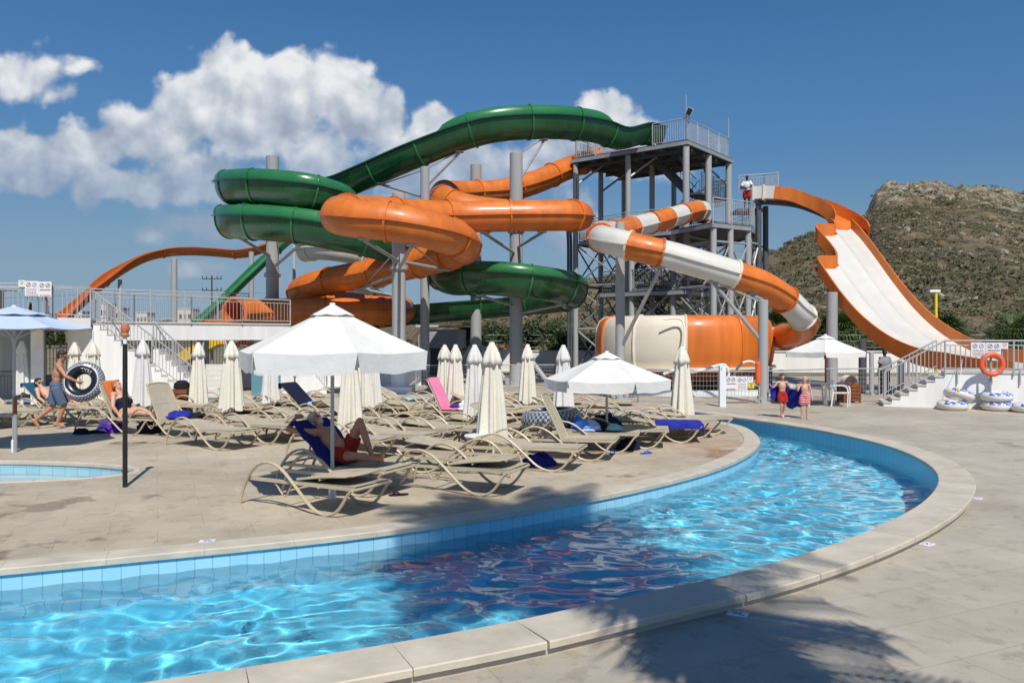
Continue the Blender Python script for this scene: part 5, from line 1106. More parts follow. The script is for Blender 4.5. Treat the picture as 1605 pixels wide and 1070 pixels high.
def person(label, loc, rz, J, k=1.0, skin='skin_tan', hair='hair_dark', face=V(0,1,0), build=1.0, voxel=.011, tilt=None, hairlen=0, curl=(.5,.5), palm=None, female=False, belly=0):
    """J: joints in metres in the person's own frame (x to their right, y forward, z up)"""
    root = empty('person', label, 'person', loc, rz, None); J = {a: Vector(b_)*k for a, b_ in J.items()}; B = build*k; mb = MB()
    pv, ch, nk, hd = J['pelvis'], J['chest'], J['neck'], J['head']
    sh, hp = (J['shR']-J['shL']).normalized(), (J['hipR']-J['hipL']).normalized()
    def ov(c, w_, dp, h, ax, up): 
        up = up.normalized(); ax = (ax-up*ax.dot(up)).normalized(); mb.ball(c, (w_, dp, h), 18, 12, Matrix((ax, up.cross(ax), up)).transposed())
    sp_ = ch-pv; mid = pv.lerp(ch, .5)
    fwd = sp_.normalized().cross(-sh).normalized() if True else None
    fwd = sh.cross(sp_).normalized()*-1
    if fwd.dot(Vector(J.get('front', V(0,1,0)))) < 0: fwd = -fwd
    ov(pv, .165*B, .118*B, .13*k, hp, sp_); ov(mid, (.138 if female else .145)*B, (.10+belly)*B, .16*k, sh.lerp(hp,.5), sp_); ov(ch, .168*B, .118*B, .185*k, sh, sp_); ov(ch.lerp(nk,.55), .15*B, .09*B, .12*k, sh, nk-ch)
    if female:
        for s in (-1, 1): mb.ball(ch+sh*s*.075*B+fwd*.085*B-sp_.normalized()*.02*k, .07*B, 12, 8)
    if belly: mb.ball(mid+fwd*.05*B-sp_.normalized()*.03*k, (.13*B,.11*B,.13*B), 14, 10)
    mb.cone(J['shR']-sh*.03*k, J['shL']+sh*.03*k, .062*B, .062*B); mb.cone(nk-(hd-nk)*.35, hd, .056*k, .05*k)
    # head: skull, jaw, nose, ears
    f_ = Vector(face).normalized(); up = (hd-nk).normalized() if tilt is None else Vector(tilt).normalized(); f_ = (f_-up*f_.dot(up)).normalized(); rt = f_.cross(up); Rm = Matrix((rt, f_, up)).transposed(); hk = k*(1.0 if k > .8 else 1.16)
    H_ = lambda x, y, z: hd+Rm @ (V(x, y, z)*hk)
    mb.ball(H_(0,-.012,.035), (.076*hk,.095*hk,.092*hk), 18, 12, Rm); mb.ball(H_(0,.022,-.035), (.058*hk,.066*hk,.082*hk), 16, 10, Rm); mb.ball(H_(0,.05,-.088), (.03*hk,.03*hk,.026*hk), 10, 8)
    mb.cone(H_(0,.084,.012), H_(0,.106,-.026), .009*hk, .015*hk, 8); mb.ball(H_(0,.083,-.058), (.026*hk,.014*hk,.011*hk), 10, 8, Rm); mb.cone(H_(-.03,.082,.022), H_(.03,.082,.022), .012*hk, .012*hk, 8)
    for s in (-1, 1): mb.ball(H_(s*.078,-.008,-.005), (.012*hk,.022*hk,.032*hk), 10, 8, Rm)
    for S in 'RL':
        a, e, w_, h, kn, an, to = (J[n_+S] for n_ in ('sh','el','wr','hip','kn','an','to'))
        mb.ball(a, .066*B, 12, 8); mb.cone(a, a.lerp(e,.4), .054*B, .052*B); mb.cone(a.lerp(e,.4), e, .052*B, .039*B); mb.cone(e, e.lerp(w_,.35), .040*B, .041*B); mb.cone(e.lerp(w_,.35), w_, .041*B, .026*B)
        pn = Vector(palm[S]) if palm and S in palm else -fwd*.2+sh*(-1 if S == 'R' else 1); hand(mb, w_, (w_-e) if 'hd'+S not in J else J['hd'+S], pn, 1 if S == 'R' else -1, k*1.03, curl[0 if S == 'R' else 1])
        g = .106 if female else .094
        mb.cone(h, h.lerp(kn,.35), (g+.002)*B, g*.92*B); mb.cone(h.lerp(kn,.35), kn, g*.92*B, .060*B); mb.cone(kn, kn.lerp(an,.3), .058*B, .059*B); mb.cone(kn.lerp(an,.3), an, .059*B, .034*B); mb.ball(kn.lerp(an,.28)+V(0,0,0), .058*B, 10, 8)
        td = (to-an); tl = td.length; hl = an-td.normalized()*.045*k-(an-kn).normalized()*-.045*k; ball = an.lerp(to,.68); mb.cone(hl, an, .030*k, .036*k); mb.cone(hl, ball, .030*k, .036*k); mb.cone(an, ball, .036*k, .030*k)
        tsd = td.cross(kn-an).normalized()
        for q in range(5): b0 = ball+tsd*(q-2)*.016*k; mb.cone(b0, b0+td.normalized()*(.062-.004*abs(q-1))*k, .013*k, .0105*k, 8)
    solid(mb, 'body', skin, root, voxel*min(1,k+.15))
    for s in (-1, 1):
        e = MB(); e.ball(H_(s*.031,.083,.004), .0125*hk, 10, 8); e.build('eye', 'dark_glass', root)
    if hair:
        hb = MB(); hb.ball(H_(0,-.022,.052), (.085*hk,.098*hk,.085*hk), 18, 12, Rm); hb.ball(H_(0,-.055,.0), (.076*hk,.066*hk,.085*hk), 14, 10, Rm); hb.ball(H_(0,.045,.098), (.055*hk,.038*hk,.026*hk), 12, 8, Rm)
        if hairlen:
            for s in (-1,0,1): hb.cone(H_(s*.06,-.05,0), H_(s*.065,-.07,-hairlen), .05*hk, .03*hk)
        hh = solid(hb, 'hair', hair, root, .009, 3)
    return root, J, H_, Rm, fwd, sh
def shorts(root, J, matn, k=1.0, frac=.75, pad=.022, flare=1.12, build=1.0, name='shorts', legfun=None):
    mb = MB(); B = build*k; pv, ch = J['pelvis'], J['chest']; up = (ch-pv).normalized(); hp = (J['hipR']-J['hipL']).normalized(); ax = (hp-up*hp.dot(up)).normalized()
    mb.ball(pv+up*.015*k, (.178*B+pad*.5, .128*B+pad*.5, .125*k), 18, 12, Matrix((ax, up.cross(ax), up)).transposed())
    for S in 'RL':
        h, kn = J['hip'+S], J['kn'+S]; e = h.lerp(kn, frac); mb.tube([h-(kn-h)*.1, h, h.lerp(e,.5), e], [.085*B, .112*B+pad*.4, .100*B+pad, (.082*B+pad)*flare], 18)
    return solid(mb, name, matn, root, .011, 3)
STAND = dict(pelvis=(0,0,.97), chest=(0,.01,1.27), neck=(0,-.01,1.49), head=(0,.03,1.655), shR=(.185,0,1.435), shL=(-.185,0,1.435), elR=(.245,-.03,1.15), elL=(-.245,-.03,1.15), wrR=(.25,.06,.90), wrL=(-.25,.06,.90),
    hipR=(.095,0,.93), hipL=(-.095,0,.93), knR=(.105,.02,.50), knL=(-.105,.02,.50), anR=(.11,-.02,.085), anL=(-.11,-.02,.085), toR=(.13,.17,.025), toL=(-.13,.17,.025))
def pose(**k): d = dict(STAND); d.update(k); return d
# walking man with the tyre float under his right arm
wm = G(88, 671)
Jw = pose(chest=(.01,.05,1.27), neck=(.015,.07,1.49), head=(.03,.12,1.655), shR=(.20,.06,1.42), shL=(-.17,.02,1.44), elR=(.34,.20,1.20), wrR=(.36,.43,1.07), elL=(-.24,-.06,1.16), wrL=(-.22,.08,.92), knR=(.11,.16,.52), anR=(.10,.02,.12), toR=(.11,.20,.03), hipL=(-.09,-.01,.93), knL=(-.10,-.06,.51), anL=(-.09,-.42,.20), toL=(-.09,-.34,.03), hdR=(-.06,.10,-.03))
yawm = R(-62)
pr, J, H_, Rm, fw, sh = person('bare backed man in grey blue shorts walking with a tyre swim ring under his arm', wm, yawm, Jw, 1.045, 'skin_tan', 'hair_dark', face=V(.25,1,-.05), voxel=.0095, build=1.02, palm={'R': V(-1,0,0)}, curl=(.9,.5))
shorts(pr, J, 'cloth_steel', 1.045, .93, .03, 1.12)
g_ = MB(); g_.tube([H_(-.06,.085,.008), H_(.06,.085,.008)], .016, 8); g_.tube([H_(.07,.07,.01), H_(.085,-.02,.012)], .006, 6); g_.tube([H_(-.07,.07,.01), H_(-.085,-.02,.012)], .006, 6); g_.build('sunglasses', 'dark_glass', pr)
ring_c = P(131, 598, wm.y-.05); tyre_float('black tyre patterned swim ring carried under the walking man\'s arm', ring_c, (Matrix.Rotation(R(20),3,'Y') @ Matrix.Rotation(R(74),3,'X')), .335, .15)

def on_lounger(key, x, y, z=0): return LG[key][0] @ V(x, y, z)
def lying(label, key, Jl, **kw):
    """person in lounger space: Jl uses x along lounger (head to foot), y across, z up"""
    Mx, bk = LG[key]; rz = Mx.to_euler().z; r = person(label, Mx.translation, rz, {a: V(*b_) for a, b_ in Jl.items()}, **kw); return r
def reclined(bk, kneeR=0, kneeL=0, dx=0.0):
    c, s_ = math.cos(R(bk)), math.sin(R(bk)); hb = lambda u, o: (.98-c*u+s_*o+dx, .39+s_*u+c*o)
    def pt(u, o, y): x, z = hb(u, o); return (x, y, z)
    d = dict(pelvis=(1.02+dx,0,.50), chest=pt(.30,.13,0), neck=pt(.55,.12,0), head=pt(.70,.15,0), shR=pt(.49,.12,-.185), shL=pt(.49,.12,.185), elR=pt(.22,.08,-.30), elL=pt(.22,.08,.30), wrR=(1.06+dx,-.26,.46), wrL=(1.06+dx,.26,.46), hipR=(1.06+dx,-.10,.48), hipL=(1.06+dx,.10,.48), front=(0.5,0,1))
    for S, y, kz in (('R',-.11,kneeR),('L',.11,kneeL)):
        if kz: d['kn'+S] = (1.33+dx, y*1.1, .48+kz); d['an'+S] = (1.62+dx, y*1.0, .46); d['to'+S] = (1.82+dx, y, .42)
        else: d['kn'+S] = (1.48+dx, y, .49); d['an'+S] = (1.88+dx, y*1.1, .455); d['to'+S] = (1.95+dx, y*1.3, .62)
    return d
# sleeping man under the umbrella
Js = reclined(42, 0, .47, -.12); Js['elR'] = (.30,-.42,.86); Js['wrR'] = (.20,-.16,1.00); Js['hdR'] = (.02,.1,.03); Js['elL'] = (.62,.33,.62); Js['wrL'] = (.88,.22,.60); Js['knR'] = (1.32,-.20,.52); Js['anR'] = (1.58,.02,.47); Js['toR'] = (1.70,-.03,.60); Js['knL'] = (1.16,.12,.97); Js['anL'] = (1.40,.10,.47); Js['toL'] = (1.59,.10,.42)
pr, J, H_, Rm, fw, sh = lying('man in red shorts asleep on a lounger under the big umbrella, one knee up', 'sleeper', Js, skin='skin_tan', hair='hair_grey', face=V(.75,0,.65), tilt=V(-.62,0,.62), voxel=.0095, belly=.02)
shorts(pr, J, 'cloth_red', 1, .55, .02, 1.1)
bd = MB(); bd.ball(H_(0,.045,-.075), (.056,.05,.045), 14, 10, Rm); bd.ball(H_(0,.088,-.045), (.03,.016,.012), 10, 8, Rm); solid(bd, 'beard', 'hair_grey', pr, .008, 2)
# woman in navy
Jf = reclined(64, 0, .06, .02); pr, J, H_, Rm, fw, sh = lying('woman with short reddish hair in a navy swimsuit reclining on a lounger', 'woman', Jf, skin='skin_pale', hair='hair_red', face=V(1,.1,.35), tilt=V(-.35,0,.9), female=True, build=1.1, voxel=.0105)
mb = MB(); up = (J['chest']-J['pelvis']).normalized(); ax = V(0,1,0); Rt = Matrix((ax, up.cross(ax), up)).transposed(); B = 1.1
mb.ball(J['pelvis'], (.186*B,.14*B,.16), 18, 12, Rt); mb.ball(J['pelvis'].lerp(J['chest'],.5), (.165*B,.128*B,.22), 18, 12, Rt); mb.ball(J['chest'], (.184*B,.138*B,.14), 18, 12, Rt)
for s in (-1, 1): mb.ball(J['chest']+sh*s*.075*B+fw*.09*B-up*.02, .076*B, 12, 8); mb.cone(J['chest']+sh*s*.09+fw*.10, J['neck']+sh*s*.10+fw*.035, .02, .016)
solid(mb, 'swimsuit', 'cloth_navy', pr, .011, 4)
# seated man in sunglasses further back
Jm = reclined(42, .22, .20, 0); pr, J, H_, Rm, fw, sh = lying('bare chested man in sunglasses and blue trunks sitting on a lounger far left', 'seated', Jm, skin='skin_pale', hair='hair_dark', face=V(1,-.2,.1), tilt=V(-.1,0,1), voxel=.013, belly=.03)
shorts(pr, J, 'cloth_blue', 1, .6, .02, 1.1); g_ = MB(); g_.tube([H_(-.06,.086,.008), H_(.06,.086,.008)], .018, 8); g_.build('sunglasses', 'dark_glass', pr)
# boys wrapped in one blue towel
def boy(label, px, py, k, hair, sm, rz, **j):
    Jb = pose(**j); r = person(label, G(px, py), rz, Jb, k, 'skin_pale', hair, face=j.get('facev', V(0,1,0)), voxel=.011, build=.88, curl=(.9,.9)); shorts(r[0], r[1], sm, k, .72, .03, 1.15, .92); return r
b1 = boy('dark haired boy in red shorts with a blue towel over his shoulders', 1226, 654, .665, 'hair_brown', 'cloth_red', R(180), elL=(-.34,.02,1.18), wrL=(-.48,.12,1.22), elR=(.36,.02,1.22), wrR=(.50,.12,1.30), knR=(.06,.10,.50), anR=(.03,.0,.085), toR=(.03,.20,.025), anL=(-.06,-.16,.13), toL=(-.06,.0,.03))
m, nt_, b = nt_new('cloth_striped_red'); tc_ = N(nt_, 'ShaderNodeTexCoord'); s_ = N(nt_, 'ShaderNodeSeparateXYZ'); L(nt_, tc_.outputs['Object'], s_.inputs[0]); q_ = N(nt_, 'ShaderNodeMath', operation='SINE'); q2 = N(nt_, 'ShaderNodeMath', operation='MULTIPLY'); q2.inputs[1].default_value = 130; L(nt_, s_.outputs[2], q2.inputs[0]); L(nt_, q2.outputs[0], q_.inputs[0])
rp = ramp(nt_, [(.45, (.5,.015,.05)), (.6, (.75,.6,.62))]); L(nt_, q_.outputs[0], rp.inputs[0]); L(nt_, rp.outputs[0], b.inputs['Base Color']); b.inputs['Roughness'].default_value = .85; M['cloth_striped_red'] = m
b2 = boy('small blond boy in red and white striped shorts', 1261, 656, .625, 'hair_blond', 'cloth_striped_red', R(172), elR=(.30,.10,1.20), wrR=(.34,.16,1.36), elL=(-.27,-.02,1.14), wrL=(-.30,.10,.90), facev=V(.5,1,-.1))
def drape(pts_top, pts_bot, matn, name, label, cat, nx=18, nz=14, amp=.03, seed=0):
    a = crom(pts_top, .08); b_ = crom(pts_bot, .08); vs = []
    for i in range(nx+1):
        p = a[int(i/nx*(len(a)-1))]; q = b_[int(i/nx*(len(b_)-1))]
        for j in range(nz+1): t = j/nz; v = p.lerp(q, t); v.y += amp*(math.sin(i*1.3+seed)+.5*math.sin(i*.6+t*3))*(.3+t); vs.append(v)
    ob = MB().add(vs, [(i*(nz+1)+j, i*(nz+1)+j+1, (i+1)*(nz+1)+j+1, (i+1)*(nz+1)+j) for i in range(nx) for j in range(nz)]).build(name, matn, angle=0); solidify(ob, .012); return tag(ob, label, cat)
d_ = G(1226,654).y
drape([P(1207,599,d_+.05), P(1214,606,d_+.13), P(1225,603,d_+.14), P(1236,606,d_+.10), P(1244,610,d_-.02), P(1250,608,d_-.12), P(1257,604,d_-.02)], [P(1210,624,d_+.12), P(1216,630,d_+.16), P(1226,628,d_+.20), P(1235,638,d_+.16), P(1241,641,d_+.06), P(1250,637,d_-.05), P(1258,640,d_+.0)], 'cloth_blue', 'towel', 'blue towel held across the shoulders of the two boys', 'towel', seed=2)
# man seen from behind on the far side
Jd = pose(); r = person('man in a grey t-shirt and dark trousers seen from behind near the right steps', V(14.0, 29.9, 0), R(8), Jd, .96, 'skin_dark', 'hair_dark', voxel=.014)
mb = MB(); J = r[1]; mb.ball(J['chest'], (.20,.145,.24), 16, 10); mb.ball(J['pelvis']+V(0,0,.06), (.19,.14,.16), 16, 10); mb.tube([J['shR']-V(.06,0,-.03), J['shR'].lerp(J['elR'],.75)], [.085,.085], 12); mb.tube([J['shL']+V(.06,0,.03), J['shL'].lerp(J['elL'],.75)], [.085,.085], 12); solid(mb, 'shirt', 'cloth_grey', r[0], .013, 3); shorts(r[0], J, 'cloth_black', .96, 1.0, .02, 1.0); mb = MB()
for S in 'RL': mb.tube([J['kn'+S]+V(0,0,.05), J['an'+S]+V(0,0,-.02)], [.075,.065], 12)
mb.build('trouser_legs', 'cloth_black', r[0])
# attendant on the tower deck and a rider at the mouth of the striped slide
p = P(1171, 325, 40.5); p.z = ZM+1.05
MB().poly([(p.x-.6, p.y-.5), (p.x+.7, p.y-.5), (p.x+.7, p.y+.9), (p.x-.6, p.y+.9)], ZM+.9, ZM+1.05).build('platform', 'dark_steel', tower, smooth=False, world=True)
r = person('attendant in a white shirt and red shorts on the tower beside the white chute', p, R(150), pose(elR=(.30,.12,1.18), wrR=(.10,.26,1.10), elL=(-.30,.12,1.18), wrL=(-.08,.26,1.08)), .97, 'skin_dark', 'hair_dark', voxel=.015)
mb = MB(); J = r[1]; mb.ball(J['chest'], (.20,.145,.23), 16, 10); mb.ball(J['pelvis']+V(0,0,.08), (.18,.135,.14), 16, 10); mb.tube([J['shR']-V(.06,0,-.03), J['shR'].lerp(J['elR'],.7)], [.085,.08], 12); mb.tube([J['shL']+V(.06,0,.03), J['shL'].lerp(J['elL'],.7)], [.085,.08], 12); solid(mb, 'shirt', 'cloth_white', r[0], .014, 3); shorts(r[0], J, 'cloth_red', .97, .7, .03, 1.1)
r = person('rider sitting at the start of the striped slide, bare shoulders showing', V(P(1098,330,39.9).x, 39.9, ZM-.5), R(200), pose(knR=(.12,.42,.95), knL=(-.12,.42,.95), anR=(.12,.80,.85), anL=(-.12,.80,.85), toR=(.12,.9,.95), toL=(-.12,.9,.95), wrR=(.2,.25,1.0), wrL=(-.2,.25,1.0)), .95, 'skin_tan', 'hair_dark', voxel=.015); shorts(r[0], r[1], 'cloth_navy', .95)
# ------------------------------------------------------------------ white terrace with stairs, left
def W(px, d): return V((px-CX)*d/F, d, 0)
def zof(py, d): return EYE-(py-HY)*d/F
TZ = 2.80
terr = empty('terrace_building', 'white rendered terrace building with shaded bays, far left', 'building', W(60, 27))
def tpart(name, poly, z0, z1, m_='plaster', par=None): return MB().poly([tuple(p)[:2] for p in poly], z0, z1).build(name, m_, par or terr, smooth=False, world=True)
tpart('roof_slab', [W(-260,24.0), W(74,24.0), W(84,25.2), W(142,26.1), W(150,31), W(60,40), W(-400,40)], TZ-.38, TZ)
tpart('pier', [W(48,25.2), W(66,25.2), W(72,27.6), W(54,27.6)], 0, TZ-.382)
tpart('pier', [W(-60,25), W(-32,25), W(-26,27.5), W(-54,27.5)], 0, TZ-.382)
tpart('back_wall', [W(-300,29.0), W(70,29.0), W(70,29.3), W(-300,29.3)], 0, TZ-.383); tpart('back_wall', [W(108,29.2), W(150,29.2), W(150,29.5), W(108,29.5)], 0, TZ-.383)
tpart('side_wall', [W(106,26.4), W(146,26.3), W(147,29.1), W(113,29.1)], 0, TZ-.384)
railing(terr, [W(-4,27.2), W(52,27.0)], 1.0, name='gate'); railing(terr, [W(68,29.6), W(108,29.5)], 1.9, name='gate')
s_ = MB(); s_.box(W(60,25.17)+V(0,0,1.55), (.3,.02,.55)); s_.build('notice', 'sign_white', terr, smooth=False, world=True)
# flight running down to the right along the wall
fl1 = empty('stair', 'white outdoor stair going down to the right from the terrace, with grey handrails', 'stairs', W(220, 26.6))
A0, A1 = W(146,26.35), W(304,27.6); NS = 15; mb = MB(); tr_ = MB()
dv = (A1-A0); ln_ = dv.length; dv.normalize(); nn_ = V(-dv.y, dv.x, 0)
for k in range(NS):
    z = TZ-(k+1)*TZ/(NS+1); a, b_ = A0+dv*ln_*k/NS, A0+dv*ln_*(k+1)/NS; mb.poly([tuple(q)[:2] for q in (a, b_, b_+nn_*1.5, a+nn_*1.5)], 0, z-.03); tr_.poly([tuple(q)[:2] for q in (a-dv*.02-nn_*.02, b_-nn_*.02, b_+nn_*1.5, a-dv*.02+nn_*1.5)], z-.029, z)
mb.build('flight', 'plaster', fl1, smooth=False, world=True); tr_.build('treads', 'step_stone', fl1, smooth=False, world=True)
def rake_rail(parent, p0, p1, h=1.0, gap=.14, name='handrail', matn='grey_rail', low=.12):
    mb = MB(); l = (p1-p0).length
    for z, r in ((h, .026), (low, .018)): mb.tube([p0+V(0,0,z), p1+V(0,0,z)], r, 6)
    n = int(l/gap)
    for k in range(n+1): p = p0.lerp(p1, k/n); mb.tube([p+V(0,0,low), p+V(0,0,h)], .011 if k % 8 else .024, 5)
    return mb.build(name, matn, parent, world=True)
rake_rail(fl1, A0+V(0,0,TZ-.1), A1+V(0,0,.1)); rake_rail(fl1, A0+nn_*1.5+V(0,0,TZ-.1), A1+nn_*1.5+V(0,0,.1))
# bridge deck running away from us, with its tall white fascia
br = empty('bridge', 'white walled raised walkway running back from the terrace under the slides', 'bridge', W(300, 32))
Bf = [W(150,26.6), W(210,27.6), W(300,29.2), W(380,30.7), W(455,32.2)]
left = [p+V(-1.4, 3.2, 0) for p in Bf]
MB().poly([tuple(p)[:2] for p in Bf+left[::-1]], TZ-.74, TZ-.14).build('fascia', 'plaster', br, smooth=False, world=True)
MB().poly([tuple(p)[:2] for p in [q+V(.03,-.03,0) for q in Bf]+left[::-1]], TZ-.138, TZ-.09).build('coping', 'step_stone', br, smooth=False, world=True)
railing(br, [p+V(0,0,TZ-.09) for p in Bf], .95, gap=.15, bar=.009)
for p in (Bf[2]+V(-.5,2.4,0), Bf[4]+V(-.6,1.6,0)): MB().lathe([(.22,0),(.22,TZ-.7)], 18, p-V(0,0,0)).build('pillar', 'grey_steel', br, world=True)
f1 = empty('terrace_railing', 'grey railing along the front edge of the terrace roof', 'railing', W(20, 24.2)); railing(f1, [W(-260,24.1)+V(0,0,TZ), W(72,24.1)+V(0,0,TZ), W(82,25.3)+V(0,0,TZ), W(142,26.2)+V(0,0,TZ)], 1.0, gap=.15, name='bars', bar=.009)
f2 = empty('terrace_railing', 'taller mesh railing on the back edge of the terrace, seen against the sky', 'railing', W(60, 38)); railing(f2, [W(-200,36)+V(0,0,TZ), W(60,38)+V(0,0,TZ), W(180,40)+V(0,0,TZ), W(390,44)+V(0,0,TZ)], 1.75, gap=.2, name='bars', bar=.008); 
MB().poly([tuple(q)[:2] for q in (W(-420,30), W(150,31), W(260,36), W(420,44.5), W(-420,44))], TZ-.3, TZ-.03).build('upper_terrace', 'step_stone', terr, smooth=False, world=True)
# railing and steps below the bridge
f3 = empty('fence', 'grey upright bar fence in the shade below the bridge', 'fence', W(300, 33)); railing(f3, [W(236,30.2)+V(0,0,.9), W(300,31)+V(0,0,.9), W(430,33)+V(0,0,.9)], 1.5, gap=.12, name='bars')
fl2 = empty('stair', 'white steps below the bridge, behind the closed umbrellas', 'stairs', W(350, 31)); mb = MB()
for k in range(7):
    z = (k+1)*.165; y0 = 27.7+k*.32; mb.poly([tuple(q)[:2] for q in (W(322,y0), W(366,y0), W(364,y0+.33), W(322,y0+.33))], 0, z)
mb.build('flight', 'step_stone', fl2, smooth=False, world=True); rake_rail(fl2, W(368,27.7)+V(0,0,0), W(352,30)+V(0,0,1.1)); rake_rail(fl2, W(312,27.6), W(320,30)+V(0,0,1.15))
MB().poly([tuple(q)[:2] for q in (W(236,30.1), W(372,30.1), W(372,34), W(236,34))], 0, .88).build('landing_block', 'plaster', fl2, smooth=False, world=True)
fl3 = empty('stair_wall', 'low stepped white wall right of the terrace stair, below the grey fence', 'wall', W(280, 29)); mb = MB()
for k in range(8): a, b_ = W(240+k*9.5,28.0+k*.08), W(240+(k+1)*9.5,28.0+(k+1)*.08); mb.poly([tuple(q)[:2] for q in (a, b_, b_+V(0,.9,0), a+V(0,.9,0))], 0, 1.75-k*.21)
mb.build('stepped_wall', 'plaster', fl3, smooth=False, world=True); rake_rail(fl3, W(240,28.1)+V(0,0,1.75), W(318,28.7)+V(0,0,.1), 1.0)
ys = empty('small_slide', 'yellow side of a small children\'s slide seen under the bridge', 'water slide', W(310, 38)); mb = MB(); p0, p1 = P(276,574,38), P(346,538,38); mb.beam(p0, p1, .9, .1); mb.build('slide_bed', 'yellow_glass', ys, smooth=False, world=True); mb = MB()
for s in (-1, 1): mb.beam(p0+V(0,s*.45,.22), p1+V(0,s*.45,.22), .06, .5)
mb.build('side_wall', 'yellow_glass', ys, smooth=False, world=True)
for q in (.15, .8): p = p0.lerp(p1, q); MB().tube([V(p.x, p.y, 0), p], .06, 8).build('leg', 'grey_steel', ys, world=True)
# pool blocks behind the river
bx = empty('pool_plinth', 'blue grey painted pool block behind the back arm of the river', 'plinth', W(408, 29.6)); MB().poly([tuple(q)[:2] for q in (W(394,29.4), W(450,29.4), W(450,31), W(396,31))], 0, 1.12).build('painted_block', 'teal_paint', bx, smooth=False, world=True); MB().poly([tuple(q)[:2] for q in (W(393,29.35), W(451,29.35), W(451,31.05), W(395,31.05))], 1.12, 1.2).build('coping', 'step_stone', bx, smooth=False, world=True)
wbx = empty('pool_stair', 'white block with small steps and rail beside the back arm of the river', 'stairs', W(475, 29.5)); mb = MB(); mb.poly([tuple(q)[:2] for q in (W(440,29.2), W(482,29.2), W(482,30.8), W(440,30.8))], 0, 1.05)
for k in range(5): mb.poly([tuple(q)[:2] for q in (W(482+k*6,29.2), W(488+k*6,29.2), W(488+k*6,30.8), W(482+k*6,30.8))], 0, .88-k*.17)
mb.build('steps', 'plaster', wbx, smooth=False, world=True); rake_rail(wbx, W(482,30.7)+V(0,0,.95), W(512,30.7)+V(0,0,.1), .9)
lw = empty('terrace_wall', 'low white wall running behind the river below the railing, left of centre', 'wall', W(420, 33)); MB().poly([tuple(q)[:2] for q in (W(372,34), W(660,36), W(660,36.3), W(372,34.3))], 0, .92).build('wall_body', 'plaster', lw, smooth=False, world=True); railing(lw, [W(372,34.1)+V(0,0,.92), W(520,35)+V(0,0,.92)], .95, gap=.15)

def life_ring(label, c, rz, Rr=.36, r=.085, post=None, grp='orange life rings'):
    root = empty('life_ring', label, 'life ring', c, rz, grp); mb = MB(); mb.torus(Rr, r, (0,0,0), Matrix.Rotation(R(90),3,'X'), 40, 14); mb.build('ring_body', 'plastic_orange', root)
    for k in range(4):
        a = k*math.pi/2+.75; mb = MB(); pts = []
        m = 12; vs = []
        for i in range(3):
            an = a-.09+.09*i
            for j in range(m): b_ = 2*math.pi*j/m; rr = Rr+(r+.006)*math.cos(b_); vs.append((rr*math.cos(an), (r+.006)*math.sin(b_), rr*math.sin(an)))
        mb.add(vs, [(i*m+j, i*m+(j+1) % m, (i+1)*m+(j+1) % m, (i+1)*m+j) for i in range(2) for j in range(m)]); mb.build('reflective_band', 'cloth_grey', root)
    if post: MB().tube([(0,.10,-c.z), (0,.10,.22)], .03, 8).build('post', 'grey_steel', root); MB().tube([(0,.1,.2),(0,-.05,.24)], .02, 6).build('hook', 'grey_steel', root)
    return root
life_ring('orange life ring on a grey post in front of the right hand white wall', P(1555,571,23.7), R(-6), .295, .075, True)
life_ring('orange life ring on the railing below the bridge, behind the big white umbrella', P(382,549,33), R(10), .34, .09)

# ------------------------------------------------------------------ right terrace
rt = empty('terrace_stair', 'white terrace with eight steps and grey railing on the right', 'stairs', W(1480, 24.6))
T1 = 1.12; q0, q1 = W(1480,24.55), W(1700,23.4)
MB().poly([tuple(q)[:2] for q in (q0, q1, W(1700,27.4), W(1475,25.9))], 0, T1-.04).build('terrace_block', 'plaster', rt, smooth=False, world=True)
MB().poly([tuple(q)[:2] for q in (q0+V(-.03,-.03,0), q1+V(0,-.03,0), W(1700,27.4), W(1475,25.9))], T1-.038, T1).build('terrace_paving', 'step_stone', rt, smooth=False, world=True)
S0 = W(1385,25.1); dv = q0-S0; ln_ = dv.length; dv.normalize(); nn_ = V(-dv.y, dv.x, 0); mb = MB(); tr_ = MB(); K = 7
for k in range(K):
    a, b_ = S0+dv*ln_*k/K, q0; b_ = S0+dv*ln_*(k+1)/K; z = T1*(k+1)/(K+1); mb.poly([tuple(q)[:2] for q in (a, b_, b_+nn_*1.35, a+nn_*1.35)], 0, z-.035); tr_.poly([tuple(q)[:2] for q in (a-dv*.03-nn_*.03, b_-nn_*.03, b_+nn_*1.35, a-dv*.03+nn_*1.35)], z-.034, z)
mb.build('flight', 'plaster', rt, smooth=False, world=True); tr_.build('treads', 'step_stone', rt, smooth=False, world=True)
r0, r1 = S0+V(0,-.05,.12), q0+V(0,-.05,T1); rake_rail(rt, r0, r1, .95, gap=.13); railing(rt, [r1, q1+V(0,-.05,T1)], .95, gap=.14)
rake_rail(rt, S0+nn_*1.3+V(0,0,.12), q0+nn_*1.3+V(0,0,T1), .95, gap=.13)
for px in (1500, 1555, 1600): p = q0.lerp(q1, (px-1480)/220); mb = MB(); mb.tube([p+V(0,-.05,T1-.38), p+V(0,-.05,T1+.1)], .022, 6); mb.build('post_bracket', 'grey_rail', rt, world=True)
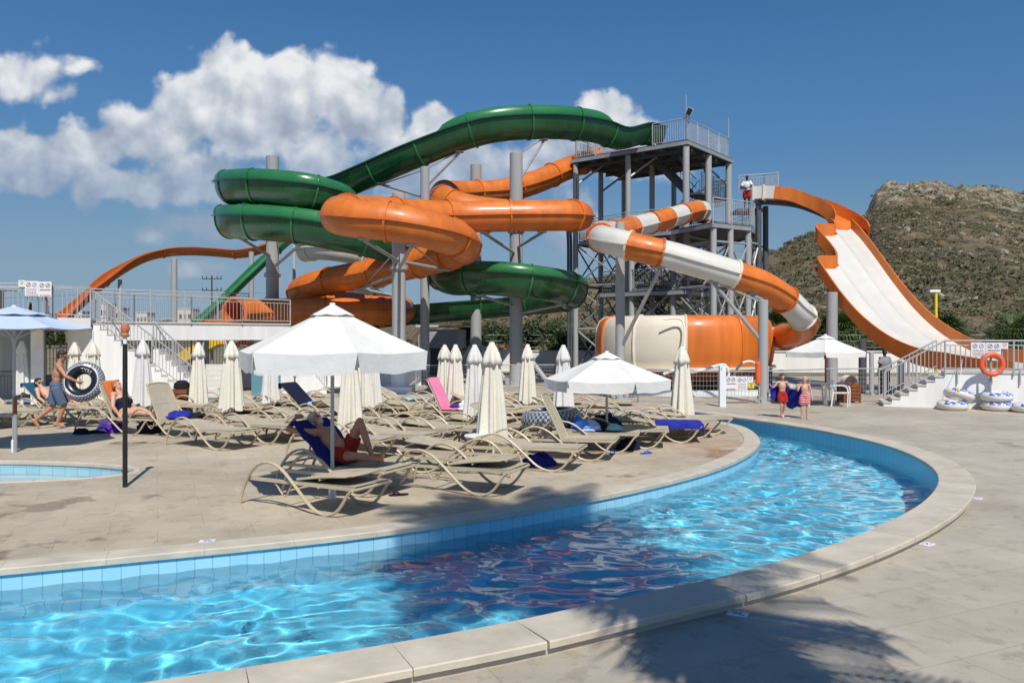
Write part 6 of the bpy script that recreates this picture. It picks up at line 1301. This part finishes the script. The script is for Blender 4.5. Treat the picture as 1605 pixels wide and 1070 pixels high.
def sign_board(name, label, c, rz, w_, h_, kind=0, cat='sign', group=None, face='sign_white'):
    root = empty(name, label, cat, c, rz, group); MB().box((0,0,0), (w_, .012, h_)).build('panel', face, root, smooth=False)
    y = -.009
    if kind in (1, 2):       # two pictograms over lines of print
        for s, mt in ((-1, 'ink_dark'), (1, 'ink_blue' if kind == 1 else 'ink_dark')):
            mb = MB(); x = s*w_*.22; zc = h_*.24; mb.torus(h_*.135, h_*.018, (x, y, zc), Matrix.Rotation(R(90),3,'X'), 20, 4, sy=.2); mb.beam((x-h_*.07, y, zc-h_*.06), (x+h_*.07, y, zc+h_*.05), .004, h_*.045); mb.ball((x+h_*.05, y, zc+h_*.07), (h_*.028, .003, h_*.028), 8, 6); mb.build('pictogram', mt, root, smooth=False)
        n = 4 if kind == 1 else 2
        for k in range(n):
            mb = MB(); z = -h_*.06-h_*.36*k/max(1, n-1) if n > 1 else 0; x = -w_*.38; rn = random.Random(k+kind*7)
            while x < w_*.36: l = w_*rn.uniform(.06, .16); mb.box((min(x+l/2, w_*.4), y, z), (l, .004, h_*(.04 if n > 2 else .07))); x += l+w_*.03
            mb.build('print_line', 'ink_red' if k % 2 else 'ink_dark', root, smooth=False)
    elif kind == 3: mb = MB(); mb.torus(h_*.25, h_*.04, (0, y, .02), Matrix.Rotation(R(90),3,'X'), 20, 4, sy=.2); mb.beam((-h_*.17, y, -h_*.15), (h_*.17, y, h_*.19), .004, h_*.06); mb.build('pictogram', 'ink_red', root, smooth=False)
    elif kind == 4: mb = MB(); mb.box((0, y, h_*.33), (w_*.7, .004, h_*.09)); mb.box((0, y, -h_*.33), (w_*.6, .004, h_*.09)); mb.ball((0, y, 0), (w_*.16, .003, h_*.16), 10, 6); mb.build('pictogram', 'ink_dark', root, smooth=False)
    return root
zr = T1+.62; ps = [q0.lerp(q1, t) for t in (.235, .345, .425)]; ry = math.atan2((q1-q0).y, (q1-q0).x)
sign_board('notice_board', 'white notice with two pictograms, left one on the right terrace railing', ps[0]+V(0,-.11,zr+.06), ry, .39, .43, 1); sign_board('notice_board', 'white notice with two pictograms and two print lines on the right terrace railing', ps[1]+V(0,-.11,zr+.06), ry, .40, .43, 2); sign_board('notice_board', 'small white notice right of the two on the right terrace railing', ps[2]+V(0,-.11,zr+.18), ry, .19, .19, 3)
sign_board('notice_board', 'small square white notice on the far left terrace railing', P(34,444,24.0), 0, .19, .19, 3); sign_board('notice_board', 'white notice with four print lines on the far left terrace railing', P(49.5,452,24.0), 0, .40, .45, 1); sign_board('notice_board', 'white notice with two print lines on the far left terrace railing', P(70.5,453,24.0), 0, .40, .45, 2)
# white swim rings by the wall
def white_ring(label, c, rot=None, Rr=.30, r=.135):
    root = empty('swim_ring', label, 'swim ring', c, 0, 'white and blue swim rings'); rot = rot or Matrix.Identity(3)
    mb = MB(); mb.torus(Rr, r, (0,0,0), rot, 48, 18, mifun=lambda i, j: 1 if (15 < 360*j/18 < 125 and (12 < i < 23 or 27 < i < 46) and (i*7+j*3) % 4) else 0); mb.build('ring_tube', ['vinyl_cream', 'vinyl_blue'], root); mb = MB()
    for a in (.2, .5): mb.tube([rot @ V((Rr+r*.6)*math.cos(a), (Rr+r*.6)*math.sin(a), r*.75), rot @ V((Rr+r*.7)*math.cos(a+.12), (Rr+r*.7)*math.sin(a+.12), r*1.05), rot @ V((Rr+r*.6)*math.cos(a+.24), (Rr+r*.6)*math.sin(a+.24), r*.75)], .012, 6)
    mb.build('handle', 'rubber_black', root); return root
g1 = G(1493,642); white_ring('white and blue swim ring flat on the ground, left pile', g1+V(0,0,.135)); white_ring('white and blue swim ring leaning askew on top of the left pile', g1+V(.22,.05,.44), Matrix.Rotation(R(17),3,'Y') @ Matrix.Rotation(R(-6),3,'X'))
g2 = G(1563,643); white_ring('white and blue swim ring at the bottom of the pile under the life ring', g2+V(0,0,.135)); white_ring('white and blue swim ring on top of the pile under the life ring', g2+V(-.01,0,.405)); white_ring('white and blue swim ring cut by the right edge', G(1612,646)+V(0,0,.135))
ro = empty('rope_line', 'thin white line with a yellow weight hanging over the left swim rings', 'rope', P(1508,570,23.8)); MB().tube([P(1508,563,24.2), P(1506,585,23.7), P(1502,611,23.4)], .008, 5).build('cord', 'cloth_white', ro, world=True); MB().lathe([(.03,0),(.05,.05),(.02,.13)], 8, P(1502,614,23.4)).build('weight', 'yellow_paint', ro, world=True)

# ------------------------------------------------------------------ bits on the far bank
tb = empty('plastic_table', 'white plastic table under the far umbrella', 'table', V(9.75, 25.6, 0)); MB().lathe([(.50,.70),(.52,.715),(.50,.73)], 28).build('table_top', 'plastic_white', tb)
for k in range(4): a = k*1.5708+.6; MB().tube([(.36*math.cos(a),.36*math.sin(a),.7),(.42*math.cos(a),.42*math.sin(a),0)], .028, 8).build('leg', 'plastic_white', tb)
def chair(label, p, rz):
    r = empty('plastic_chair', label, 'chair', p, rz); mb = MB(); mb.box((0,0,.43), (.46,.45,.03)); mb.build('seat', 'plastic_white', r); vs = []
    for i in range(9):
        for j in range(6): x = -.23+.46*i/8; vs.append((x, .22+.07*j/5-.05*(1-(x/.23)**2)*-1*.6, .44+.40*j/5*(1-.12*(x/.23)**2)))
    ob = MB().add(vs, [(i*6+j, i*6+j+1, (i+1)*6+j+1, (i+1)*6+j) for i in range(8) for j in range(5) if not (i % 2 and 0 < j < 4)]).build('backrest', 'plastic_white', r); solidify(ob, .02)
    for s in (-1, 1):
        MB().tube(crom([V(s*.25,-.2,0), V(s*.25,-.19,.60), V(s*.255,-.1,.66), V(s*.25,.22,.66)], .06), .02, 6).build('arm', 'plastic_white', r); MB().tube([(s*.25,.27,0), (s*.23,.22,.46)], .024, 6).build('leg', 'plastic_white', r)
    return r
chair('white plastic armchair right of the table under the far umbrella', V(10.35, 25.0, 0), R(60)); chair('white plastic armchair half hidden behind the boys', V(9.15, 25.3, 0), R(-110))
tbn = empty('litter_bin', 'square wooden slatted litter bin with a white lid flap near the far umbrella', 'bin', V(11.25, 26.6, 0))
for k in range(5):
    mb = MB(); mb.box((0,0,.10+k*.115), (.56,.56,.095)); mb.build('slat_course', 'wood', tbn, smooth=False)
for sx_ in (-1,1):
    for sy_ in (-1,1): MB().box((sx_*.26, sy_*.26, .32), (.06,.06,.64)).build('corner_post', 'wood', tbn, smooth=False)
vs = []; 
for i in range(13): a = math.pi*i/12; vs += [(.22*math.cos(a), -.2, .64+.26*math.sin(a)), (.22*math.cos(a), .2, .64+.26*math.sin(a))]
ob = MB().add(vs, [(2*i,2*i+1,2*i+3,2*i+2) for i in range(12)]+[tuple(range(1,26,2))]).build('lid', 'white_paint', tbn); 
b2_ = empty('litter_bin', 'wooden litter bin with black and white lid behind the upright lounger, left', 'bin', G(268,655)+V(0,.7,0)); 
for k in range(5): MB().box((0,0,.12+k*.14), (.44,.44,.12)).build('slat_course', 'wood', b2_, smooth=False)
MB().lathe([(.22,.76),(.2,.9),(.1,.98)], 16).build('lid', 'cloth_black', b2_)
po = empty('depth_post', 'square white blue post on the far bank beside the safety signs', 'post', G(1132,637)); MB().box((0,0,.64), (.19,.19,1.28)).build('post_body', 'pool_white', po, smooth=False); MB().box((-.05,-.1,1.18), (.03,.01,.05)).build('mark', 'ink_blue', po, smooth=False)
d_ = 26.1
fg = empty('fence', 'low mesh fence with a top rail in front of the big barrel', 'fence', W(1000, 27)); 
def mesh_fence(root, pts, h=1.05, post=2.0):
    mb = MB()
    for a, b_ in zip(pts, pts[1:]):
        l = (b_-a).length; mb.tube([a+V(0,0,h), b_+V(0,0,h)], .022, 6); n = max(1, int(l/post))
        for k in range(n+1): p = a.lerp(b_, k/n); mb.tube([p, p+V(0,0,h)], .022, 6)
    mb.build('posts_and_rail', 'grey_rail', root, world=True); mb = MB()
    for a, b_ in zip(pts, pts[1:]):
        l = (b_-a).length; n = int(l/.11)
        for k in range(n+1): p = a.lerp(b_, k/n); mb.tube([p+V(0,0,.05), p+V(0,0,h)], .004, 4, caps=False)
        for z in np.arange(.1, h, .16): mb.tube([a+V(0,0,z), b_+V(0,0,z)], .004, 4, caps=False)
    mb.build('wire_mesh', 'grey_rail', root, world=True)
mesh_fence(fg, [W(880,27.4), W(1000,26.4), W(1190,26.0)])
fg2 = empty('fence', 'low mesh fence with top rail behind the table and umbrella, right of the barrel', 'fence', W(1290, 27)); mesh_fence(fg2, [W(1204,26.6), W(1300,28.2), W(1388,28.6)], 1.05)
fg3 = empty('fence', 'thin railed fence on the left behind the closed umbrellas and columns', 'fence', W(740, 33)); mesh_fence(fg3, [W(652,33), W(760,33.4), W(878,33.6)], 1.0)
sign_board('notice_board', 'white notice with two pictograms on the barrel fence, nearest the blue white post', P(1145.5,600,25.9), 0, .36, .44, 2); sign_board('notice_board', 'white notice with four print lines on the barrel fence', P(1163,600.5,25.9), 0, .36, .44, 1); sign_board('notice_board', 'small white notice above the yellow one on the barrel fence', P(1176.5,594.5,25.9), 0, .17, .18, 3); sign_board('notice_board', 'small yellow warning notice on the barrel fence', P(1177.5,604,25.88), 0, .19, .19, 4, face='yellow_paint')
bp_ = empty('barrel_pool', 'low curved white rim of the splash pool below the big barrel', 'pool', BC); mb = MB(); mb.lathe([(4.6,0),(4.6,.22),(4.25,.22),(4.25,0)], 72, cap=False); mb.build('rim', 'pool_white', bp_)
rb = empty('barrier', 'small red barrier beside the river behind the hexagonal umbrella', 'barrier', G(903,628)); 
for s in (-.2, .2): MB().tube([(s,0,0),(s,0,.75)], .035, 8).build('leg', 'plastic_orange', rb)
for z in (.3,.55,.72): MB().beam((-.2,0,z),(.2,0,z),.05,.06).build('crossbar', 'plastic_orange', rb)
# black post with clay ball, front left
bl = empty('wrapped_post', 'tall black wrapped post topped by a terracotta ball at the paddling pool', 'post', G(196,763)); mb = MB(); rn = random.Random(3)
mb.lathe([(.034+.006*noise.noise(V(0,0,k*1.7)), k*.11) for k in range(20)], 12); mb.build('post', 'black_post', bl); MB().lathe([(.028,2.08),(.028,2.2)], 12).build('neck', 'white_paint', bl); MB().lathe([(.05,2.19),(.062,2.22),(.045,2.245),(.058,2.28),(.064,2.32),(.05,2.37),(.02,2.39)], 20).build('ball', 'terracotta', bl)
gr = empty('steel_rail', 'short grey steel handrail by the paddling pool, left edge', 'railing', G(20,708)); mb = MB(); b0 = V(.06,-.02,0); mb.tube([b0, b0+V(0,0,.72)], .036, 10); mb.build('upright', 'grey_steel', gr); MB().tube([V(.06,-.02,.70), V(-2.2,-.1,.70)], .03, 8).build('top_bar', 'grey_steel', gr); MB().lathe([(.033,.72),(.033,1.05)], 12, (.06,-.02,0)).build('rust_sleeve', 'rust_pole', gr)
# small tiles let into the paving
def tile_mark(label, px, py, rz):
    r = empty('depth_tile', label, 'tile', G(px, py)+V(0,0,.002), R(rz)); MB().box((0,0,.003), (.16,.11,.006)).build('tile', 'sign_white', r, smooth=False); mb = MB(); mb.beam((-.03,-.02,.0075),(.03,.02,.0075),.02,.002); mb.box((-.035,.025,.0075),(.05,.012,.002)); mb.box((.035,-.025,.0075),(.05,.012,.002)); mb.build('mark', 'ink_blue', r, smooth=False)
tile_mark('small white tile with a blue mark in the paving beside the kerb, in palm shade', 1156, 962, -25); tile_mark('small white tile in the sunlit paving right of the river bend', 1453, 853, 35); tile_mark('small white tile in the island paving near the pool edge', 325, 848, 10); tile_mark('small white tile in the paving at the far right of the bend', 1532, 781, 50)
# back wall and fence behind the slides
bw = empty('boundary_wall', 'long low white boundary wall at the foot of the hill', 'wall', V(5, 49, 0)); MB().poly([(-6,50),(34,47.5),(34,47.8),(-6,50.3)], 0, 1.25).build('wall_body', 'plaster', bw, smooth=False, world=True); MB().poly([(-6,49.94),(34,47.44),(34,47.86),(-6,50.36)], 1.25, 1.33).build('coping', 'step_stone', bw, smooth=False, world=True)
bf = empty('fence', 'tall wire fence behind the boundary wall', 'fence', V(5, 51, 0)); mb = MB()
for k in range(21): x = -6+k*2; mb.tube([(x,51.2-.06*k,0),(x,51.2-.06*k,2.3)], .035, 6)
for z in (1.5,1.9,2.28): mb.tube([(-6,51.2,z),(34,49.9,z)], .012, 4)
mb.build('posts_and_wires', 'grey_rail', bf, world=True)
yp = empty('lamp_post', 'bright yellow post with a small white head, against the hill', 'lamp post', P(1467,600,46)); yp.location.z = 0; MB().lathe([(.09,0),(.08,zof(458,46))], 12).build('post', 'yellow_paint', yp); MB().box((-.1,0,zof(456,46)), (.6,.25,.14)).build('lamp_head', 'white_paint', yp)
pl = empty('utility_pole', 'wooden utility pole with cross arms on the left horizon', 'utility pole', P(332,527,120)); pl.location.z = 0; MB().lathe([(.16,0),(.12,zof(432,120))], 10).build('pole', 'far_dark', pl)
for z in (zof(437,120), zof(455,120)):
    mb = MB(); mb.beam((-1.5,0,z),(1.5,0,z),.14,.14); 
    for s in (-1.4,-.8,.8,1.4): mb.lathe([(.07,z+.05),(.09,z+.3),(.04,z+.45)], 8, (s,0,0))
    mb.build('cross_arm', 'far_dark', pl)
pl2 = empty('utility_pole', 'dark utility pole at the far left edge', 'utility pole', P(2,527,80)); pl2.location.z = 0; MB().lathe([(.3,0),(.25,zof(452,80))], 10).build('pole', 'far_dark', pl2); MB().beam((-1,0,zof(455,80)),(1.6,0,zof(455,80)),.14,.14).build('cross_arm', 'far_dark', pl2)
wr = empty('power_line', 'thin power lines crossing in front of the hill', 'cable', P(1300,480,90)); mb = MB()
for k in range(3): mb.tube(crom([P(1150,388+k*3,92), P(1300,396+k*3,95), P(1450,396+k*3,98), P(1700,386+k*3,104)], 2), .012, 4)
mb.build('wires', 'far_dark', wr, world=True)
wr = empty('power_line', 'thin power line from the utility pole to the left', 'cable', P(250,470,120)); mb = MB(); mb.tube(crom([P(-60,470,110), P(100,463,114), P(332,455,120), P(520,470,126)], 3), .02, 4); mb.build('wires', 'far_dark', wr, world=True)
for k, (px, w_, yt, dd, lb) in enumerate([(290,24,484,260,'small pale house with dark openings on the left horizon'),(178,20,482,250,'low pale house behind the far orange slide'),(162,9,476,240,'narrow white house behind the far orange slide'),(222,18,490,270,'flat pale house between two thin columns'),(430,26,492,300,'pale far house behind the thick left column'),(120,16,488,250,'far house left of the falling orange slide')]):
    r = empty('house', lb, 'house', P(px,527,dd)); r.location.z = 2.5; h = zof(yt, dd)-2.5; ww = w_*dd/F; MB().box((0,3,h/2), (ww,6,h)).build('wall', 'far_wall', r, smooth=False); MB().box((0,3,h+.1), (ww+.3,6.3,.25)).build('roof', 'step_stone', r, smooth=False)
    for i in range(3):
        for z in ((h*.3, h*.72) if h > 5 else (h*.5,)): MB().box((ww*(i-1)*.3,-.03,z), (ww*.16,.1,h*.16)).build('window', 'far_dark', r, smooth=False)
# machine room behind the columns and dark water tanks, under the slides
mr_ = empty('pump_house', 'grey pump house wedge behind the dark columns, centre left', 'hut', V(-4.2, 48, 0)); MB().poly([(-5.2,46.5),(-3.2,46.5),(-2.8,49),(-5.2,49)], 1.5, 2.6).build('tank_body', 'column_paint', mr_, smooth=False, world=True); MB().poly([(-4.8,46.8),(-3.8,46.8),(-3.6,48.6),(-4.8,48.6)], 0, 1.5).build('tank_base', 'dark_steel', mr_, smooth=False, world=True); MB().poly([(-5.6,46.3),(-2.6,46.3),(-2.4,49.3),(-5.6,49.3)], 2.75, 2.85).build('roof', 'step_stone', mr_, smooth=False, world=True)
# ------------------------------------------------------------------ palms, bushes, trees
def fan_leaf(mb, o, d_, ln, spread, rnd, n=13):
    d_ = d_.normalized(); sd_ = d_.cross(V(0,0,1)); sd_ = sd_.normalized() if sd_.length > 1e-3 else V(1,0,0); up = sd_.cross(d_); st = o+d_*ln*.42; mb.tube([o, st], .012*ln, 4, caps=False)
    for k in range(n):
        a = R(-spread+2*spread*k/(n-1)); bd = (d_*math.cos(a)+sd_*math.sin(a)); L2 = ln*.62*(1-.25*abs(a)/R(spread))*rnd.uniform(.85,1.1); w_ = (sd_*math.cos(a)-d_*math.sin(a))*ln*.021
        m_ = st+bd*L2*.55+up*.03*ln; e = st+bd*L2-V(0,0,1)*L2*.28*rnd.uniform(.5,1.3); mb.add([st-w_*.3, st+w_*.3, m_+w_, m_-w_, e], [(0,1,2,3),(3,2,4)])
def fan_palm(label, px, d, z0, trunk, crown, seed, n=75, group='fan palms at the foot of the hill'):
    rnd = random.Random(seed); b_ = W(px, d); b_.z = z0; r = empty('palm_tree', label, 'palm tree', b_, 0, group)
    MB().lathe([(.24,-.3),(.21,trunk*.5),(.24,trunk)], 12, rfun=lambda r_, z, a, i: r_*(1+.1*math.sin(z*22))).build('trunk', 'trunk', r); mb = MB()
    for k in range(n):
        el = math.asin(rnd.uniform(-.45, .98)); a = rnd.uniform(0, 6.283); dd = V(math.cos(el)*math.cos(a), math.cos(el)*math.sin(a), math.sin(el)); fan_leaf(mb, V(0,0,trunk), dd, crown*rnd.uniform(.8,1.1), 75, rnd)
    mb.build('crown', 'palm_leaf', r, smooth=False, fix=False); return r
fan_palm('fan palm behind the boundary wall between the thick column and the tower', 885, 50.5, .0, 1.5, 1.3, 1); fan_palm('fan palm beside the pump house, half hidden by dark columns', 738, 50, .1, 1.9, 1.5, 2)
fan_palm('fan palm behind the low end of the striped tube', 1225, 52, .2, 2.4, 1.9, 3); fan_palm('fan palm behind the dark column under the wide slide', 1322, 52, .2, 2.3, 2.2, 4); fan_palm('fan palm behind the foot of the yellow post', 1478, 51, .3, 1.9, 2.0, 5); fan_palm('fan palm at the right edge behind the notices', 1592, 50, .4, 1.9, 2.1, 6); fan_palm('second fan palm under the wide slide, further left', 1275, 53, .2, 1.7, 1.7, 7)
def bush(label, px, d, z0, w_, h, seed, mi=0, n=None, group='bushes on the bank behind the slides'):
    rnd = random.Random(seed); b_ = W(px, d); b_.z = z0; r = empty('bush', label, 'bush', b_, 0, group); st_ = MB()
    for k in range(5): a = k*1.3; st_.tube([(0,0,-.2), (w_*.25*math.cos(a), w_*.2*math.sin(a), h*.5)], .05, 5)
    st_.build('stems', 'trunk', r); mb = MB()
    for k in range(n or int(7+w_*4)):
        c = V(rnd.uniform(-.8,.8)*w_, rnd.uniform(-.5,.5)*w_, rnd.uniform(.1,.62)*h); rad = rnd.uniform(.35,.6)*min(w_,1.4); clump(mb, c, rad, rad*.9, 85, .10, rnd)
    mb.build('foliage', ['bush_leaf','dry_leaf'][mi], r, smooth=False, fix=False); return r
BU = [(772,58,.6,2.6,2.6),(800,59,.8,2.4,3.2),(832,60,.9,2.8,3.0),(862,60,1.0,2.4,2.9),(790,53.5,.1,1.8,2.0),(845,53.5,.1,1.7,1.5),(905,58,.7,2.4,2.3),(940,57,.6,2.0,2.6),(715,55,.2,1.8,1.9),(985,58,.5,2.6,2.6),(1030,59,.5,2.4,3.0),(1180,58,.6,2.4,2.6),(1255,57,.6,2.6,2.9),(1295,56,.4,2.2,2.4),(1350,57,.5,2.8,2.8),(1395,56,.5,2.2,1.7),(1440,58,.6,2.8,1.9),(1520,57,.6,3.0,1.7),(1555,56,.5,2.4,2.1),(1625,57,.6,3.0,2.0)]
PL = ['behind the closed umbrellas, leftmost','left of the thick braced column','just right of the thick braced column','left of the small fan palm','low, behind the boundary wall left of the column','low, behind the boundary wall right of the column','right of the small fan palm','beside the slim tower column','behind the pump house','behind the tower\'s left bracing','under the tower stairs','behind the right side of the barrel','behind the low striped tube end','left of the dark slide column','below the wide slide','under the middle of the wide slide','behind the steps on the right','left of the right hand notices','right of the yellow post','at the right edge']
for k, ((px, d, z, w_, h), pl_) in enumerate(zip(BU, PL)): bush(f'{"dry brown" if k % 6 == 4 else "dark green"} bush {pl_}', px, d, z, w_, h, 40+k, 1 if k % 6 == 4 else 0)
for k, (px, d, h, lb) in enumerate([(48,150,8.2,'leftmost dark cypress on the far left horizon'),(62,155,6.6,'second cypress on the far left horizon'),(78,148,5.4,'short cypress right of two taller ones on the horizon'),(95,160,5.8,'cypress just left of the falling orange slide'),(235,170,5.2,'cypress between the thin columns')]):
    b_ = W(px, d); b_.z = 0; r = empty('cypress_tree', lb, 'tree', b_, 0, 'cypresses on the left horizon'); MB().lathe([(.2,-.5),(.12,h*.6)], 8).build('trunk', 'trunk', r); mb = MB(); rnd = random.Random(k)
    for q in range(14): z = h*(.12+.82*q/13); rad = (.9*(1-(q/13)**1.6)+.12); clump(mb, (0,0,z), rad, h*.09, 50, .22, rnd)
    mb.build('crown', 'bush_leaf', r, smooth=False, fix=False)
# the feather palm standing just behind the photographer's right: its shade falls over the kerb and the river
r = empty('palm_tree', 'tall feather palm beside the near kerb that throws its shade on the river', 'palm tree', (2.35, 1.5, 0)); PH = 10.2
MB().lathe([(.42,0),(.34,.6),(.30,PH*.5),(.28,PH-.5),(.36,PH)], 16, rfun=lambda r_, z, a, i: r_*(1+.05*math.sin(z*30))).build('trunk', 'trunk', r); mb = MB(); rnd = random.Random(9)
for k in range(62):
    a = rnd.uniform(0, 6.283); el = rnd.uniform(-.1, 1.25); ln = rnd.uniform(1.9, 2.6); hd_ = V(math.cos(a), math.sin(a), 0); pts = []
    for i in range(12): t = i/11; pts.append(V(0,0,PH)+hd_*(ln*t*math.cos(el*(1-.5*t)))+V(0,0,1)*(ln*(t*math.sin(el)-.5*t*t)))
    mb.tube(pts, [.03*(1-.8*i/11) for i in range(12)], 5); 
    for i in range(1, 12):
        for q in range(4):
            p = pts[i-1].lerp(pts[i], q/4); t = (pts[i]-pts[i-1]).normalized(); s0 = t.cross(V(0,0,1)).normalized(); l2 = .42*math.sin(math.pi*min(.97, (i+q/4)/12.3))+.08
            for s in (-1, 1): e = p+(s0*s+t*.55-V(0,0,.35)).normalized()*l2; mb.add([p-t*.018, p+t*.018, p.lerp(e,.5)+t*.028, e], [(0,1,2),(0,2,3)])
mb.build('crown', 'palm_leaf', r, smooth=False, fix=False); mb = MB()
for k in range(330):          # shaggy skirt of dead fronds hanging round the trunk
    z = 3.2+rnd.random()**.8*(PH-3.4); a = rnd.uniform(0, 6.283); hd_ = V(math.cos(a), math.sin(a), 0); ln = rnd.uniform(.5, 1.0)*(.7+.5*(z/PH)); sd_ = V(-hd_.y, hd_.x, 0)
    o = V(0,0,z)+hd_*.25; e = o+hd_*ln*.55-V(0,0,1)*ln*.75
    for q in range(7): t = (q-3)/3; w_ = (sd_*.05+hd_*.02); tip = e+sd_*t*ln*.38-V(0,0,1)*ln*rnd.uniform(.0,.25); mb.add([o-w_*.5, o+w_*.5, o.lerp(tip,.6)+w_*.6, tip], [(0,1,2),(0,2,3)])
for k in range(7):            # a few long fronds breaking out of the skirt
    a = rnd.uniform(-.9, .9); z = rnd.uniform(5.0, 6.6); hd_ = V(math.cos(a), math.sin(a), 0); pts = [V(0,0,z)+hd_*(1.5*t)+V(0,0,1)*(.25*t-.7*t*t) for t in [i/8 for i in range(9)]]; mb.tube(pts, .02, 4)
    for i in range(1, 9):
        for q in range(3):
            p = pts[i-1].lerp(pts[i], q/3); t = (pts[i]-pts[i-1]).normalized(); s0 = t.cross(V(0,0,1)).normalized()
            for s_ in (-1, 1): e = p+(s0*s_+t*.5-V(0,0,.3)).normalized()*.38; mb.add([p-t*.02, p+t*.02, p.lerp(e,.5)+t*.03, e], [(0,1,2),(0,2,3)])
mb.build('dead_frond_skirt', 'dry_leaf', r, smooth=False, fix=False)
